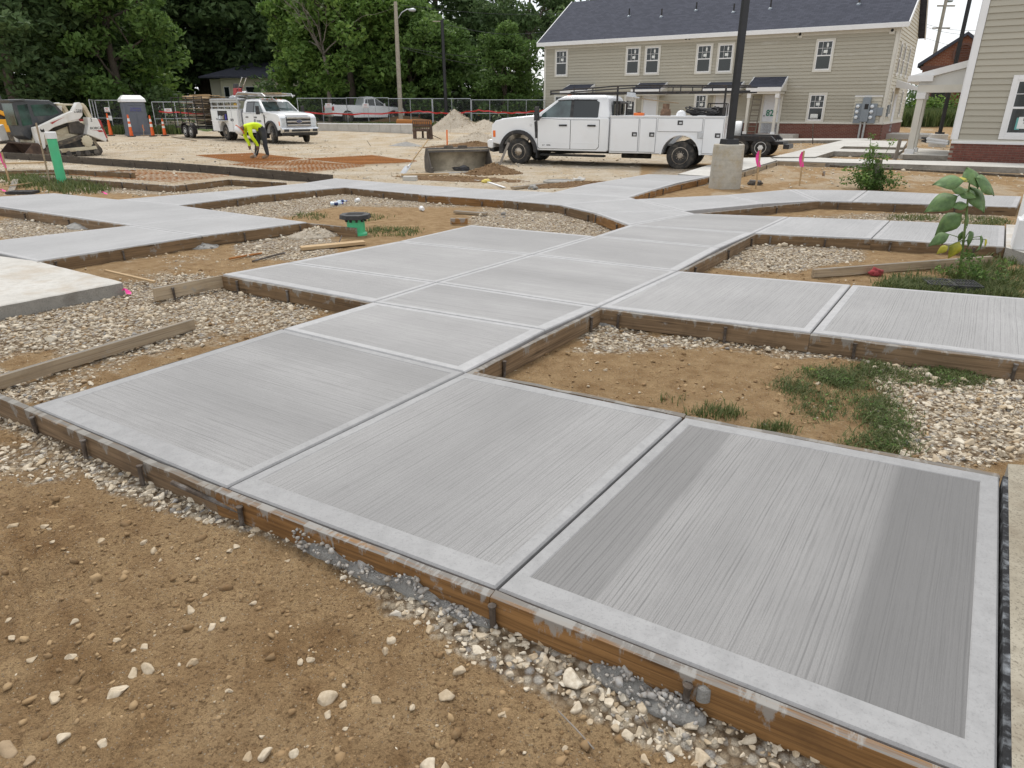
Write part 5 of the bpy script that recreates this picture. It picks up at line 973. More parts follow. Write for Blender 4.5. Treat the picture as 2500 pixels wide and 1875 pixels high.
for a, bb, lab in (((978, 12, 54), (1420, 30, 66), 'upper overhead wire crossing the trees'), ((980, 115, 54), (1330, 138, 60), 'middle overhead wire crossing the trees'), ((984, 118, 54), (1328, 172, 58), 'low overhead wire sagging behind the fence'), ((1090, 60, 52), (1330, 78, 60), 'overhead wire leaving the dark slim pole')):
    A, B_ = AT(*a), AT(*bb); o = MB().tube([A.lerp(B_, k / 12) - Vector((0, 0, .35 * math.sin(math.pi * k / 12))) for k in range(13)], .014, 4).build('overhead_wire', 'pole_black'); tag(o, lab, 'wire')
# street pole with transformer behind the gable
p = AT(2246, 300, 70); t = thing('utility_pole', 'utility pole with transformer behind the row house gable', 'utility pole', (p.x, p.y, .2)); b = MB(); b.tube([(0, 0, 0), (.0, 0, 14)], [.18, .13], 10); b.build('shaft', 'pole_wood', t)
for z in (9.9, 8.1): MB().at((0, 0, z)).box(-.7, .9, -.06, .06, -.06, .06).build('crossarm', 'pole_wood', t)
MB().at((.36, 0, 10.2)).lathe([(.22, 0), (.26, .08), (.26, .9), (.12, 1.0)], 12).build('transformer', 'galvanised', t)
b = MB(); b.tube([(0, 0, 6.0), (.8, 0, 6.6), (1.7, 0, 6.75)], .04, 6); b.build('lamp_arm', 'galvanised', t); MB().at((1.85, 0, 6.73)).lathe([(.02, -.3), (.1, -.2), (.1, .1), (.04, .2)], 8, 'x').build('lamp_head', 'galvanised', t)
for k, (y0, y1) in enumerate(((55, 72), (62, 84), (88, 118))): A, B_ = AT(2248, y0, 70), AT(2420, y1, 60); tag(MB().tube([A.lerp(B_, q / 8) - Vector((0, 0, .3 * math.sin(math.pi * q / 8))) for q in range(9)], .014, 4).build('overhead_wire', 'pole_black'), ['highest', 'second', 'lowest'][k] + ' wire running from the transformer pole to the brick building', 'wire')
# ------------------------------------------------------------------ temporary chain-link fence
def fence(a, b_, top, bot, label, sign=None, cat='fence', posts=True):
    d = b_ - a; ln = d.xy.length; t = thing('fence_panel', label, cat, (a.x, a.y, bot), math.atan2(d.y, d.x)); h = top - bot
    b = MB(); b.tube([(0, 0, -.05), (0, 0, h)], .028, 6); b.tube([(ln, 0, -.05), (ln, 0, h)], .028, 6); b.tube([(0, 0, h), (ln, 0, h)], .026, 6); b.tube([(0, 0, h * .48), (ln, 0, h * .48)], .02, 6); b.tube([(0, 0, .06), (ln, 0, .06)], .02, 6); b.tube([(ln / 2, 0, 0), (ln / 2, 0, h)], .02, 6); b.build('frame', 'galvanised', t)
    m_ = MB(); st = .13; k = -h
    while k < ln:
        for s in (0, 1):
            x0, x1 = max(0, k), min(ln, k + h); z0, z1 = x0 - k, x1 - k
            if x1 > x0:
                if s: z0, z1 = h - z0, h - z1
                m_.add([(x0, -.002, z0 - .003), (x1, -.002, z1 - .003), (x1, -.002, z1 + .003), (x0, -.002, z0 + .003)], [(0, 1, 2, 3)])
        k += st
    stuff(m_.build('chain_link', 'link_wire', t))
    for sx_, body, z in sign or []:
        s_ = MB().at((sx_, -.04, z)).box(-.23, .23, -.01, .01, -.15, .15).build('sign', 'white_tape', t, bevel=.01)
        if body: text(body, .15, 'ink_red', s_, (sx_, -.055, z + .05), (math.pi / 2, 0, 0), 'lettering', .002); text('TRESPASSING', .062, 'ink_red', s_, (sx_, -.055, z - .09), (math.pi / 2, 0, 0), 'lettering', .002)
YF = 52.0
xs = [(725, 240), (845, 239), (948, 241), (1054, 240), (1056, 241), (1149, 242), (1151, 244), (1240, 244), (1330, 244)]
names = ['beside the far truck', 'behind the silver pickup bed', 'behind the silver pickup hood', '', 'behind the dark slim pole', '', 'right of the gravel heap', 'ending at the row house']
for k in (0, 1, 2, 4, 6, 7):
    a, c = AT(*xs[k], YF), AT(*xs[k + 1], YF); fence(a, c, a.z, gz(a.x, a.y), 'chain-link fence panel ' + names[k], [(a.lerp(c, .45).x - a.x, 'NO', 1.35)] if k == 1 else ([(2.2, 'NO', 1.40)] if k == 0 else None))
a, c = AT(231, 245, 49.5), AT(297, 248, 48.8); fence(a, c, a.z, gz(a.x, a.y), 'chain-link fence panel left of the portable toilet', [(.95, 'NO', 1.55), (1.0, '', 1.02)])
a0, c = AT(218, 250, 45), AT(231, 245, 49.5); fence(a0, c, c.z, gz(c.x, c.y) , 'open chain-link gate leaf swung toward the yard', cat='gate')
a, c = AT(370, 249, 48.5), AT(425, 249, 49); fence(a, c, a.z, gz(a.x, a.y), 'chain-link fence panel right of the portable toilet', [(.9, 'NO', 1.45)])
a, c = AT(425, 249, 49), AT(470, 249, 50); fence(a, c, a.z, gz(a.x, a.y), 'chain-link fence panel behind the lumber trailer')
# ------------------------------------------------------------------ portable toilet
p = gp(338, 331); t = thing('portable_toilet', 'grey portable toilet with white roof', 'toilet', (p.x, p.y, p.z), .62)
b = MB(); b.box(-.58, .58, -.58, .58, .10, 2.0, .02, .02); b.build('cabin', 'porta_grey', t, bevel=.02); MB().box(-.62, .62, -.62, .62, 0, .12).build('skid', 'porta_grey', t, bevel=.02)
b = MB(); b.add([(-.64, -.64, 1.97), (.64, -.64, 1.97), (.64, .64, 1.97), (-.64, .64, 1.97), (-.62, -.60, 2.14), (.62, -.60, 2.14), (.62, .60, 2.14), (-.62, .60, 2.14), (-.45, -.3, 2.36), (.45, -.3, 2.36), (.45, .3, 2.36), (-.45, .3, 2.36)], [(3, 2, 1, 0), (0, 1, 5, 4), (1, 2, 6, 5), (2, 3, 7, 6), (3, 0, 4, 7), (4, 5, 9, 8), (5, 6, 10, 9), (6, 7, 11, 10), (7, 4, 8, 11), (8, 9, 10, 11)]); b.build('roof', 'white_tape', t, bevel=.02)
d = MB().box(-.45, .50, -.60, -.575, .14, 1.93).build('door', 'porta_grey', t, bevel=.012)
for P in ((-.38, .43, 1.42, 1.72), (-.38, 0, .2, 1.3), (.05, .43, .2, 1.3), (-.38, 0, 1.78, 1.92), (.05, .43, 1.78, 1.92)): MB().box(P[0], P[1], -.615, -.598, P[2], P[3]).build('door_panel', 'porta_grey', d, bevel=.008)
text('Johnny', .20, 'ink_blue', d, (.05, -.62, 1.61), (math.pi / 2, 0, 0), 'lettering', .002); text('on the spot', .12, 'ink_blue', d, (.02, -.62, 1.48), (math.pi / 2, 0, 0), 'lettering', .002)
t.scale = (1.12, 1.12, 1.02)
# ------------------------------------------------------------------ channelizer cones
def cone(px, py, h, label, cone_=False, kind='white'):
    p = gp(px, py); t = thing('traffic_cone', label, 'traffic cone', p, random.uniform(0, 3)); r0, r1 = (.115, .045) if cone_ else (.105, .05)
    b = MB(); n = 8; b.lathe([(r0 + (r1 - r0) * k / n, .06 + (h - .12) * k / n) for k in range(n + 1)] + [(.025, h - .04), (.045, h - .02), (.04, h), (.001, h)], 16); b.build('body', 'orange_plastic', t, smooth=40)
    bands = ((.45, .60), (.72, .87)) if not cone_ else ((.74, .82),)
    for a, c in bands:
        f = lambda k: r0 + (r1 - r0) * k + .003; MB().lathe([(f(a) - .01, .06 + (h - .12) * a), (f(a), .06 + (h - .12) * a), (f(c), .06 + (h - .12) * c), (f(c) - .01, .06 + (h - .12) * c)], 16).build('band', 'white_tape', t)
    b = MB(); b.prism([(.24 * math.cos(math.pi * (k + .5) / 4), .24 * math.sin(math.pi * (k + .5) / 4)) for k in range(8)], 0, .06, 'z'); b.build('base', 'black_rubber', t, bevel=.01)
cone(272, 332, 1.35, 'plain orange cone on a black rubber base left of the portable toilet', True); cone(322, 334, 1.28, 'orange striped channelizer leaning at the portable toilet left edge'); cone(374, 333, 1.22, 'orange striped channelizer at the portable toilet right edge'); cone(403, 332, 1.02, 'short orange striped channelizer beside the lumber trailer'); cone(387, 306, 1.15, 'orange channelizer behind the portable toilet holding the red tape')
cone(1024, 296, 1.05, 'tilted orange channelizer behind the steel grid rack'); cone(1107, 287, .9, 'orange channelizer top showing over the gravel heap'); cone(1169, 292, 1.05, 'orange white channelizer right of the gravel heap crest'); cone(1241, 292, 1.0, 'orange white channelizer near the parked dark car'); cone(760, 282, .9, 'orange channelizer beside the far truck bonnet')
for (a, b_, lab) in (((-40, 272, 48), (250, 275, 47), ''), ((388, 272, 46), (700, 272, 46.5), 'red warning tape strung behind the lumber trailer'), ((700, 272, 46.5), (1024, 272, 47), 'red warning tape strung past the silver pickup'), ((1024, 271, 47), (1170, 269, 47), 'red warning tape strung behind the gravel heap'), ((1170, 269, 47), (1330, 269, 47.5), 'red warning tape strung toward the row house')):
    if not lab: continue
    A, B_ = AT(*a), AT(*b_); b = MB(); n = 14
    pts = [A.lerp(B_, k / n) - Vector((0, 0, .16 * math.sin(math.pi * k / n) + .03 * math.sin(k * 2.1))) for k in range(n + 1)]; vs = []
    for k, q in enumerate(pts): tw = .6 * math.sin(k * .9); dz, dy = .045 * math.cos(tw), .045 * math.sin(tw); vs += [q + Vector((0, dy, dz)), q - Vector((0, dy, dz))]
    b.add(vs, [(2 * k, 2 * k + 1, 2 * k + 3, 2 * k + 2) for k in range(n)]); o = b.build('barrier_tape', 'lamp_red'); o.modifiers.new('thick', 'SOLIDIFY').thickness = .003; tag(o, lab, 'tape')
# ------------------------------------------------------------------ tracked skid loader
K = 1.0; p = G(160, 379, -.13); sk_rz = math.atan2(-.85, -.52)
t = thing('track_loader', 'white compact track loader with black cab and rusty bucket', 'loader', (p.x, p.y, -.13), sk_rz)
S = lambda pts: [((1250 - x) * .00176, (1372 - y) * .00160) for x, y in pts]
def both(nm, pts, y0, y1, mat, bevel=.015):
    for s in (1, -1): MB().prism(S(pts), min(s * y0, s * y1), max(s * y0, s * y1), 'y').build(nm, mat, t, bevel=bevel)
TRK = [(700, 1372), (1790, 1372), (1840, 1300), (1830, 1230), (1660, 960), (1560, 905), (1470, 905), (1300, 960), (700, 1120), (630, 1190), (625, 1290)]
both('track', TRK, .50, .86, 'track_rubber', .03); INN = [(800, 1330), (1720, 1330), (1760, 1270), (1640, 1030), (1540, 960), (1450, 975), (1300, 1040), (900, 1150), (790, 1210)]
both('track_well', INN, .80, .868, 'chassis'); both('track_frame', [(840, 1200), (1700, 1160), (1720, 1240), (860, 1290)], .70, .885, 'cream_dirty')
for s in (1, -1):
    for x, y, r in ((860, 1280, .13), (1080, 1310, .10), (1280, 1315, .10), (1480, 1315, .10), (1680, 1300, .11)): X_, Z_ = S([(x, y)])[0]; MB().lathe([(.02, -.02), (r, -.02), (r, .02), (.05, .03), (.02, .03)], 14, 'y', (X_, s * .875, Z_)).build('roller', 'bucket_worn', t)
    X_, Z_ = S([(1525, 1050)])[0]; b = MB(); b.lathe([(.02, -.03), (.2, -.03), (.2, .02), (.1, .04), (.02, .04)], 20, 'y', (X_, s * .88, Z_))
    for k in range(12): a = k * math.pi / 6; b.box(X_ + .2 * math.cos(a) - .02, X_ + .2 * math.cos(a) + .02, s * .88 - .02, s * .88 + .02, Z_ + .2 * math.sin(a) - .02, Z_ + .2 * math.sin(a) + .02)
    b.build('sprocket', 'cream_dirty', t)
    for k in range(15):                                               # tread lugs along the ground run
        x = .9 - k * .125; MB().box(x - .03, x + .03, min(s * .50, s * .872), max(s * .50, s * .872), -.004, .045).build('tread_lug', 'track_rubber', t)
MB().prism(S([(620, 700), (1700, 620), (1880, 640), (1990, 1060), (1700, 1120), (640, 1160), (520, 1050)]), -.49, .49, 'y').build('hull', 'cream_dirty', t, bevel=.03)
both('side_panel', [(660, 900), (1300, 880), (1700, 960), (1300, 985), (680, 1130)], .48, .56, 'cream_dirty')
both('engine_side', [(1290, 640), (1520, 600), (1640, 700), (1560, 900), (1290, 870)], .45, .60, 'bucket_worn'); both('rear_post', [(1650, 520), (1870, 545), (1990, 1000), (1960, 1090), (1560, 900), (1640, 700)], .52, .86, 'machine_white', .03)
MB().prism(S([(1870, 560), (1935, 590), (2010, 1000), (1960, 1010)]), -.86, .86, 'y').build('tailgate', 'tool_red', t, bevel=.02); MB().prism(S([(1830, 880), (1990, 900), (2030, 1080), (1850, 1080)]), -.80, .80, 'y').build('counterweight', 'bucket_brown', t, bevel=.02)
MB().prism(S([(330, 150), (560, 135), (1060, 150), (1160, 230), (1290, 410), (1200, 520), (640, 700), (500, 1000), (380, 900), (345, 520)]), -.46, .46, 'y').build('cab', 'cab_grey', t, bevel=.04)
for s in (1, -1): MB().prism(S([(660, 250), (1040, 230), (1130, 290), (1190, 430), (1060, 470), (680, 490)]), min(s * .455, s * .468), max(s * .455, s * .468), 'y').build('side_glass', 'cab_glass', t, bevel=.01); MB().prism(S([(400, 260), (600, 235), (610, 660), (410, 690)]), min(s * .455, s * .466), max(s * .455, s * .466), 'y').build('cab_screen', 'cab_glass', t)
MB().at((S([(345, 330)])[0][0] + .01, 0, S([(345, 520)])[0][1])).box(-.01, .012, -.38, .38, -.25, .48).build('front_glass', 'cab_glass', t)
MB().prism(S([(240, 150), (560, 128), (600, 200), (470, 165), (300, 200)]), -.5, .5, 'y').build('visor', 'cab_grey', t, bevel=.015)
both('lift_arm', [(510, 720), (620, 700), (1180, 450), (1370, 380), (1500, 200), (1570, 195), (1600, 290), (1560, 480), (1490, 550), (1350, 580), (900, 730), (740, 830), (680, 880), (650, 1150), (600, 1190), (540, 1150), (510, 900)], .62, .86, 'machine_white', .02)
both('rear_link', [(1530, 210), (1640, 210), (1690, 270), (1770, 520), (1700, 540), (1620, 330)], .64, .84, 'cream_dirty', .02); MB().prism(S([(1160, 215), (1280, 220), (1500, 225), (1500, 262), (1280, 262), (1180, 265)]), -.6, .6, 'y').build('cross_tube', 'cream_dirty', t, bevel=.02)
both('lift_cylinder', [(860, 780), (1270, 640), (1290, 700), (880, 850)], .56, .63, 'chassis'); MB().prism(S([(140, 720), (330, 660), (360, 1000), (200, 1020)]), -.86, -.62, 'y').build('arm_foot', 'machine_white', t, bevel=.02)
for s in (1, -1):
    MB().prism(S([(850, 630), (1170, 510), (1000, 590), (890, 655)]), min(s * .86, s * .866), max(s * .86, s * .866), 'y').build('stripe', 'tool_red', t); MB().prism(S([(1690, 812), (1910, 812), (1930, 855), (1840, 858), (1800, 820)]), min(s * .86, s * .866), max(s * .86, s * .866), 'y').build('stripe', 'tool_red', t)
rr2 = (math.pi / 2, 0, math.pi)
for body, x, y, sz, sc in (('T595', 1510, 370, .10, (1.2, 1)), ('R-SERIES', 1480, 405, .07, (1.2, 1)), ('BOBCAT', 1815, 765, .12, (1.2, 1)), ('2', 1720, 585, .16, (1, 1))): X_, Z_ = S([(x, y)])[0]; text(body, sz, 'ink_black', t, (X_, .868, Z_), rr2, 'lettering', .002, sc)
X_, Z_ = S([(660, 790)])[0]; b = MB().at((X_, .865, Z_)); b.prism([(-.07, -.05), (.05, -.05), (.07, .02), (.05, .07), (.03, .03), (-.03, .03), (-.05, .07), (-.07, .02)], -.003, .003, 'y'); b.build('emblem', 'ink_black', t)
t.scale = (.96, .96, .98)
# front bucket of the loader
b = MB(); bx = S([(100, 1340), (400, 1040), (500, 1050), (690, 1395), (640, 1400)])
for s in (1, -1): MB().prism(S([(110, 1345), (400, 1045), (500, 1050), (700, 1372), (300, 1372)]), min(s * .90, s * .93), max(s * .90, s * .93), 'y').build('bucket_side', 'bucket_brown', t, bevel=.006)
MB().prism(S([(400, 1045), (500, 1050), (700, 1372), (110, 1372), (110, 1355), (650, 1350), (480, 1085), (400, 1075)]), -.90, .90, 'y').build('bucket_shell', 'bucket_brown', t)
# ------------------------------------------------------------------ yellow machine half out of view
p = G(8, 352, -.13); t = thing('yellow_loader', 'yellow machine with black cab partly out of view behind the track loader', 'loader', (p.x - 1.3, p.y + 1.5, -.13), sk_rz)
MB().prism([(-1.4, .5), (1.2, .5), (1.3, .9), (.9, 1.15), (-1.2, 1.1)], -.75, .75, 'y').build('body', 'yellow_machine', t, bevel=.04); MB().prism([(-.6, 1.05), (.7, 1.05), (.55, 2.3), (-.45, 2.35)], -.5, .5, 'y').build('cab', 'cab_grey', t, bevel=.04)
for s in (1, -1):
    MB().prism([(-1.3, 1.0), (-1.1, 1.15), (.2, 1.7), (.3, 1.55), (-.9, 1.0)], min(s * .55, s * .75), max(s * .55, s * .75), 'y').build('arm', 'yellow_machine', t, bevel=.02); MB().prism([(-1.3, 0), (1.2, 0), (1.4, .25), (1.1, .5), (-1.2, .5), (-1.5, .3)], min(s * .5, s * .85), max(s * .5, s * .85), 'y').build('track', 'track_rubber', t, bevel=.05)
# ------------------------------------------------------------------ bucket lying in the yard, shovel against it, rack
A, B_ = gp(1055, 424), gp(1190, 416); d = (B_ - A).xy; L_ = 1.78; t = thing('loader_bucket', 'dark steel loader bucket lying open toward the walkway', 'bucket', (A.x, A.y, A.z), .36)
SP = [(-.02, 0), (.0, .10), (.42, .62), (.60, .62), (.78, .40), (.80, .1), (.70, 0)]
for x in (0, L_): MB().prism(SP, x - .012, x + .012, 'x').build('side_plate', 'bucket_worn', t, bevel=.004); MB().at((x, -.02, .0)).box(-.035, .035, -.04, .06, .02, .16).build('side_cutter', 'bucket_worn', t, bevel=.01)
b = MB(); prof = [(0, .012), (.50, .012), (.66, .05), (.72, .14), (.66, .36), (.56, .52), (.42, .60)]; b.loft([[(x, y, z) for y, z in prof] for x in (0, L_)], cap=False, closed=False); o = b.build('shell', 'bucket_inside', t, smooth=True); o.modifiers.new('thick', 'SOLIDIFY').thickness = .02
MB().prism([(.40, .52), (.44, .64), (.62, .64), (.60, .56)], 0, L_, 'x').build('top_beam', 'bucket_worn', t, bevel=.01); MB().box(0, L_, -.10, .12, .0, .022).build('cutting_edge', 'aluminium', t)
for x in (.62, 1.02): MB().at((x, .46, .60)).box(-.14, .14, -.03, .03, .02, .09, .02, 0).build('coupler_hook', 'bucket_worn', t)
q = gp(985, 425); e = AT(1046, 342, q.y + .75); v_ = e - q; shovel('shovel', 'wood-handled shovel leaning against the loader bucket', q + Vector((0, 0, .02)), (0, 0, 0), ln=v_.length).rotation_euler = v_.to_track_quat('Z', 'Y').to_euler()
p = G(1030, 341, -.12); t = thing('steel_rack', 'dark steel grid rack with legs like a bench near the gravel heap', 'rack', p, -.22); W_ = .98; MB().box(-W_ / 2, -W_ / 2 + .18, -.05, .05, 0, .47).build('leg', 'bucket_brown', t); MB().box(W_ / 2 - .18, W_ / 2, -.05, .05, 0, .47).build('leg', 'bucket_brown', t); MB().box(-.1, 0, .3, .38, 0, .5).build('leg', 'bucket_brown', t); MB().box(W_ / 2 + .02, W_ / 2 + .14, -.1, .1, 0, .8, .03, .02).build('leg', 'bucket_brown', t)
MB().box(-W_ / 2, W_ / 2, -.1, .35, .43, .52).build('seat_beam', 'bucket_brown', t)
b = MB()
for z in (.56, .72, .78, .98): b.box(-W_ / 2, W_ / 2, -.025, .025, z - .03, z + .03)
for k in range(9): x = -W_ / 2 + W_ * k / 8; b.box(x - .02, x + .02, -.02, .02, .5, 1.0)
b.build('grid', 'bucket_brown', t); b = MB(); b.tube([(.6, 0, .25), (.9, -.1, .15), (1.2, -.15, .03)], .02, 6); b.build('hitch_bar', 'bucket_brown', t)
# ------------------------------------------------------------------ heaps of gravel and soil
def heap(name, label, px, py, rx, ry, h, mat, rz=0, seed=1, cat='heap', rough=.10, sharp=1.0, res=44, peaks=None, tint=(.3, .9), stones=0, sr=.03, smat='stones'):
    p = gp(px, py) if not isinstance(px, Vector) else px; t = thing(name, label, cat, p, rz); r = np.linspace(0, 1, res); th = np.linspace(0, 2 * np.pi, res * 2, endpoint=False); Rr, T = np.meshgrid(r, th, indexing='ij'); x, y = rx * Rr * np.cos(T), ry * Rr * np.sin(T)
    prof = np.maximum(0, 1 - Rr) ** sharp; z = h * prof
    for ax_, ay, ah, ar in peaks or []: z = np.maximum(z, ah * np.clip(1 - np.hypot(x - ax_, (y - ay) * rx / ry) / ar, 0, 1))
    z = z * (1 + (fbm(x * 2.5 / max(rx, .3) + seed, y * 2.5 / max(ry, .3), 4, seed) - .45) * rough * 3) + (fbm(x * 9, y * 9, 3, seed + 9) - .45) * h * rough * (Rr < .97) - .04 * (Rr > .96) + .004
    me = bpy.data.meshes.new(name); n, m_ = x.shape; i = np.arange(n - 1)[:, None] * m_; j = np.arange(m_)[None]; j2 = (j + 1) % m_
    f = np.stack([(i + j), (i + m_ + j), (i + m_ + j2), (i + j2)], -1).reshape(-1, 4); np_mesh(me, np.stack([x.ravel(), y.ravel(), z.ravel()], 1), f, 4); me.shade_smooth(); me.materials.append(MATS[mat]); put('mound', me, t)
    if stones:
        g = np.random.default_rng(seed); k = g.integers(0, x.size, stones); k = k[Rr.ravel()[k] < .97]; xx, yy, zz = x.ravel()[k] + g.normal(0, sr, len(k)), y.ravel()[k] + g.normal(0, sr, len(k)), z.ravel()[k]
        rr_ = sr * np.exp(g.normal(0, .35, len(k))) * .5; s_ = scatter('stones', xx, yy, zz, rr_, g.uniform(*tint, len(k)), np.zeros(len(k), bool), smat, seed); stuff(put('stones', s_, t))
    return t
def heap_mat(name, a, b, c):
    m = NT(name); v = m.coord(rnd=False); k = m.noise(v, 16, 7, .7); kk = m.noise(v, 1.6, 4); cc = m.ramp(k, [(.3, a), (.52, b), (.72, c)]); m.col(m.mix(m.math('MULTIPLY', kk, .4), cc, b)); m.set(.95, spec=.15); nb = m.bump(k, .8, .03); m.bump(m.noise(v, 95, 5, .75), 1.0, .012, nb)
heap_mat('heap_gravel', (.26, .21, .15), (.46, .40, .32), (.58, .54, .46)); heap_mat('heap_soil', (.075, .042, .02), (.17, .105, .055), (.28, .185, .10)); heap_mat('heap_grey', (.25, .24, .225), (.36, .348, .325), (.46, .445, .415))
p = gp(1140, 334); heap('gravel_heap', 'large heap of pale crushed gravel in the yard', Vector((p.x, p.y, p.z)), 0, 3.5, 2.6, .95, 'heap_gravel', -.1, 5, rough=.07, peaks=[(-.75, 0, 1.62, 2.2), (1.1, 0, 1.02, 2.6)], stones=1800, sr=.07)
heap('gravel_heap', 'low spill of whitish gravel at the foot of the large heap', 1165, 346, 1.6, .9, .5, 'heap_gravel', 0, 8, stones=500, sr=.06); heap('sand_heap', 'small tan heap behind the low block wall', 915, 296, 2.4, 1.2, .62, 'heap_soil', 0, 9); heap('sand_heap', 'reddish low bank behind the steel rack', 985, 298, 3.0, .7, .5, 'heap_soil', 0, 10)
heap('soil_heap', 'brown clod heap with an orange stake beside the loader bucket', 1205, 424, .85, .6, .28, 'heap_soil', 0, 12, stones=260, sr=.05, smat='clods', tint=(0, .8)); heap('soil_heap', 'brown soil ridge behind the loader bucket', 1160, 362, 2.6, .6, .28, 'heap_soil', -.1, 13, stones=200, sr=.07, smat='clods', tint=(0, .8)); heap('soil_heap', 'brown loose soil between the loader bucket and the walkway', 1120, 438, 2.0, .55, .10, 'heap_soil', -.35, 14, rough=.3, stones=420, sr=.05, smat='clods', tint=(0, .9)); heap('soil_heap', 'loose soil along the walkway beside the manhole ring', 1400, 452, 1.6, .45, .09, 'heap_soil', .45, 15, rough=.3, stones=260, sr=.045, smat='clods', tint=(0, .9))
heap('concrete_heap', 'grey dried concrete heap on the yard left of the bucket', 990, 357, .85, .32, .20, 'heap_grey', 0, 16); heap('concrete_spill', 'grey wet concrete spilled over the orange board', 455, 596, .58, .27, .115, 'heap_grey', -.50, 17, rough=.45, stones=300, sr=.03, tint=(.93, 1)); heap('concrete_spill', 'small grey concrete spill right of the larger spill', 600, 578, .16, .10, .07, 'heap_grey', 0, 18, rough=.4); heap('concrete_spill', 'grey concrete lump in the notch left of the smooth slab', 195, 555, .30, .17, .09, 'heap_grey', -.6, 19, rough=.4)
heap('concrete_spill', 'grey concrete smear at the inner walkway corner', 1480, 785, .15, .17, .10, 'heap_grey', .5, 20, rough=.4, stones=60, sr=.02, tint=(.93, 1)); heap('gravel_heap', 'pale gravel mound under the orange board corner', 770, 575, .40, .28, .115, 'heap_gravel', .4, 22, stones=260, sr=.03)
for k, (px, py, rx, ry, h) in enumerate(((805, 1352, .16, .045, .055), (900, 1395, .13, .045, .045), (1010, 1440, .14, .04, .04), (1130, 1495, .13, .035, .035), (758, 1325, .05, .045, .085), (1520, 1660, .11, .05, .05), (1630, 1725, .12, .045, .04))): heap('concrete_spill', ['long grey concrete clump pressed against the orange board', 'grey concrete clump next along the orange board', 'third grey concrete clump along the orange board', 'thin grey concrete clump near the lone stake', 'upright grey concrete blob stuck on the orange board', 'grey concrete lump among stones under the board', 'flat grey concrete lump beside the capped stake'][k], px, py, rx, ry, h, 'heap_grey', -.52, 30 + k, rough=.8, sharp=.8, res=26, stones=110, sr=.022, tint=(.93, .97))
b = MB(); q = G(1722, 1672, -.01); heap('concrete_blob', 'white-grey concrete blob capping the stake on the front board', Vector((q.x, q.y, -.03)), 0, .022, .017, .02, 'heap_grey', 0, 55, 'concrete', .5, .6, 12)
# ------------------------------------------------------------------ rusty wire mesh
def mesh_mat(px4, label, nx, ny, z=.02, name='wire_mesh', r=.0075):
    P = [gp(*q) for q in px4]; t = thing(name, label, 'wire mesh', P[0]); o = P[0]; b = MB()
    pt = lambda u, v: (P[0].lerp(P[1], u)).lerp(P[3].lerp(P[2], u), v) - o + Vector((0, 0, z + .015 * math.sin(u * 9) * math.sin(v * 7)))
    for k in range(nx + 1): b.tube([pt(k / nx, v / 6) for v in range(7)], r, 4)
    for k in range(ny + 1): b.tube([pt(u / 6, k / ny) + Vector((0, 0, .012)) for u in range(7)], r, 4)
    b.build('wires', 'rust_wire', t)
mesh_mat([(480, 383), (600, 402), (740, 392), (620, 377)], 'rusty wire mesh sheet under the bending worker', 22, 22, .05); mesh_mat([(745, 392), (880, 406), (1018, 398), (905, 383)], 'rusty wire mesh sheet left of the loader bucket', 22, 22, .05); mesh_mat([(560, 403), (735, 424), (890, 407), (740, 393)], 'thin rusty wire mesh sheet lying nearest the dark board', 16, 16, r=.006); mesh_mat([(170, 430), (420, 449), (560, 432), (330, 418)], 'rusty wire mesh inside the formed bay by the green standpipe', 16, 10, .03, r=.0045)
# ================================================================== trees and shrubs
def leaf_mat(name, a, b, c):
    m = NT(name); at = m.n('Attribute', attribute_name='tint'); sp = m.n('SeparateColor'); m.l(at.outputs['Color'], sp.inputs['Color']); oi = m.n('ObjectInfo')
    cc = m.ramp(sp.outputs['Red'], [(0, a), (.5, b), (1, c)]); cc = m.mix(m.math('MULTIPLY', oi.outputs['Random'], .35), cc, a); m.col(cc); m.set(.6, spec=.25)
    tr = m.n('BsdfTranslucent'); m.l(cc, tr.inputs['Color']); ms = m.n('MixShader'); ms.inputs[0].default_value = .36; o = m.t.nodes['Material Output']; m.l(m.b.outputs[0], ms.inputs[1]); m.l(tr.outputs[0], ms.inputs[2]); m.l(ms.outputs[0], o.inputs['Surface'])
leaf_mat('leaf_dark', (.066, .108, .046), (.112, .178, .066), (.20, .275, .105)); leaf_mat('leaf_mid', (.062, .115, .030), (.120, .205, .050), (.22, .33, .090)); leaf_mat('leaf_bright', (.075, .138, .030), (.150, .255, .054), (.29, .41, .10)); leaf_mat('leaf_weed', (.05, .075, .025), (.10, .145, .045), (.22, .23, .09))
plain('bark', (.085, .068, .052), .95, 0, .3, 12, ((.04, .035, .03), .5), .4); plain('dead_wood', (.22, .19, .16), .9, 0, .2, 9); plain('stem_green', (.12, .17, .05), .7, 0, .2, 9)
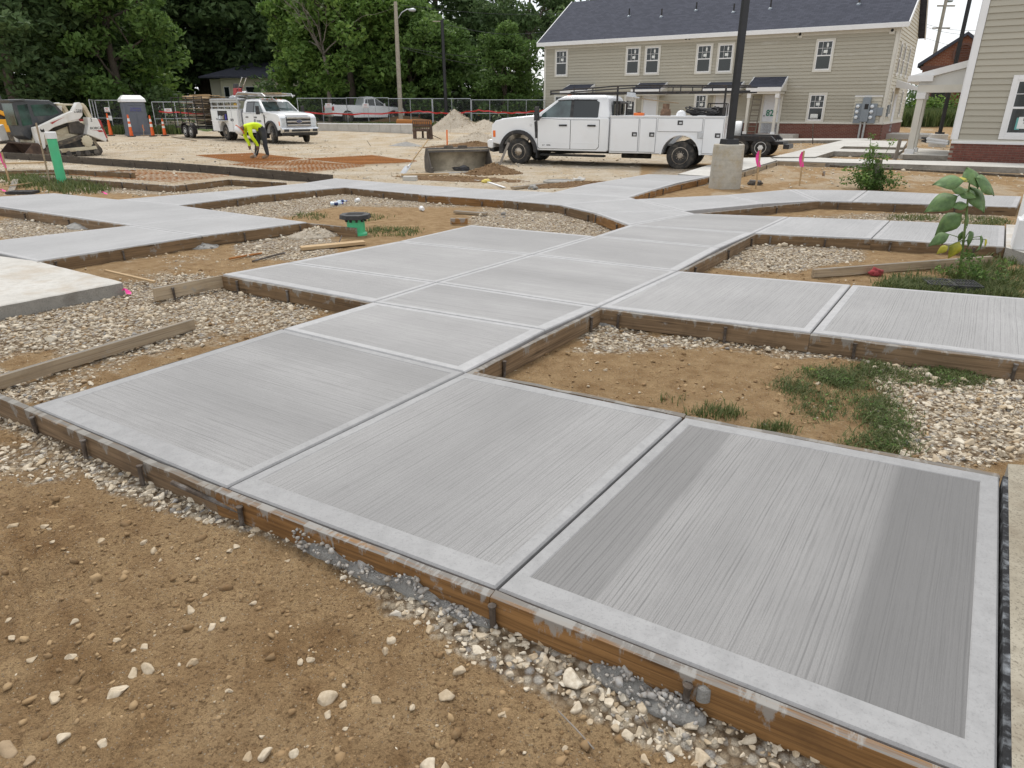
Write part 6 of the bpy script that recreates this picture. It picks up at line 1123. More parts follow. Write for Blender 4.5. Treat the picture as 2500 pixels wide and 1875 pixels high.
def leaf_mesh(name, centres, per, size, seed, mat, flat=.4, cup=.25):
    """leaf-sized bent quads spread through clumps; tint is each leaf's own colour"""
    g = np.random.default_rng(seed); P, T = [], []
    for (c, r, tb) in centres:
        n = max(4, int(per * (r ** 2))); d = g.normal(size=(n, 3)); d /= np.linalg.norm(d, axis=1)[:, None]; rad = r * g.uniform(.35, 1.05, n) ** .6
        P.append(np.array(c) + d * rad[:, None] * np.array([1, 1, .72])); T.append(np.clip(tb + g.normal(0, .2, n), 0, 1))
    P = np.concatenate(P); T = np.concatenate(T); n = len(P); nr = g.normal(size=(n, 3)) + np.array([0, 0, flat * 2]); nr /= np.linalg.norm(nr, axis=1)[:, None]
    u = np.cross(nr, g.normal(size=(n, 3))); u /= np.linalg.norm(u, axis=1)[:, None]; v = np.cross(nr, u); s = size * g.uniform(.6, 1.35, n)[:, None]
    a, b, c, d = P - u * s, P - v * s * .48 + nr * s * cup, P + u * s, P + v * s * .48 + nr * s * cup
    co = np.stack([a, b, c, d], 1).reshape(-1, 3); f = np.arange(4 * n).reshape(-1, 4); me = bpy.data.meshes.new(name); np_mesh(me, co, f, 4)
    t = np.repeat(T, 4); ca = me.color_attributes.new('tint', 'FLOAT_COLOR', 'POINT'); ca.data.foreach_set('color', np.stack([t, t, t, np.ones_like(t)], 1).astype(np.float32).ravel()); me.materials.append(MATS[mat]); return me
def limb(b, p, d, ln, r, lv, g, tips):
    pts = [p]; rs = [r]; q = Vector(p)
    for k in range(4): d = (d + Vector(g.normal(0, .16, 3)) + Vector((0, 0, .05))).normalized(); q = q + d * ln / 4; pts.append(q.copy()); rs.append(r * (1 - .17 * (k + 1)))
    b.tube(pts, rs, 6 if lv else 9); tips.append(q.copy())
    if lv < 2:
        for k in range(3 if lv == 0 else 2):
            a = g.uniform(.35, .9); s = pts[int(g.integers(2, 5))]; dd = (d + Vector((g.normal(), g.normal(), g.uniform(-.1, .6))) * a).normalized(); limb(b, s, dd, ln * g.uniform(.5, .75), r * .45, lv + 1, g, tips)
def tree_proto(seed, mat, h=12.0, rad=4.0, low=.16, nc=46, per=84, size=.20, shape='round'):
    g = np.random.default_rng(seed); t = bpy.data.objects.new('tree', None); COL.objects.link(t); b = MB(); tips = []; b.tube([(0, 0, -.5), (.1, .05, h * .22), (-.1, .1, h * .45), (.1, 0, h * .75)], [h * .028, h * .022, h * .016, h * .006], 10)
    for k in range(7): a = 6.28 * k / 7 + g.uniform(-.3, .3); limb(b, Vector((0, 0, h * g.uniform(.18, .6))), Vector((math.cos(a), math.sin(a), g.uniform(.35, 1.0))).normalized(), rad * g.uniform(.6, .95), h * .009, 0, g, tips)
    b.build('trunk', 'bark', t, smooth=True); cs = []
    for k in range(nc):
        u = g.uniform(low, 1); th = g.uniform(0, 6.28)
        env = {'round': math.sin(math.pi * min(1, .12 + .88 * (u - low) / (1 - low)) ** .8) ** .6, 'cone': 1.02 - (u - low) / (1 - low) * .95, 'tall': .55 + .45 * math.sin(math.pi * u)}[shape]
        r = rad * env * g.uniform(.35, 1.0) ** .5; cs.append(((r * math.cos(th) * g.uniform(.85, 1.1), r * math.sin(th), h * u * .97), rad * g.uniform(.17, .33), .30 + .5 * u * g.uniform(.5, 1.1)))  # clump tint rises with height in the crown
    for q in tips: cs.append((tuple(q), rad * .2, .5))
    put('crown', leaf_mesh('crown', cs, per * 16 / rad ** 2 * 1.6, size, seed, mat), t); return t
def bush_proto(seed, mat, rad=1.6, h=2.6, size=.15):
    g = np.random.default_rng(seed); t = bpy.data.objects.new('shrub', None); COL.objects.link(t); b = MB(); cs = []
    for k in range(9): a, u = g.uniform(0, 6.28), g.uniform(.1, .9); e = Vector((rad * u * math.cos(a), rad * u * math.sin(a), h * g.uniform(.4, .9))); b.tube([(0, 0, -.1), e * .5 + Vector((0, 0, .2)), e], [.04, .025, .01], 5); cs.append((tuple(e), rad * g.uniform(.3, .5), g.uniform(.2, .8)))
    for k in range(16): a, u = g.uniform(0, 6.28), g.uniform(0, 1) ** .5; cs.append(((rad * u * math.cos(a), rad * u * math.sin(a), h * g.uniform(.1, .85) * (1.1 - u * .5)), rad * g.uniform(.25, .45), g.uniform(.1, .7)))
    b.build('stems', 'bark', t); put('foliage', leaf_mesh('foliage', cs, 130 / rad ** 2 * 1.5, size, seed, mat), t); return t
PT = {'d': tree_proto(1, 'leaf_dark', nc=60), 'd2': tree_proto(2, 'leaf_dark', nc=56, shape='tall'), 'm': tree_proto(3, 'leaf_mid', nc=58), 'm2': tree_proto(4, 'leaf_mid', h=10, nc=60, low=.05), 'b': tree_proto(5, 'leaf_bright', h=11, low=.10, nc=58), 'o': tree_proto(6, 'leaf_dark', h=12, nc=30, per=48, low=.3), 'c': tree_proto(7, 'leaf_mid', h=7, rad=2.7, low=.03, nc=60, per=90, size=.13, shape='cone')}
BP = [bush_proto(21, 'leaf_dark'), bush_proto(22, 'leaf_mid'), bush_proto(23, 'leaf_bright')]; used = set()
def plant_tree(kind, px, D, h0, label, sc=1.0, wide=1.0, cat='tree', protos=PT, group=None):
    o = protos[kind]; q = AT(px, 262, D); z = float(base_z(q.x, q.y)); first = (id(o) not in used); used.add(id(o))
    t = o if first else dup(o); t.location = (q.x, q.y, z); t.rotation_euler = (0, 0, random.uniform(0, 6.28)); t.scale = (sc * wide, sc * wide, sc); tag(t, label, cat, group); return t
for a in (('d', 45, 55, 0, 'dark broad tree behind the track loader', 1.25, 1.15), ('d2', 175, 60, 0, 'tall dark tree between the track loader and the portable toilet', 1.35, 1.2), ('m', 300, 57, 0, 'mid green tree directly behind the portable toilet', 1.15, 1.0), ('d', 372, 78, 0, 'dark tall tree behind the lumber trailer', 1.6, .95), ('d2', 505, 84, 0, 'dark tree rising behind the cream house roof', 1.8, 1.3), ('d', 650, 86, 0, 'dark tall tree behind the middle of the cream house', 1.8, 1.15), ('d2', 770, 80, 0, 'dark tree behind the bare branches', 1.7, 1.1), ('b', 785, 61, 0, 'bright leafy tree overhanging the right end of the cream house', .98, .92), ('b', 860, 59, 0, 'bright green tree left of the wooden utility pole', .98, 1.15), ('m', 930, 72, 0, 'tree behind the wooden utility pole', 1.3, 1.0), ('m2', 1005, 60, 0, 'rounded bushy tree right of the wooden utility pole', .90, 1.05), ('m2', 1100, 62, 0, 'rounded bushy tree behind the dark slim pole', .74, 1.05), ('d', 1075, 84, 0, 'large dark tree whose crown tops the bushy trees', 1.75, 1.1), ('c', 1235, 58, 0, 'dense conical tree beside the row house', .98, 1.1), ('o', 1290, 74, 0, 'open airy tree next to the row house roof', 1.25, 1.0), ('o', 1190, 88, 0, 'thin distant tree showing sky through its crown', 1.35, .9), ('d2', -60, 66, 0, 'dark tree at the far left behind the yellow machine', 1.5, 1.2), ('o', 1390, 80, 0, 'distant tree peeping over the row house roof end', 1.35, .9), ('d', 560, 100, 0, 'tall tree in the back row above the cream house', 2.2, 1.2), ('d2', 280, 80, 0, 'tall dark tree in the back row over the portable toilet', 1.9, 1.2), ('d', 880, 100, 0, 'tall back row tree over the silver pickup', 2.0, 1.2), ('d', 130, 84, 0, 'tall dark tree in the back row over the track loader', 2.0, 1.3)): plant_tree(*a)
k = 0
for px in list(range(-40, 520, 42)) + list(range(700, 1330, 38)):
    an = [w_ for lim, w_ in ((60, 'the yellow machine'), (140, 'the track loader cab'), (215, 'the track loader tail'), (290, 'the open gate leaf'), (350, 'the portable toilet'), (420, 'the short striped channelizer'), (530, 'the lumber trailer'), (790, 'the far truck bonnet'), (860, 'the silver pickup bed'), (930, 'the silver pickup cab'), (1000, 'the wooden utility pole'), (1060, 'the steel rack'), (1130, 'the dark slim pole'), (1200, 'the gravel heap'), (1270, 'the dense conical tree'), (9999, 'the parked dark car')) if px < lim][0]
    q = ['low dark shrub in the hedge behind ' + an, 'low mid green shrub in the hedge behind ' + an, 'low bright shrub in the hedge behind ' + an]; i = [0, 1, 0, 0, 2][k % 5] if px < 500 else [0, 1, 0, 1][k % 4]; t = plant_tree(i, px + random.uniform(-10, 10), random.uniform(56, 60) if px < 390 else random.uniform(82, 90) if px < 530 else random.uniform(60, 66), 0, q[i], random.uniform(1.1, 1.9), 1.15, 'shrub', BP, 'hedge of shrubs behind the fence'); k += 1
for i, (px, D, lab) in enumerate(((2235, 62, 'weedy shrub behind the row house end'), (2275, 57, 'weedy shrub seen between the porch post and the lamp pole'), (2320, 57, 'weedy shrub below the brick building awning'), (2225, 95, 'distant dark treetop beside the row house end'))): plant_tree(i % 2 + 1 if i < 3 else 0, px, D, 0, lab, .75 if i < 3 else 1.6, 1.3, 'shrub', BP)
# bare dead limbs standing out of the crowns
q = AT(800, 262, 57); t = thing('bare_tree', 'leafless dead tree spreading grey branches above the bright tree', 'tree', (q.x, q.y, .4)); b = MB(); g = np.random.default_rng(4); tips = []; zt = AT(800, 120, 57).z; b.tube([(0, .6, -.4), (.1, .6, zt * .6), (0, 0, zt)], [.2, .15, .1], 8)
for k in range(9): a = g.uniform(0, 6.28); limb(b, Vector((0, 0, zt - .8 + .1 * k)), Vector((math.cos(a), -abs(math.sin(a)) * .5, g.uniform(.4, 1.2))).normalized(), g.uniform(2, 3.4), .055, 0, g, tips)
b.build('branches', 'dead_wood', t, smooth=True)
# ================================================================== grass and weeds near the camera
def blades(name, pts, n, h, mat, seed, spread=.02, parent=None, lean=.5, w_=.0035):
    g = np.random.default_rng(seed); k = g.integers(0, len(pts), n); P = pts[k] + np.concatenate([g.normal(0, spread, (n, 2)), np.zeros((n, 1))], 1); a = g.uniform(0, 6.28, n); hh = h * g.uniform(.4, 1.25, n); ln = g.uniform(.1, 1, n) * lean * hh
    dx, dy = np.cos(a), np.sin(a); wv = np.stack([-dy, dx, 0 * a], 1) * w_ * g.uniform(.6, 1.3, n)[:, None]; mid = P + np.stack([dx * ln * .35, dy * ln * .35, hh * .6], 1); tip = P + np.stack([dx * ln, dy * ln, hh * .95], 1)
    co = np.stack([P - wv, P + wv, mid + wv * .8, mid - wv * .8, tip], 1).reshape(-1, 3); i = np.arange(n) * 5; f = np.concatenate([np.stack([i, i + 1, i + 2], 1), np.stack([i, i + 2, i + 3], 1), np.stack([i + 3, i + 2, i + 4], 1)]); me = bpy.data.meshes.new(name); np_mesh(me, co, f, 3)
    t = np.repeat(np.clip(g.normal(.5, .25, n), 0, 1), 5); ca = me.color_attributes.new('tint', 'FLOAT_COLOR', 'POINT'); ca.data.foreach_set('color', np.stack([t, t, t, np.ones_like(t)], 1).astype(np.float32).ravel()); me.materials.append(MATS[mat]); return put(name, me, parent)
def patch_pts(lst, n, seed):
    g = np.random.default_rng(seed); out = []
    for px, py, rx, ry, wt in lst:
        m = int(n * wt); a = g.uniform(0, 6.28, m); r = np.sqrt(g.uniform(0, 1, m)); c = [G(px + rx * q * math.cos(s), py + ry * q * math.sin(s), -.125) for q, s in zip(r, a)]; out += [(p.x, p.y) for p in c]
    out = np.array(out); keep = ~in_slab(out[:, 0], out[:, 1]); out = out[keep]; out = out[fbm(out[:, 0] * 4, out[:, 1] * 4, 3, 7) + g.uniform(-.10, .10, len(out)) > .40]; return np.column_stack([out, ground_z(out[:, 0], out[:, 1])])
leaf_mat('grass_blade', (.055, .080, .022), (.115, .150, .048), (.27, .26, .12))
stuff(tag(blades('grass', patch_pts([(2080, 985, 130, 60, 1), (2130, 1060, 90, 45, 1), (2010, 925, 70, 26, .5), (2270, 915, 130, 22, .8), (2160, 905, 90, 20, .4), (1960, 940, 60, 20, .2)], 1400, 3), 9500, .034, 'grass_blade', 5, .05, lean=2.2, w_=.0026), 'dark green grass on the dirt between the walkways', 'grass'))
stuff(tag(blades('grass', patch_pts([(1740, 1003, 75, 14, 1), (1640, 975, 30, 8, .3), (1890, 1045, 40, 12, .3), (2060, 1108, 60, 14, .4)], 260, 5), 700, .05, 'grass_blade', 6, .03, lean=1.3, w_=.003), 'thin grass tufts along the edge of the foremost walkway', 'grass'))
stuff(tag(blades('grass', patch_pts([(2350, 690, 180, 32, 1), (2450, 660, 90, 40, .8), (2230, 700, 80, 14, .4), (2400, 712, 130, 14, .5)], 500, 8), 7000, .085, 'grass_blade', 9, .06, lean=1.4, w_=.005), 'long grass around the sunflower and drain tray', 'grass'))
stuff(tag(blades('grass', patch_pts([(2230, 532, 60, 8, .6), (2400, 540, 70, 10, 1), (960, 565, 60, 12, .8), (760, 527, 40, 6, .3), (880, 530, 60, 10, .3)], 260, 10), 2000, .05, 'grass_blade', 12, .07, lean=1.5, w_=.006), 'short grass in the stone beds behind the middle walkways', 'grass'))
stuff(tag(blades('grass', patch_pts([(120, 452, 80, 14, 1), (200, 462, 60, 12, .8), (60, 440, 60, 10, .4)], 320, 13), 2600, .15, 'grass_blade', 14, .14, lean=1.2, w_=.009), 'grass clump at the foot of the green standpipe', 'grass'))
pp = np.array([(AT(px, 262, D).x, D, 0) for px, D in [(random.uniform(700, 1330), random.uniform(48.5, 51)) for _ in range(900)] + [(random.uniform(225, 440), random.uniform(49, 51)) for _ in range(200)]]); pp[:, 2] = base_z(pp[:, 0], pp[:, 1]); stuff(tag(blades('grass', pp, 12000, .34, 'grass_blade', 15, .35, w_=.03), 'rough verge grass along the chain-link fence', 'grass'))
pp = np.array([(AT(px, 262, D).x, D, 0) for px, D in [(random.uniform(2200, 2360), random.uniform(52, 57)) for _ in range(500)]]); pp[:, 2] = base_z(pp[:, 0], pp[:, 1]); stuff(tag(blades('tall_weeds', pp, 9000, 1.0, 'leaf_weed', 16, .3, w_=.03), 'tall weeds growing in front of the brick building', 'weeds'))
pp = np.array([(AT(px, 262, D).x, D, 0) for px, D in [(random.uniform(262, 322), random.uniform(48.3, 50)) for _ in range(60)] + [(random.uniform(380, 440), random.uniform(48.3, 50)) for _ in range(60)]]); pp[:, 2] = base_z(pp[:, 0], pp[:, 1]); stuff(tag(blades('grass', pp, 3000, .55, 'leaf_weed', 17, .25, w_=.03), 'weeds on both sides of the portable toilet', 'weeds'))
pw = patch_pts([(2090, 990, 130, 62, 1), (2140, 1060, 90, 45, .9), (2010, 925, 70, 26, .5), (2270, 915, 130, 22, .8), (2380, 690, 120, 25, .6)], 200, 33)
stuff(tag(put('creeping_weed', leaf_mesh('creeping_weed', [((x, y, z + .010), .045, random.uniform(.1, .9)) for x, y, z in pw], 4200, .0085, 41, 'leaf_mid', flat=.9)), 'creeping small-leaved weeds mixed into the grass patch', 'weeds'))
# leafy weed by the brown stump
p = gp(2120, 462); t = thing('weed_bush', 'leafy wild bush growing round a short brown post', 'bush', p); cs = []; g = np.random.default_rng(3); b = MB()
for k in range(26):
    a = g.uniform(0, 6.28); u = g.uniform(.1, 1); hgt = g.uniform(.15, .5) if k < 18 else g.uniform(.6, 1.15); e = Vector((.85 * u * math.cos(a) * (1 if k < 18 else .35), .5 * u * math.sin(a), hgt)); b.tube([(e.x * .3, e.y * .3, 0), e * .6 + Vector((0, 0, .06)), e], .006, 4); cs += [(tuple(e), .11, g.uniform(.2, .9)), (tuple(e * .7), .13, g.uniform(0, .6)), ((e.x, e.y, e.z * .4), .16, g.uniform(0, .5))]
b.build('stems', 'stem_green', t); put('foliage', leaf_mesh('foliage', cs, 1500, .035, 5, 'leaf_mid'), t); q = gp(2133, 462); tag(MB().at(q - Vector((0, 0, .1))).box(-.07, .07, -.05, .05, 0, .72, .01, .01).build('wooden_post', 'form_brown', None, .01), 'short weathered brown post inside the wild bush', 'post')
# ------------------------------------------------------------------ sunflower-like plant by the drain tray
plain('leaf_sun', (.095, .17, .055), .6, 0, .3, 18, ((.16, .24, .07), .6), .3); plain('leaf_yellow', (.45, .40, .04), .6, 0, .25, 14, ((.18, .24, .04), .6), .2)
p = gp(2342, 684); D = p.y; t = thing('sunflower_plant', 'tall young sunflower with broad drooping leaves and yellowing lower leaves', 'plant', p); W3 = lambda px, py, dy=0: AT(px, py, D + dy) - p
st = [W3(2342, 684), W3(2346, 640), W3(2352, 590), W3(2360, 520), W3(2364, 470), W3(2368, 440)]; MB().tube(st, [.016, .014, .012, .011, .009, .006], 8).build('stem', 'stem_green', t, smooth=True)
def leaf(px, py, rx, droop, az, mat, dy=0, base=None):
    c = W3(px, py, dy); s = rx * 1.12; n = 7; vs = []; rows = []
    prof = [0, .55, .92, 1.0, .86, .62, .32, .0]
    for k, wd in enumerate(prof):
        u = k / (len(prof) - 1); z = -droop * u * u * s * 1.2 + .10 * s * math.sin(u * 3.0); row = []
        for q in (-1, -.5, 0, .5, 1): row.append(Vector(((u - .45) * 1.9 * s, q * wd * .72 * s, z - abs(q) * .16 * s * wd + .05 * s * math.sin(5 * u + 3 * q)))); 
        rows.append(row)
    M_ = Matrix.Rotation(.75, 4, 'X') @ Matrix.Rotation(az, 4, 'Z') @ Matrix.Rotation(droop * .35, 4, 'Y'); vs = [M_ @ v + c for r_ in rows for v in r_]; f = [(i * 5 + j, i * 5 + j + 1, i * 5 + j + 6, i * 5 + j + 5) for i in range(7) for j in range(4)]
    b = MB(); b.add(vs, f); o = b.build('leaf', mat, t, smooth=True); o.modifiers.new('thick', 'SOLIDIFY').thickness = .0015; near = min(st, key=lambda q: abs(q.z - (c.z - .02))); MB().tube([near, near.lerp(vs[2], .5) + Vector((0, 0, .015)), vs[2]], .004, 5).build('leaf_stalk', 'stem_green', t)
SUN = [(2322, 440, .12, .5, 2.9), (2375, 430, .115, .25, -1.2), (2413, 446, .15, .6, -.25), (2305, 488, .135, .8, 3.3), (2390, 480, .14, .5, -.9), (2362, 470, .10, .3, 2.2), (2340, 462, .075, .2, 2.5), (2345, 500, .07, .4, 3.0), (2322, 537, .12, 1.2, 3.6), (2368, 535, .075, 1.1, -.5), (2296, 578, .085, 1.2, 3.2), (2378, 580, .085, 1.3, -.8), (2405, 588, .085, 1.4, -.4), (2350, 575, .045, 1.3, -1.5)]
for k, (px, py, r, dr, az) in enumerate(SUN): leaf(px, py, r, dr, az, 'leaf_sun', random.uniform(-.08, .08))
for px, py, r, dr, az in ((2335, 606, .075, 1.2, -2.0), (2303, 606, .05, 1.3, 3.4), (2412, 592, .05, 1.3, -.6), (2352, 437, .05, .4, 2.0)): leaf(px, py, r, dr, az, 'leaf_yellow', -.06)
cs = [((random.gauss(.05, .16), random.gauss(0, .1), random.uniform(.02, .30)), .07, random.uniform(.2, .8)) for _ in range(26)]; q = gp(2362, 690); wt = thing('low_weed', 'small leafy weed crowding the sunflower foot', 'weed', q); put('foliage', leaf_mesh('foliage', cs, 3500, .022, 8, 'leaf_mid'), wt)
# ================================================================== concrete around the walkway
def slab(name, px, label, cat, mats, z=0.0, th=.16, zz=None, kind=None, bevel=.006):
    P = [G(*q, z) for q in px]; c = sum(P, Vector()) / len(P); b = MB(); b.prism([(p.x - c.x, p.y - c.y) for p in P], -th, 0, 'z'); o = b.build(name, mats, None, bevel); o.location = (c.x, c.y, z)
    return struct(o) if kind else tag(o, label, cat)
def slab2(name, px, label, cat, top, side, z=0., th=.16):
    P = [G(*q, z) for q in px]; c = sum(P, Vector()) / len(P); n = len(P); b = MB(); v = [(p.x - c.x, p.y - c.y, h) for h in (-th, 0) for p in P]
    b.mat(1).add(v, [(i, (i + 1) % n, n + (i + 1) % n, n + i) for i in range(n)]); b.mat(0).add([q for q in v[n:]], [tuple(range(n))]); o = b.build(name, [top, side]); o.location = (c.x, c.y, z)
    return struct(o) if label is None else tag(o, label, cat)
P = PADL; c = sum(P, Vector()) / 4; b = MB(); nx_ = 14; rim = []
for i in range(4):                                                    # old pad with a slightly chipped, uneven rim
    for k in range(nx_): q = P[i].lerp(P[(i + 1) % 4], k / nx_); rim.append((q.x - c.x + random.gauss(0, .003), q.y - c.y + random.gauss(0, .003)))
n = len(rim); b.mat(1).add([(x * 1.004, y * 1.004, -.15) for x, y in rim] + [(x, y, -.008 + random.gauss(0, .0015)) for x, y in rim], [(i, (i + 1) % n, n + (i + 1) % n, n + i) for i in range(n)]); b.mat(0).add([(x, y, -.008) for x, y in rim] + [(x * .99, y * .99, 0) for x, y in rim], [(i, (i + 1) % n, n + (i + 1) % n, n + i) for i in range(n)] + [tuple(range(n, 2 * n))])
o = b.build('concrete_pad', ['old_concrete', 'raw_concrete']); o.location = (c.x, c.y, -.008); tag(o, 'stained old concrete pad with rough grey side left of the stone patch', 'concrete pad')
slab2('door_pad', [(2461, 1132), (2680, 1150), (2700, 2000), (2472, 1990)], 'sandy rough concrete landing beside the foremost walkway', 'concrete pad', 'sandy_concrete', 'raw_concrete', .005)
A, B_ = G(2446, 1163), G(2444, 1921); b = MB(); d = (B_ - A); b.box(0, d.length, .003, .034, -.12, .004); o = b.build('expansion_felt', 'felt', None); o.location = A; o.rotation_euler = (0, 0, math.atan2(d.y, d.x)); tag(o, 'black felt joint strip between the foremost walkway and the sandy landing', 'joint strip')
slab2('porch_pad', [(2457, 548), (2560, 552), (2640, 660), (2456, 604)], 'concrete porch pad carrying the white post bases', 'concrete pad', 'old_concrete', 'raw_concrete', .01, .16)
for px, py, w_, h, lab in ((2510, 607, .34, .34, 'stepped white post base standing nearer the sunflower'), (2518, 545, .34, .38, 'stepped white post base standing farther along the porch pad')):
    q = G(px, py, .01); t = thing('post_base', lab, 'post base', q, -.55); MB().box(-w_ / 2, w_ / 2, -w_ / 2, w_ / 2, 0, h).build('plinth', 'trim_white', t, bevel=.01); MB().box(-w_ * .42, w_ * .42, -w_ * .42, w_ * .42, h, h + .10, .05, .05).build('moulding', 'trim_white', t, bevel=.01); MB().box(-.11, .11, -.11, .11, h + .1, 2.6).build('shaft', 'trim_white', t)
slab2('pavement', [(1655, 425), (1733, 430), (1815, 415), (1898, 391), (1880, 384), (1786, 386), (1736, 401)], None, None, 'pale_concrete', 'raw_concrete', .0)
slab2('pavement', [(1898, 392), (2016, 396), (2250, 402), (2620, 413), (2620, 403), (2330, 394), (2040, 387), (1990, 384), (1882, 385)], None, None, 'pale_concrete', 'raw_concrete', .01)
slab2('pavement', [(1885, 383), (1990, 383), (2036, 369), (2190, 374), (2205, 366), (2050, 363), (2060, 357), (2205, 360), (2215, 345), (2062, 341), (1990, 358)], None, None, 'pale_concrete', 'raw_concrete', .05)
slab2('pavement', [(2205, 377), (2314, 381), (2314, 367), (2245, 362)], None, None, 'pale_concrete', 'raw_concrete', .05)
slab2('pavement', [(1852, 343), (2128, 341.5), (2128, 337.5), (1852, 338.5)], None, None, 'pale_concrete', 'raw_concrete', .02)
form([(1731, 433), (1812, 419), (1898, 393)], 'old_plank', 'pale board along the pavement behind the concrete pier', step=1.2, plank=1.6); form([(1898, 393), (2016, 397)], 'old_plank', 'pale board in front of the far pavement by the flagged stake', step=0)
heap('gravel_heap', 'grey rubble under the far pavement edge beside the brick base', 2255, 388, 1.2, .35, .14, 'heap_grey', -.5, 61, rough=.4, stones=160, sr=.06, tint=(.5, 1)); heap('gravel_heap', 'pale gravel strip inside the far pavement', 2110, 380, 1.3, .35, .12, 'heap_gravel', -.5, 62, stones=160, sr=.06); heap('soil_heap', 'loose soil bank along the row house brick base', 2010, 333, 3.2, .7, .22, 'heap_soil', -.59, 63, rough=.3)
# low block wall across the yard, pipe behind the rack
A, B_ = AT(776, 315, 44.5), AT(1006, 325, 42.5); B_.z = A.z; d = B_ - A; t = thing('block_wall', 'low pale block wall crossing the yard below the silver pickup', 'wall', A, math.atan2(d.y, d.x)); ln = d.xy.length; n = 9
for k in range(n): MB().box(ln * k / n + .006, ln * (k + 1) / n - .006, 0, .22, -.35, .27).build('block', 'pale_concrete', t, bevel=.008)
for k in range(n): MB().box(ln * k / n + .003, ln * (k + 1) / n - .003, -.03, .26, .27, .34).build('cap', 'trim_white', t, bevel=.01)
A, B_ = AT(971, 309, 47), AT(1052, 312, 46.5); tag(MB().tube([A + Vector((0, 0, .25)), B_ + Vector((0, 0, .25))], .22, 14).build('steel_pipe', 'rust_wire', None, 0, 40), 'rusty steel pipe lying behind the steel rack', 'pipe')
A, B_ = gp(1230, 306), gp(1330, 304); d = B_ - A; tag(MB().at(A, math.atan2(d.y, d.x)).box(0, d.xy.length, 0, .2, -.05, .3).build('kerb_wall', 'pale_concrete', None, .01), 'low concrete kerb behind the gravel heap near the house', 'kerb')
# ------------------------------------------------------------------ green pipes
p = gp(153, 450); h = AT(121, 322, p.y).z - p.z; t = thing('standpipe', 'tall green plastic standpipe with a white cap', 'pipe', p); MB().lathe([(.10, -.1), (.10, h - .1), (.09, h - .1)], 24).build('pipe', 'green_pvc', t, smooth=40); MB().lathe([(.116, h - .145), (.116, h - .01), (.10, h + .004), (.001, h + .006)], 24).build('cap', 'white_tape', t, smooth=40)
p = gp(871, 574); t = thing('valve_riser', 'short green riser pipe with a black octagonal lid', 'riser', p); h = AT(871, 531, p.y).z - p.z; MB().lathe([(.125, -.1), (.125, h), (.11, h)], 28).build('pipe', 'green_pvc', t, smooth=40); MB().lathe([(.132, -.02), (.15, .0), (.15, .03), (.127, .05)], 28).build('collar', 'green_pvc', t)
oc = [(math.cos(math.pi * (k + .5) / 4), math.sin(math.pi * (k + .5) / 4)) for k in range(8)]; lid = MB().prism([(x * .225, y * .225) for x, y in oc], h - .01, h + .05, 'z', [(x * .215, y * .215) for x, y in oc]).build('lid', 'black_plastic', t, bevel=.006)
for k in range(3): MB().box(-.12, .12, -.09 + .08 * k, -.05 + .08 * k, h + .045, h + .05).build('lid_rib', 'black_plastic', lid)
for k in range(10): a = 2 * math.pi * k / 10; MB().at((.135 * math.cos(a), .135 * math.sin(a), h - .03), a).box(-.012, .014, -.015, .015, -.02, .02).build('lug', 'black_plastic', t)
# ------------------------------------------------------------------ loose planks
def plank(a, b_, mat, label, w_=.09, th=.038, za=0, zb=0, roll=0, name='plank'):
    A, B_ = gp(*a) + Vector((0, 0, za + th / 2 + .01)), gp(*b_) + Vector((0, 0, zb + th / 2 + .01)); d = B_ - A; o = MB().box(0, d.length, -w_ / 2, w_ / 2, -th / 2, th / 2).build(name, mat, None, .003); o.location = A; o.rotation_euler = (roll, -math.asin(d.z / d.length), math.atan2(d.y, d.x)); return tag(o, label, 'plank')
plank((-30, 962), (475, 806), 'old_plank', 'long weathered two-by-four lying on the stones by the foremost walkway', .04, .085, .0, .0); plank((735, 612), (890, 597), 'new_wood', 'pale plank end lying against the stepped walkway bay', .13, .04); plank((1110, 521), (1188, 527), 'old_plank', 'short wooden offcut lying on the triangular stone bed', .09); plank((1100, 549), (1142, 549), 'form_orange', 'small brown offcut behind the stepped walkway bay', .04, .09)
plank((1982, 680), (2415, 646), 'old_plank', 'long board lying beside the sunflower with a red rag on it', .04, .09); plank((983, 436), (1094, 430), 'new_wood', 'fresh pale plank in front of the loader bucket', .14, .04, .06, .03); plank((1252, 463), (1333, 453), 'old_plank', 'pale plank by the manhole ring', .14, .05); plank((1105, 438), (1136, 441), 'form_brown', 'short wood scrap among the soil by the bucket', .1); plank((1150, 441), (1172, 443), 'paper', 'crumpled white paper scrap on the soil', .12, .02, name='paper_scrap'); plank((2016, 407), (2340, 424), 'form_dark', 'long dark plank lying in front of the far pavement', .14, .05); plank((2340, 424), (2520, 434), 'form_dark', 'dark plank end lying below the corner house', .14, .05)
plank((-20, 417), (118, 413), 'new_wood', 'fresh yellow plank laid on the back form of the mesh bay', .14, .04, .16, .16); plank((60, 432), (333, 421), 'form_orange', 'thin brown plank lying on the mesh bay floor', .10, .03, .04, .04); plank((28, 470), (42, 450), 'old_plank', 'pale board scrap in the grass near the black tray', .12, .03, .0, .08); plank((-10, 470), (80, 455), 'new_wood', 'thin yellow survey stake lying in the grass', .03, .02, .08, .06); plank((262, 681), (380, 700), 'new_wood', 'thin yellow stake lying off the old pad corner', .03, .02, .07, .03); plank((345, 332), (430, 331), 'old_plank', 'weathered plank lying before the portable toilet', .2, .05); plank((478, 345), (420, 335), 'old_plank', 'thin lumber scrap on the ground below the trailer', .1, .04); plank((1190, 446), (1232, 460), 'white_tape', 'white plastic scrap beside the walkway', .06, .02, name='plastic_scrap')
tag(MB().at(gp(985, 440)).box(0, .34, -.12, .12, -.02, .10).build('white_block', 'pale_concrete', None, .01), 'white block propping the fresh plank', 'block')
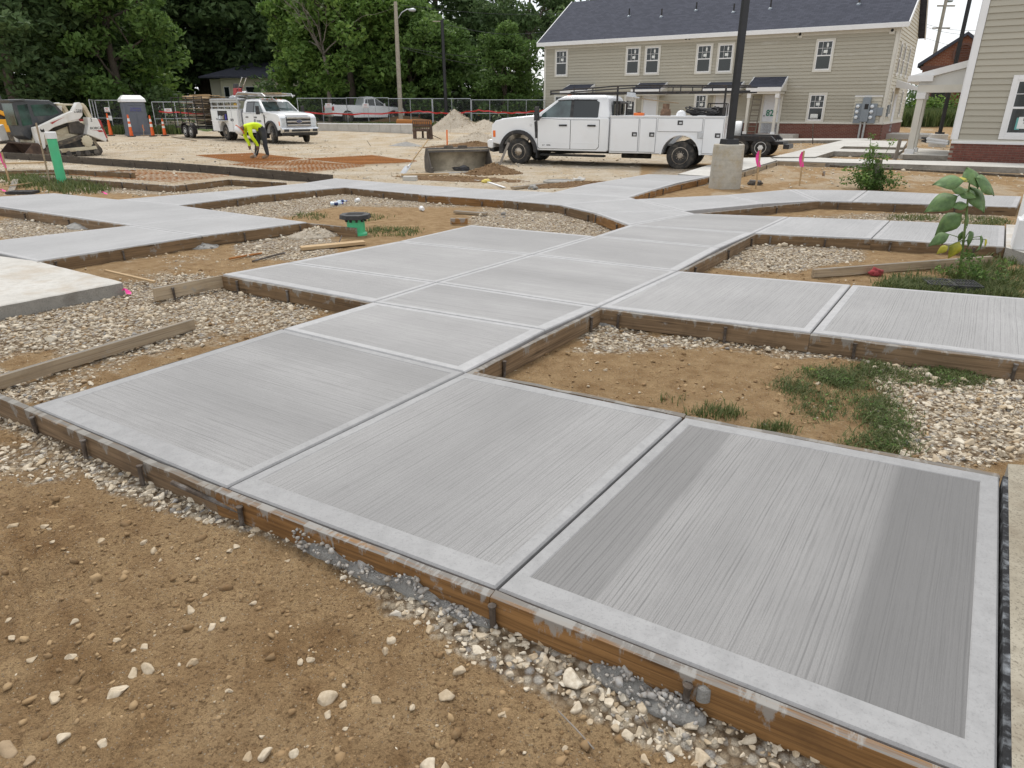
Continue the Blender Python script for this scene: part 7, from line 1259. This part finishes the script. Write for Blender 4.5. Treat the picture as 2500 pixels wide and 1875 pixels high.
# rods and rebar
def rod(a, b_, label, r=.008, za=.02, zb=.02, mat='stake_steel'): A, B_ = gp(*a) + Vector((0, 0, za)), gp(*b_) + Vector((0, 0, zb)); return tag(MB().tube([A, A.lerp(B_, .5) + Vector((0, 0, .003)), B_], r, 7).build('steel_rod', mat), label, 'rod')
rod((617, 642), (696, 621), 'dark rod lying on the dirt before the stepped bay', .012); rod((560, 636), (640, 622), 'rusty rod lying near the concrete spill', .012, mat='rust_wire'); rod((824, 603), (836, 590), 'short dark rod sticking up by the gravel mound', .008, 0, .08); rod((1565, 1760), (1580, 1790), 'dry twig lying on the front dirt', .002); rod((1363, 1742), (1450, 1835), 'thin dry stalk lying on the front dirt', .0025, .01, .01, 'dead_wood'); rod((905, 357), (897, 357), 'tiny bent rod standing on the yard', .01, .0, .25)
A, B_ = G(420, 1178, -.035), G(596, 1253, -.075); tag(MB().tube([A, A.lerp(B_, .5), B_], [.011, .012, .013], 8).build('steel_rod', 'stake_steel'), 'rusty stake lying along the face of the front board', 'rod')
# survey stakes and flags
def flagged(px, py, tx, ty, label, flag=True, mat='new_wood', w_=.018, fm='pink_flag', name='survey_stake'):
    p = gp(px, py); e = AT(tx, ty, p.y) - p; t = thing(name, label, 'stake', p); b = MB(); d = e.normalized(); s = d.cross(Vector((0, 1, 0))).normalized() * w_; f = Vector((0, w_ * .6, 0)); b.loft([[q - s - f, q + s - f, q + s + f, q - s + f] for q in (Vector((0, 0, -.12)), e)]); b.build('stick', mat, t)
    if flag:
        b = MB(); top = e * .98; vs = [];
        for k in range(5): u = k / 4; vs += [top + Vector((-.05 - .035 * math.sin(u * 4), .02 * math.sin(3 * u), -u * .34)), top + Vector((.02 - .03 * math.sin(u * 3 + 1), .03 * math.cos(3 * u), -u * .32 - .01))]
        b.add(vs, [(2 * k, 2 * k + 1, 2 * k + 3, 2 * k + 2) for k in range(4)]); o = b.build('ribbon', fm, t); o.modifiers.new('thick', 'SOLIDIFY').thickness = .003
flagged(1845, 461, 1857, 366, 'pink-flagged survey stake beside the concrete pier'); flagged(1952, 453, 1963, 368, 'pink-flagged survey stake left of the wild bush'); flagged(24, 449, 4, 372, 'pink-flagged survey stake by the black tray'); flagged(2184, 391, 2198, 340, 'brown wooden stake leaning at the side porch slab', False, 'form_brown', .05); flagged(1092, 362, 1091, 317, 'orange-topped stake behind the loader bucket', False, 'lamp_amber', .03); flagged(1212, 412, 1242, 348, 'leaning orange-brown stake in front of the truck wheel', False, 'form_orange', .035); flagged(827, 326, 825, 303, 'thin orange stake before the low block wall', False, 'lamp_amber', .025); flagged(849, 326, 848, 302, 'thin orange stake next along the low block wall', False, 'lamp_amber', .025); flagged(1900, 356, 1903, 308, 'dark rod stake left of the row house window', False, 'stake_steel', .02); flagged(1985, 352, 1985, 302, 'dark rod stake under the row house window', False, 'stake_steel', .02); flagged(123, 452, 88, 300, 'pale survey stick leaning behind the green standpipe', False, 'old_plank', .016); flagged(351, 333, 349, 304, 'thin lath with a small orange flag at the toilet door', True, 'old_plank', .02, 'orange_plastic'); flagged(2010, 430, 2012, 418, 'short brown peg in the dirt by the flagged stake', False, 'form_orange', .03)
for px, py, lab in ((308, 724, 'pink ribbon scrap at the old pad corner'), (254, 477, 'small pink ribbon scrap by the smooth slab'), (6, 470, 'pink ribbon scrap in the grass by the black tray')):
    p = gp(px, py, .02); b = MB(); r = .045 if py > 700 else .07
    vs = [(-r * .7, 0, .04), (-r * .3, .02, .06), (r * .3, -.01, .01), (r, .01, 0), (r * .7, .05, .01), (0, .06, .03)]; b.add(vs, [(0, 1, 5), (1, 2, 4, 5), (2, 3, 4)]); o = b.build('ribbon', 'pink_flag'); o.location = p; o.modifiers.new('thick', 'SOLIDIFY').thickness = .002; tag(o, lab, 'ribbon')
# black trays, grate, manhole ring, rag, litter
def tray(px, py, rz, w_, d_, h, label):
    p = gp(px, py); t = thing('drain_tray', label, 'drain grate', p, rz); b = MB()
    for P in ((-w_, w_, -d_, -d_ + .02), (-w_, w_, d_ - .02, d_), (-w_, -w_ + .02, -d_ + .02, d_ - .02), (w_ - .02, w_, -d_ + .02, d_ - .02)): b.box(*P, -.01, h)
    b.box(-w_ + .02, w_ - .02, -.012, .012, h - .02, h); b.box(-.012, .012, -d_ + .02, d_ - .02, h - .02, h); b.build('frame', 'black_plastic', t, bevel=.004); n = 16; MB().box(-w_ + .01, w_ - .01, -d_ + .01, d_ - .01, 0, .01).build('floor', 'chassis', t)
    for k in range(n): x = -w_ + .04 + (2 * w_ - .08) * k / (n - 1); MB().box(x - .006, x + .006, -d_ + .02, d_ - .02, h - .018, h - .002).build('slat', 'black_plastic', t)
tray(2320, 706, -.25, .24, .15, .075, 'black slotted drain tray lying in the grass at the sunflower foot'); tray(56, 473, .1, .26, .16, .06, 'black tray lying in grass by the green standpipe')
p = gp(1365, 449); t = thing('manhole_ring', 'grey manhole ring on the soil left of the upper walkway', 'manhole', p); MB().lathe([(.38, -.03), (.38, .07), (.36, .085), (.30, .085), (.29, .06), (.001, .06)], 32).build('ring', 'raw_concrete', t, smooth=40); MB().lathe([(.285, .06), (.285, .075), (.001, .078)], 28).build('cover', 'heap_grey', t)
def crumple(name, label, cat, px, py, r, mat, seed, zs=.6):
    v, f = ico(3); g = np.random.default_rng(seed); d = np.array([mnoise.fractal(Vector(q * 1.7 + seed), 1, 2, 4) for q in v]); v = v * (1 + d[:, None] * .55) * r * np.array([1.2, .9, zs]); me = bpy.data.meshes.new(name); np_mesh(me, v, f, 3); me.materials.append(MATS[mat]); return tag(put(name, me, loc=gp(px, py, r * zs * .7)), label, cat)
plain('rag_red', (.30, .045, .05), .9, 0, .35, 20, ((.12, .03, .03), .6)); plain('bottle_plastic', (.55, .65, .75), .12, 0, .2, 6, spec=.7); plain('block_yellow', (.62, .50, .12), .7, 0, .2, 5)
crumple('rag', 'crumpled red rag on the long board by the sunflower', 'rag', 2138, 674, .06, 'rag_red', 3, .9); crumple('rock', 'white rock beside the manhole ring', 'rock', 1413, 446, .12, 'pale_concrete', 5); crumple('rock', 'small grey rock in front of the manhole ring', 'rock', 1301, 462, .09, 'heap_grey', 6); crumple('rock', 'pale yellow lump on the soil by the bucket', 'rock', 1187, 446, .09, 'block_yellow', 7); crumple('dead_leaf', 'orange fallen leaf on the dirt between walkways', 'leaf', 1985, 904, .022, 'leaf_yellow', 8, .3); crumple('hose_bundle', 'dark valve cluster at the foot of the flagged stake', 'valve', 1842, 452, .13, 'bucket_worn', 9, .5); crumple('black_bag', 'black plastic scrap on the lip of the loader bucket', 'bag', 1130, 419, .18, 'black_plastic', 10, .5)
for px, py, rz_, lab, m_ in ((823, 503, .3, 'clear bluish water bottle lying on the stone bed', 'bottle_plastic'), (872, 495, 1.2, 'white foam cup lying behind the green riser', 'white_tape'), (1031, 516, 2.0, 'white foam cup lying right of the green riser', 'white_tape'), (836, 498, 1.0, 'second clear bottle lying beside the first', 'bottle_plastic')):
    t = thing('bottle' if 'bottle' in lab else 'cup', lab, 'bottle' if 'bottle' in lab else 'cup', gp(px, py, .045), rz_)
    if 'bottle' in lab: MB().lathe([(.001, -.12), (.035, -.115), (.035, .04), (.015, .08), (.015, .10), (.001, .10)], 14, 'x').build('body', m_, t, smooth=40); MB().lathe([(.017, .095), (.017, .115), (.001, .115)], 12, 'x').build('cap', 'ink_blue', t); MB().lathe([(.0355, -.05), (.0355, .02)], 14, 'x').build('label_band', 'badge_blue', t)
    else: MB().lathe([(.001, -.05), (.03, -.05), (.042, .05), (.038, .05), (.027, -.045), (.001, -.045)], 16, 'x').build('body', m_, t, smooth=40); MB().lathe([(.040, .046), (.045, .046), (.045, .052), (.040, .052)], 16, 'x').build('rim', m_, t)
# ladder at the door, reel trailer behind the service truck, white pipes on the porch
x0, _ = onwall(HO, 1850, 300); q = HO + UX * (x0 + .1) - NX * 1.55; t = thing('wooden_ladder', 'dark wooden ladder leaning at the numbered door porch', 'ladder', (q.x, q.y, .0), AX); t.rotation_euler = (-.22, 0, AX)
for s in (-.24, .24): MB().box(s - .03, s + .03, -.02, .02, 0, 2.2).build('rail', 'form_dark', t)
for k in range(7): MB().box(-.22, .22, -.03, .03, .2 + .3 * k, .26 + .3 * k).build('rung', 'form_dark', t)
p = gp(1838, 381); t = thing('reel_trailer', 'small black tandem trailer behind the service truck tail', 'trailer', (p.x, p.y, p.z), AX + .08)
for s in (-.75, .75):
    for x in (-.38, .38): wheel(t, x, s, .34, .2, 'rim_white' if x > 0 else 'rim_worn', .05, 1 if s > 0 else -1, hubs=6)
    MB().prism([(-.8, .62), (-.7, .74), (.7, .74), (.85, .60), (.85, .56), (-.8, .56)], min(s * .86, s * 1.14), max(s * .86, s * 1.14), 'y').build('mudguard', 'black_steel', t)
b = MB(); b.box(-1.6, 1.1, -.6, .6, .45, .55); b.box(1.1, 1.3, -.5, .5, .3, .45); b.build('deck', 'black_steel', t)
q = Vector((p.x, p.y, p.z + .55)) - UX * .9; t = thing('wire_reel', 'reel of white cable standing on the small trailer', 'reel', q, AX + .3); MB().lathe([(.02, -.34), (.30, -.34), (.31, -.2), (.29, 0), (.31, .2), (.30, .34), (.02, .34)], 24, 'x', (0, 0, .36)).build('cable', 'white_tape', t, smooth=40)
for s in (-.36, .36): MB().lathe([(.02, s - .02), (.36, s - .02), (.36, s + .02), (.02, s + .02)], 24, 'x', (0, 0, .36)).build('flange', 'black_plastic', t)
for k, (ya, yb) in enumerate(((338, 345), (345, 350))): A, B_ = AT(2262, ya, 25.2), AT(2316, yb + 1, 24.4); t = thing('drain_pipe', ['upper', 'lower'][k] + ' white drain pipe with black end lying on the porch floor', 'pipe', A); d = B_ - A; MB().tube([(0, 0, 0), d], .05, 12).build('pipe', 'trim_white', t, smooth=40); MB().tube([-d * .22, d * .03], [.03, .056], 12).build('end_fitting', 'black_plastic', t)
# ================================================================== worker bending over the mesh
plain('hivis', (.62, .80, .01), .75, 0, .06, 5); plain('trouser', (.028, .030, .036), .85, 0, .25, 8, ((.10, .09, .08), .4)); plain('skin', (.16, .085, .055), .6, 0, .1, 6); plain('boot', (.24, .16, .10), .85, 0, .2, 9, ((.38, .32, .24), .5)); plain('hat_white', (.75, .75, .74), .35, 0, .04, 4); plain('pad_tan', (.30, .27, .21), .8, 0, .2, 8)
p = gp(646, 391); wk = thing('person', 'worker in yellow shirt and white hard hat bending over the rusty mesh', 'person', (p.x, p.y, p.z + .05), .62)
V, E_, RD, BM = [], [], [], []
def jv(q, r): V.append(q); RD.append(r); return len(V) - 1
def bone(a, b, m): E_.append((a, b)); BM.append((a, b, m))
pel = jv((.04, 0, .90), (.155, .135)); sp1 = jv((-.12, 0, .99), (.18, .14)); che = jv((-.34, 0, .995), (.205, .145)); nk = jv((-.49, 0, .94), (.065, .065)); hd1 = jv((-.56, 0, .89), (.085, .085)); hd2 = jv((-.64, 0, .82), (.08, .085))
bone(pel, sp1, 'hivis'); bone(sp1, che, 'hivis'); bone(che, nk, 'skin'); bone(nk, hd1, 'skin'); bone(hd1, hd2, 'skin')
for s, (el, wr, kn, an, to) in ((-1, ((-.38, -.25, .68), (-.20, -.16, .44), (.02, -.15, .50), (.07, -.17, .09), (-.13, -.18, .045))), (1, ((-.44, .23, .69), (-.36, .12, .44), (-.10, .13, .49), (-.20, .14, .09), (-.40, .15, .045)))):
    sh = jv((-.38, s * .19, .96), (.085, .085)); e = jv(el, (.06, .06)); w1 = jv(wr, (.045, .045)); hn = jv((wr[0] - .015, wr[1], wr[2] - .09), (.042, .028)); bone(che, sh, 'hivis'); bone(sh, e, 'hivis'); bone(e, w1, 'hivis'); bone(w1, hn, 'skin')
    for k in range(4): f1 = jv((wr[0] - .03 + .018 * k, wr[1] - .012, wr[2] - .135 - .006 * (k in (1, 2))), (.010, .010)); f2 = jv((wr[0] - .035 + .02 * k, wr[1] + .02, wr[2] - .165 - .008 * (k in (1, 2))), (.008, .008)); bone(hn, f1, 'skin'); bone(f1, f2, 'skin')
    th = jv((wr[0] - .05, wr[1] + .02 * s, wr[2] - .10), (.011, .011)); bone(hn, th, 'skin')
    hp_ = jv((.05, s * .10, .82), (.12, .115)); k_ = jv(kn, (.082, .08)); a_ = jv(an, (.06, .06)); t_ = jv(to, (.05, .042)); bone(pel, hp_, 'trouser'); bone(hp_, k_, 'trouser'); bone(k_, a_, 'trouser'); bone(a_, t_, 'boot')
me = bpy.data.meshes.new('body'); me.from_pydata(V, E_, []); tmp = bpy.data.objects.new('tmp_body', me); COL.objects.link(tmp); sk = tmp.modifiers.new('skin', 'SKIN')
for i, r in enumerate(RD): me.skin_vertices[0].data[i].radius = r
me.skin_vertices[0].data[0].use_root = True; ss = tmp.modifiers.new('sub', 'SUBSURF'); ss.levels = ss.render_levels = 2
dg = bpy.context.evaluated_depsgraph_get(); bm2 = bpy.data.meshes.new_from_object(tmp.evaluated_get(dg)); bpy.data.objects.remove(tmp); bm2.name = 'body'; names_ = ['hivis', 'skin', 'trouser', 'boot']; bm2.materials.clear()
for n in names_: bm2.materials.append(MATS[n])
for f in bm2.polygons:
    c = Vector(f.center); best = min(BM, key=lambda q: (lambda a, b: (c - (a + (b - a) * max(0, min(1, (c - a).dot(b - a) / (b - a).length_squared)))).length / (.06 if q[2] == 'skin' else .1))(Vector(V[q[0]]), Vector(V[q[1]]))); m_ = best[2]
    if m_ == 'skin' and c.x > -.5 and c.z > .7: m_ = 'hivis'
    if c.z < .10: m_ = 'boot'
    if m_ == 'hivis' and c.x > .07: m_ = 'trouser'
    f.material_index = names_.index(m_)
bm2.shade_smooth(); put('body', bm2, wk); wk.scale = (1.1, 1.1, 1.08)
b = MB(); b.lathe([(.150, 0), (.145, .06), (.11, .115), (.05, .145), (.001, .15)], 20); hh = b.build('hard_hat', 'hat_white', wk, smooth=True); hh.location = (-.615, 0, .87); hh.rotation_euler = (0, math.radians(-128), 0)
b = MB(); b.lathe([(.148, -.006), (.168, -.006), (.168, .008), (.148, .010), (.148, -.006)], 20, cap=False); bb2 = b.build('hat_band', 'orange_plastic', wk); bb2.location = (-.607, 0, .876); bb2.rotation_euler = (0, math.radians(-128), 0)
for q, s in (((-.055, -.15, .49), -1), ((-.175, .13, .48), 1)): MB().at(q).lathe([(.001, -.04), (.07, -.03), (.075, 0), (.05, .02), (.001, .02)], 12, 'x').build('knee_pad', 'pad_tan', wk, smooth=True)
t = thing('pliers', 'long-handled tie pliers in the worker hands', 'tool', Vector((p.x, p.y, p.z + .05)), .62); t.scale = (1.1, 1.1, 1.08); b = MB(); b.tube([(-.20, -.16, .32), (-.27, -.02, .12), (-.29, .0, .05)], .009, 6); b.tube([(-.36, .12, .32), (-.27, .0, .12), (-.25, -.01, .05)], .009, 6); b.build('arms', 'aluminium', t)
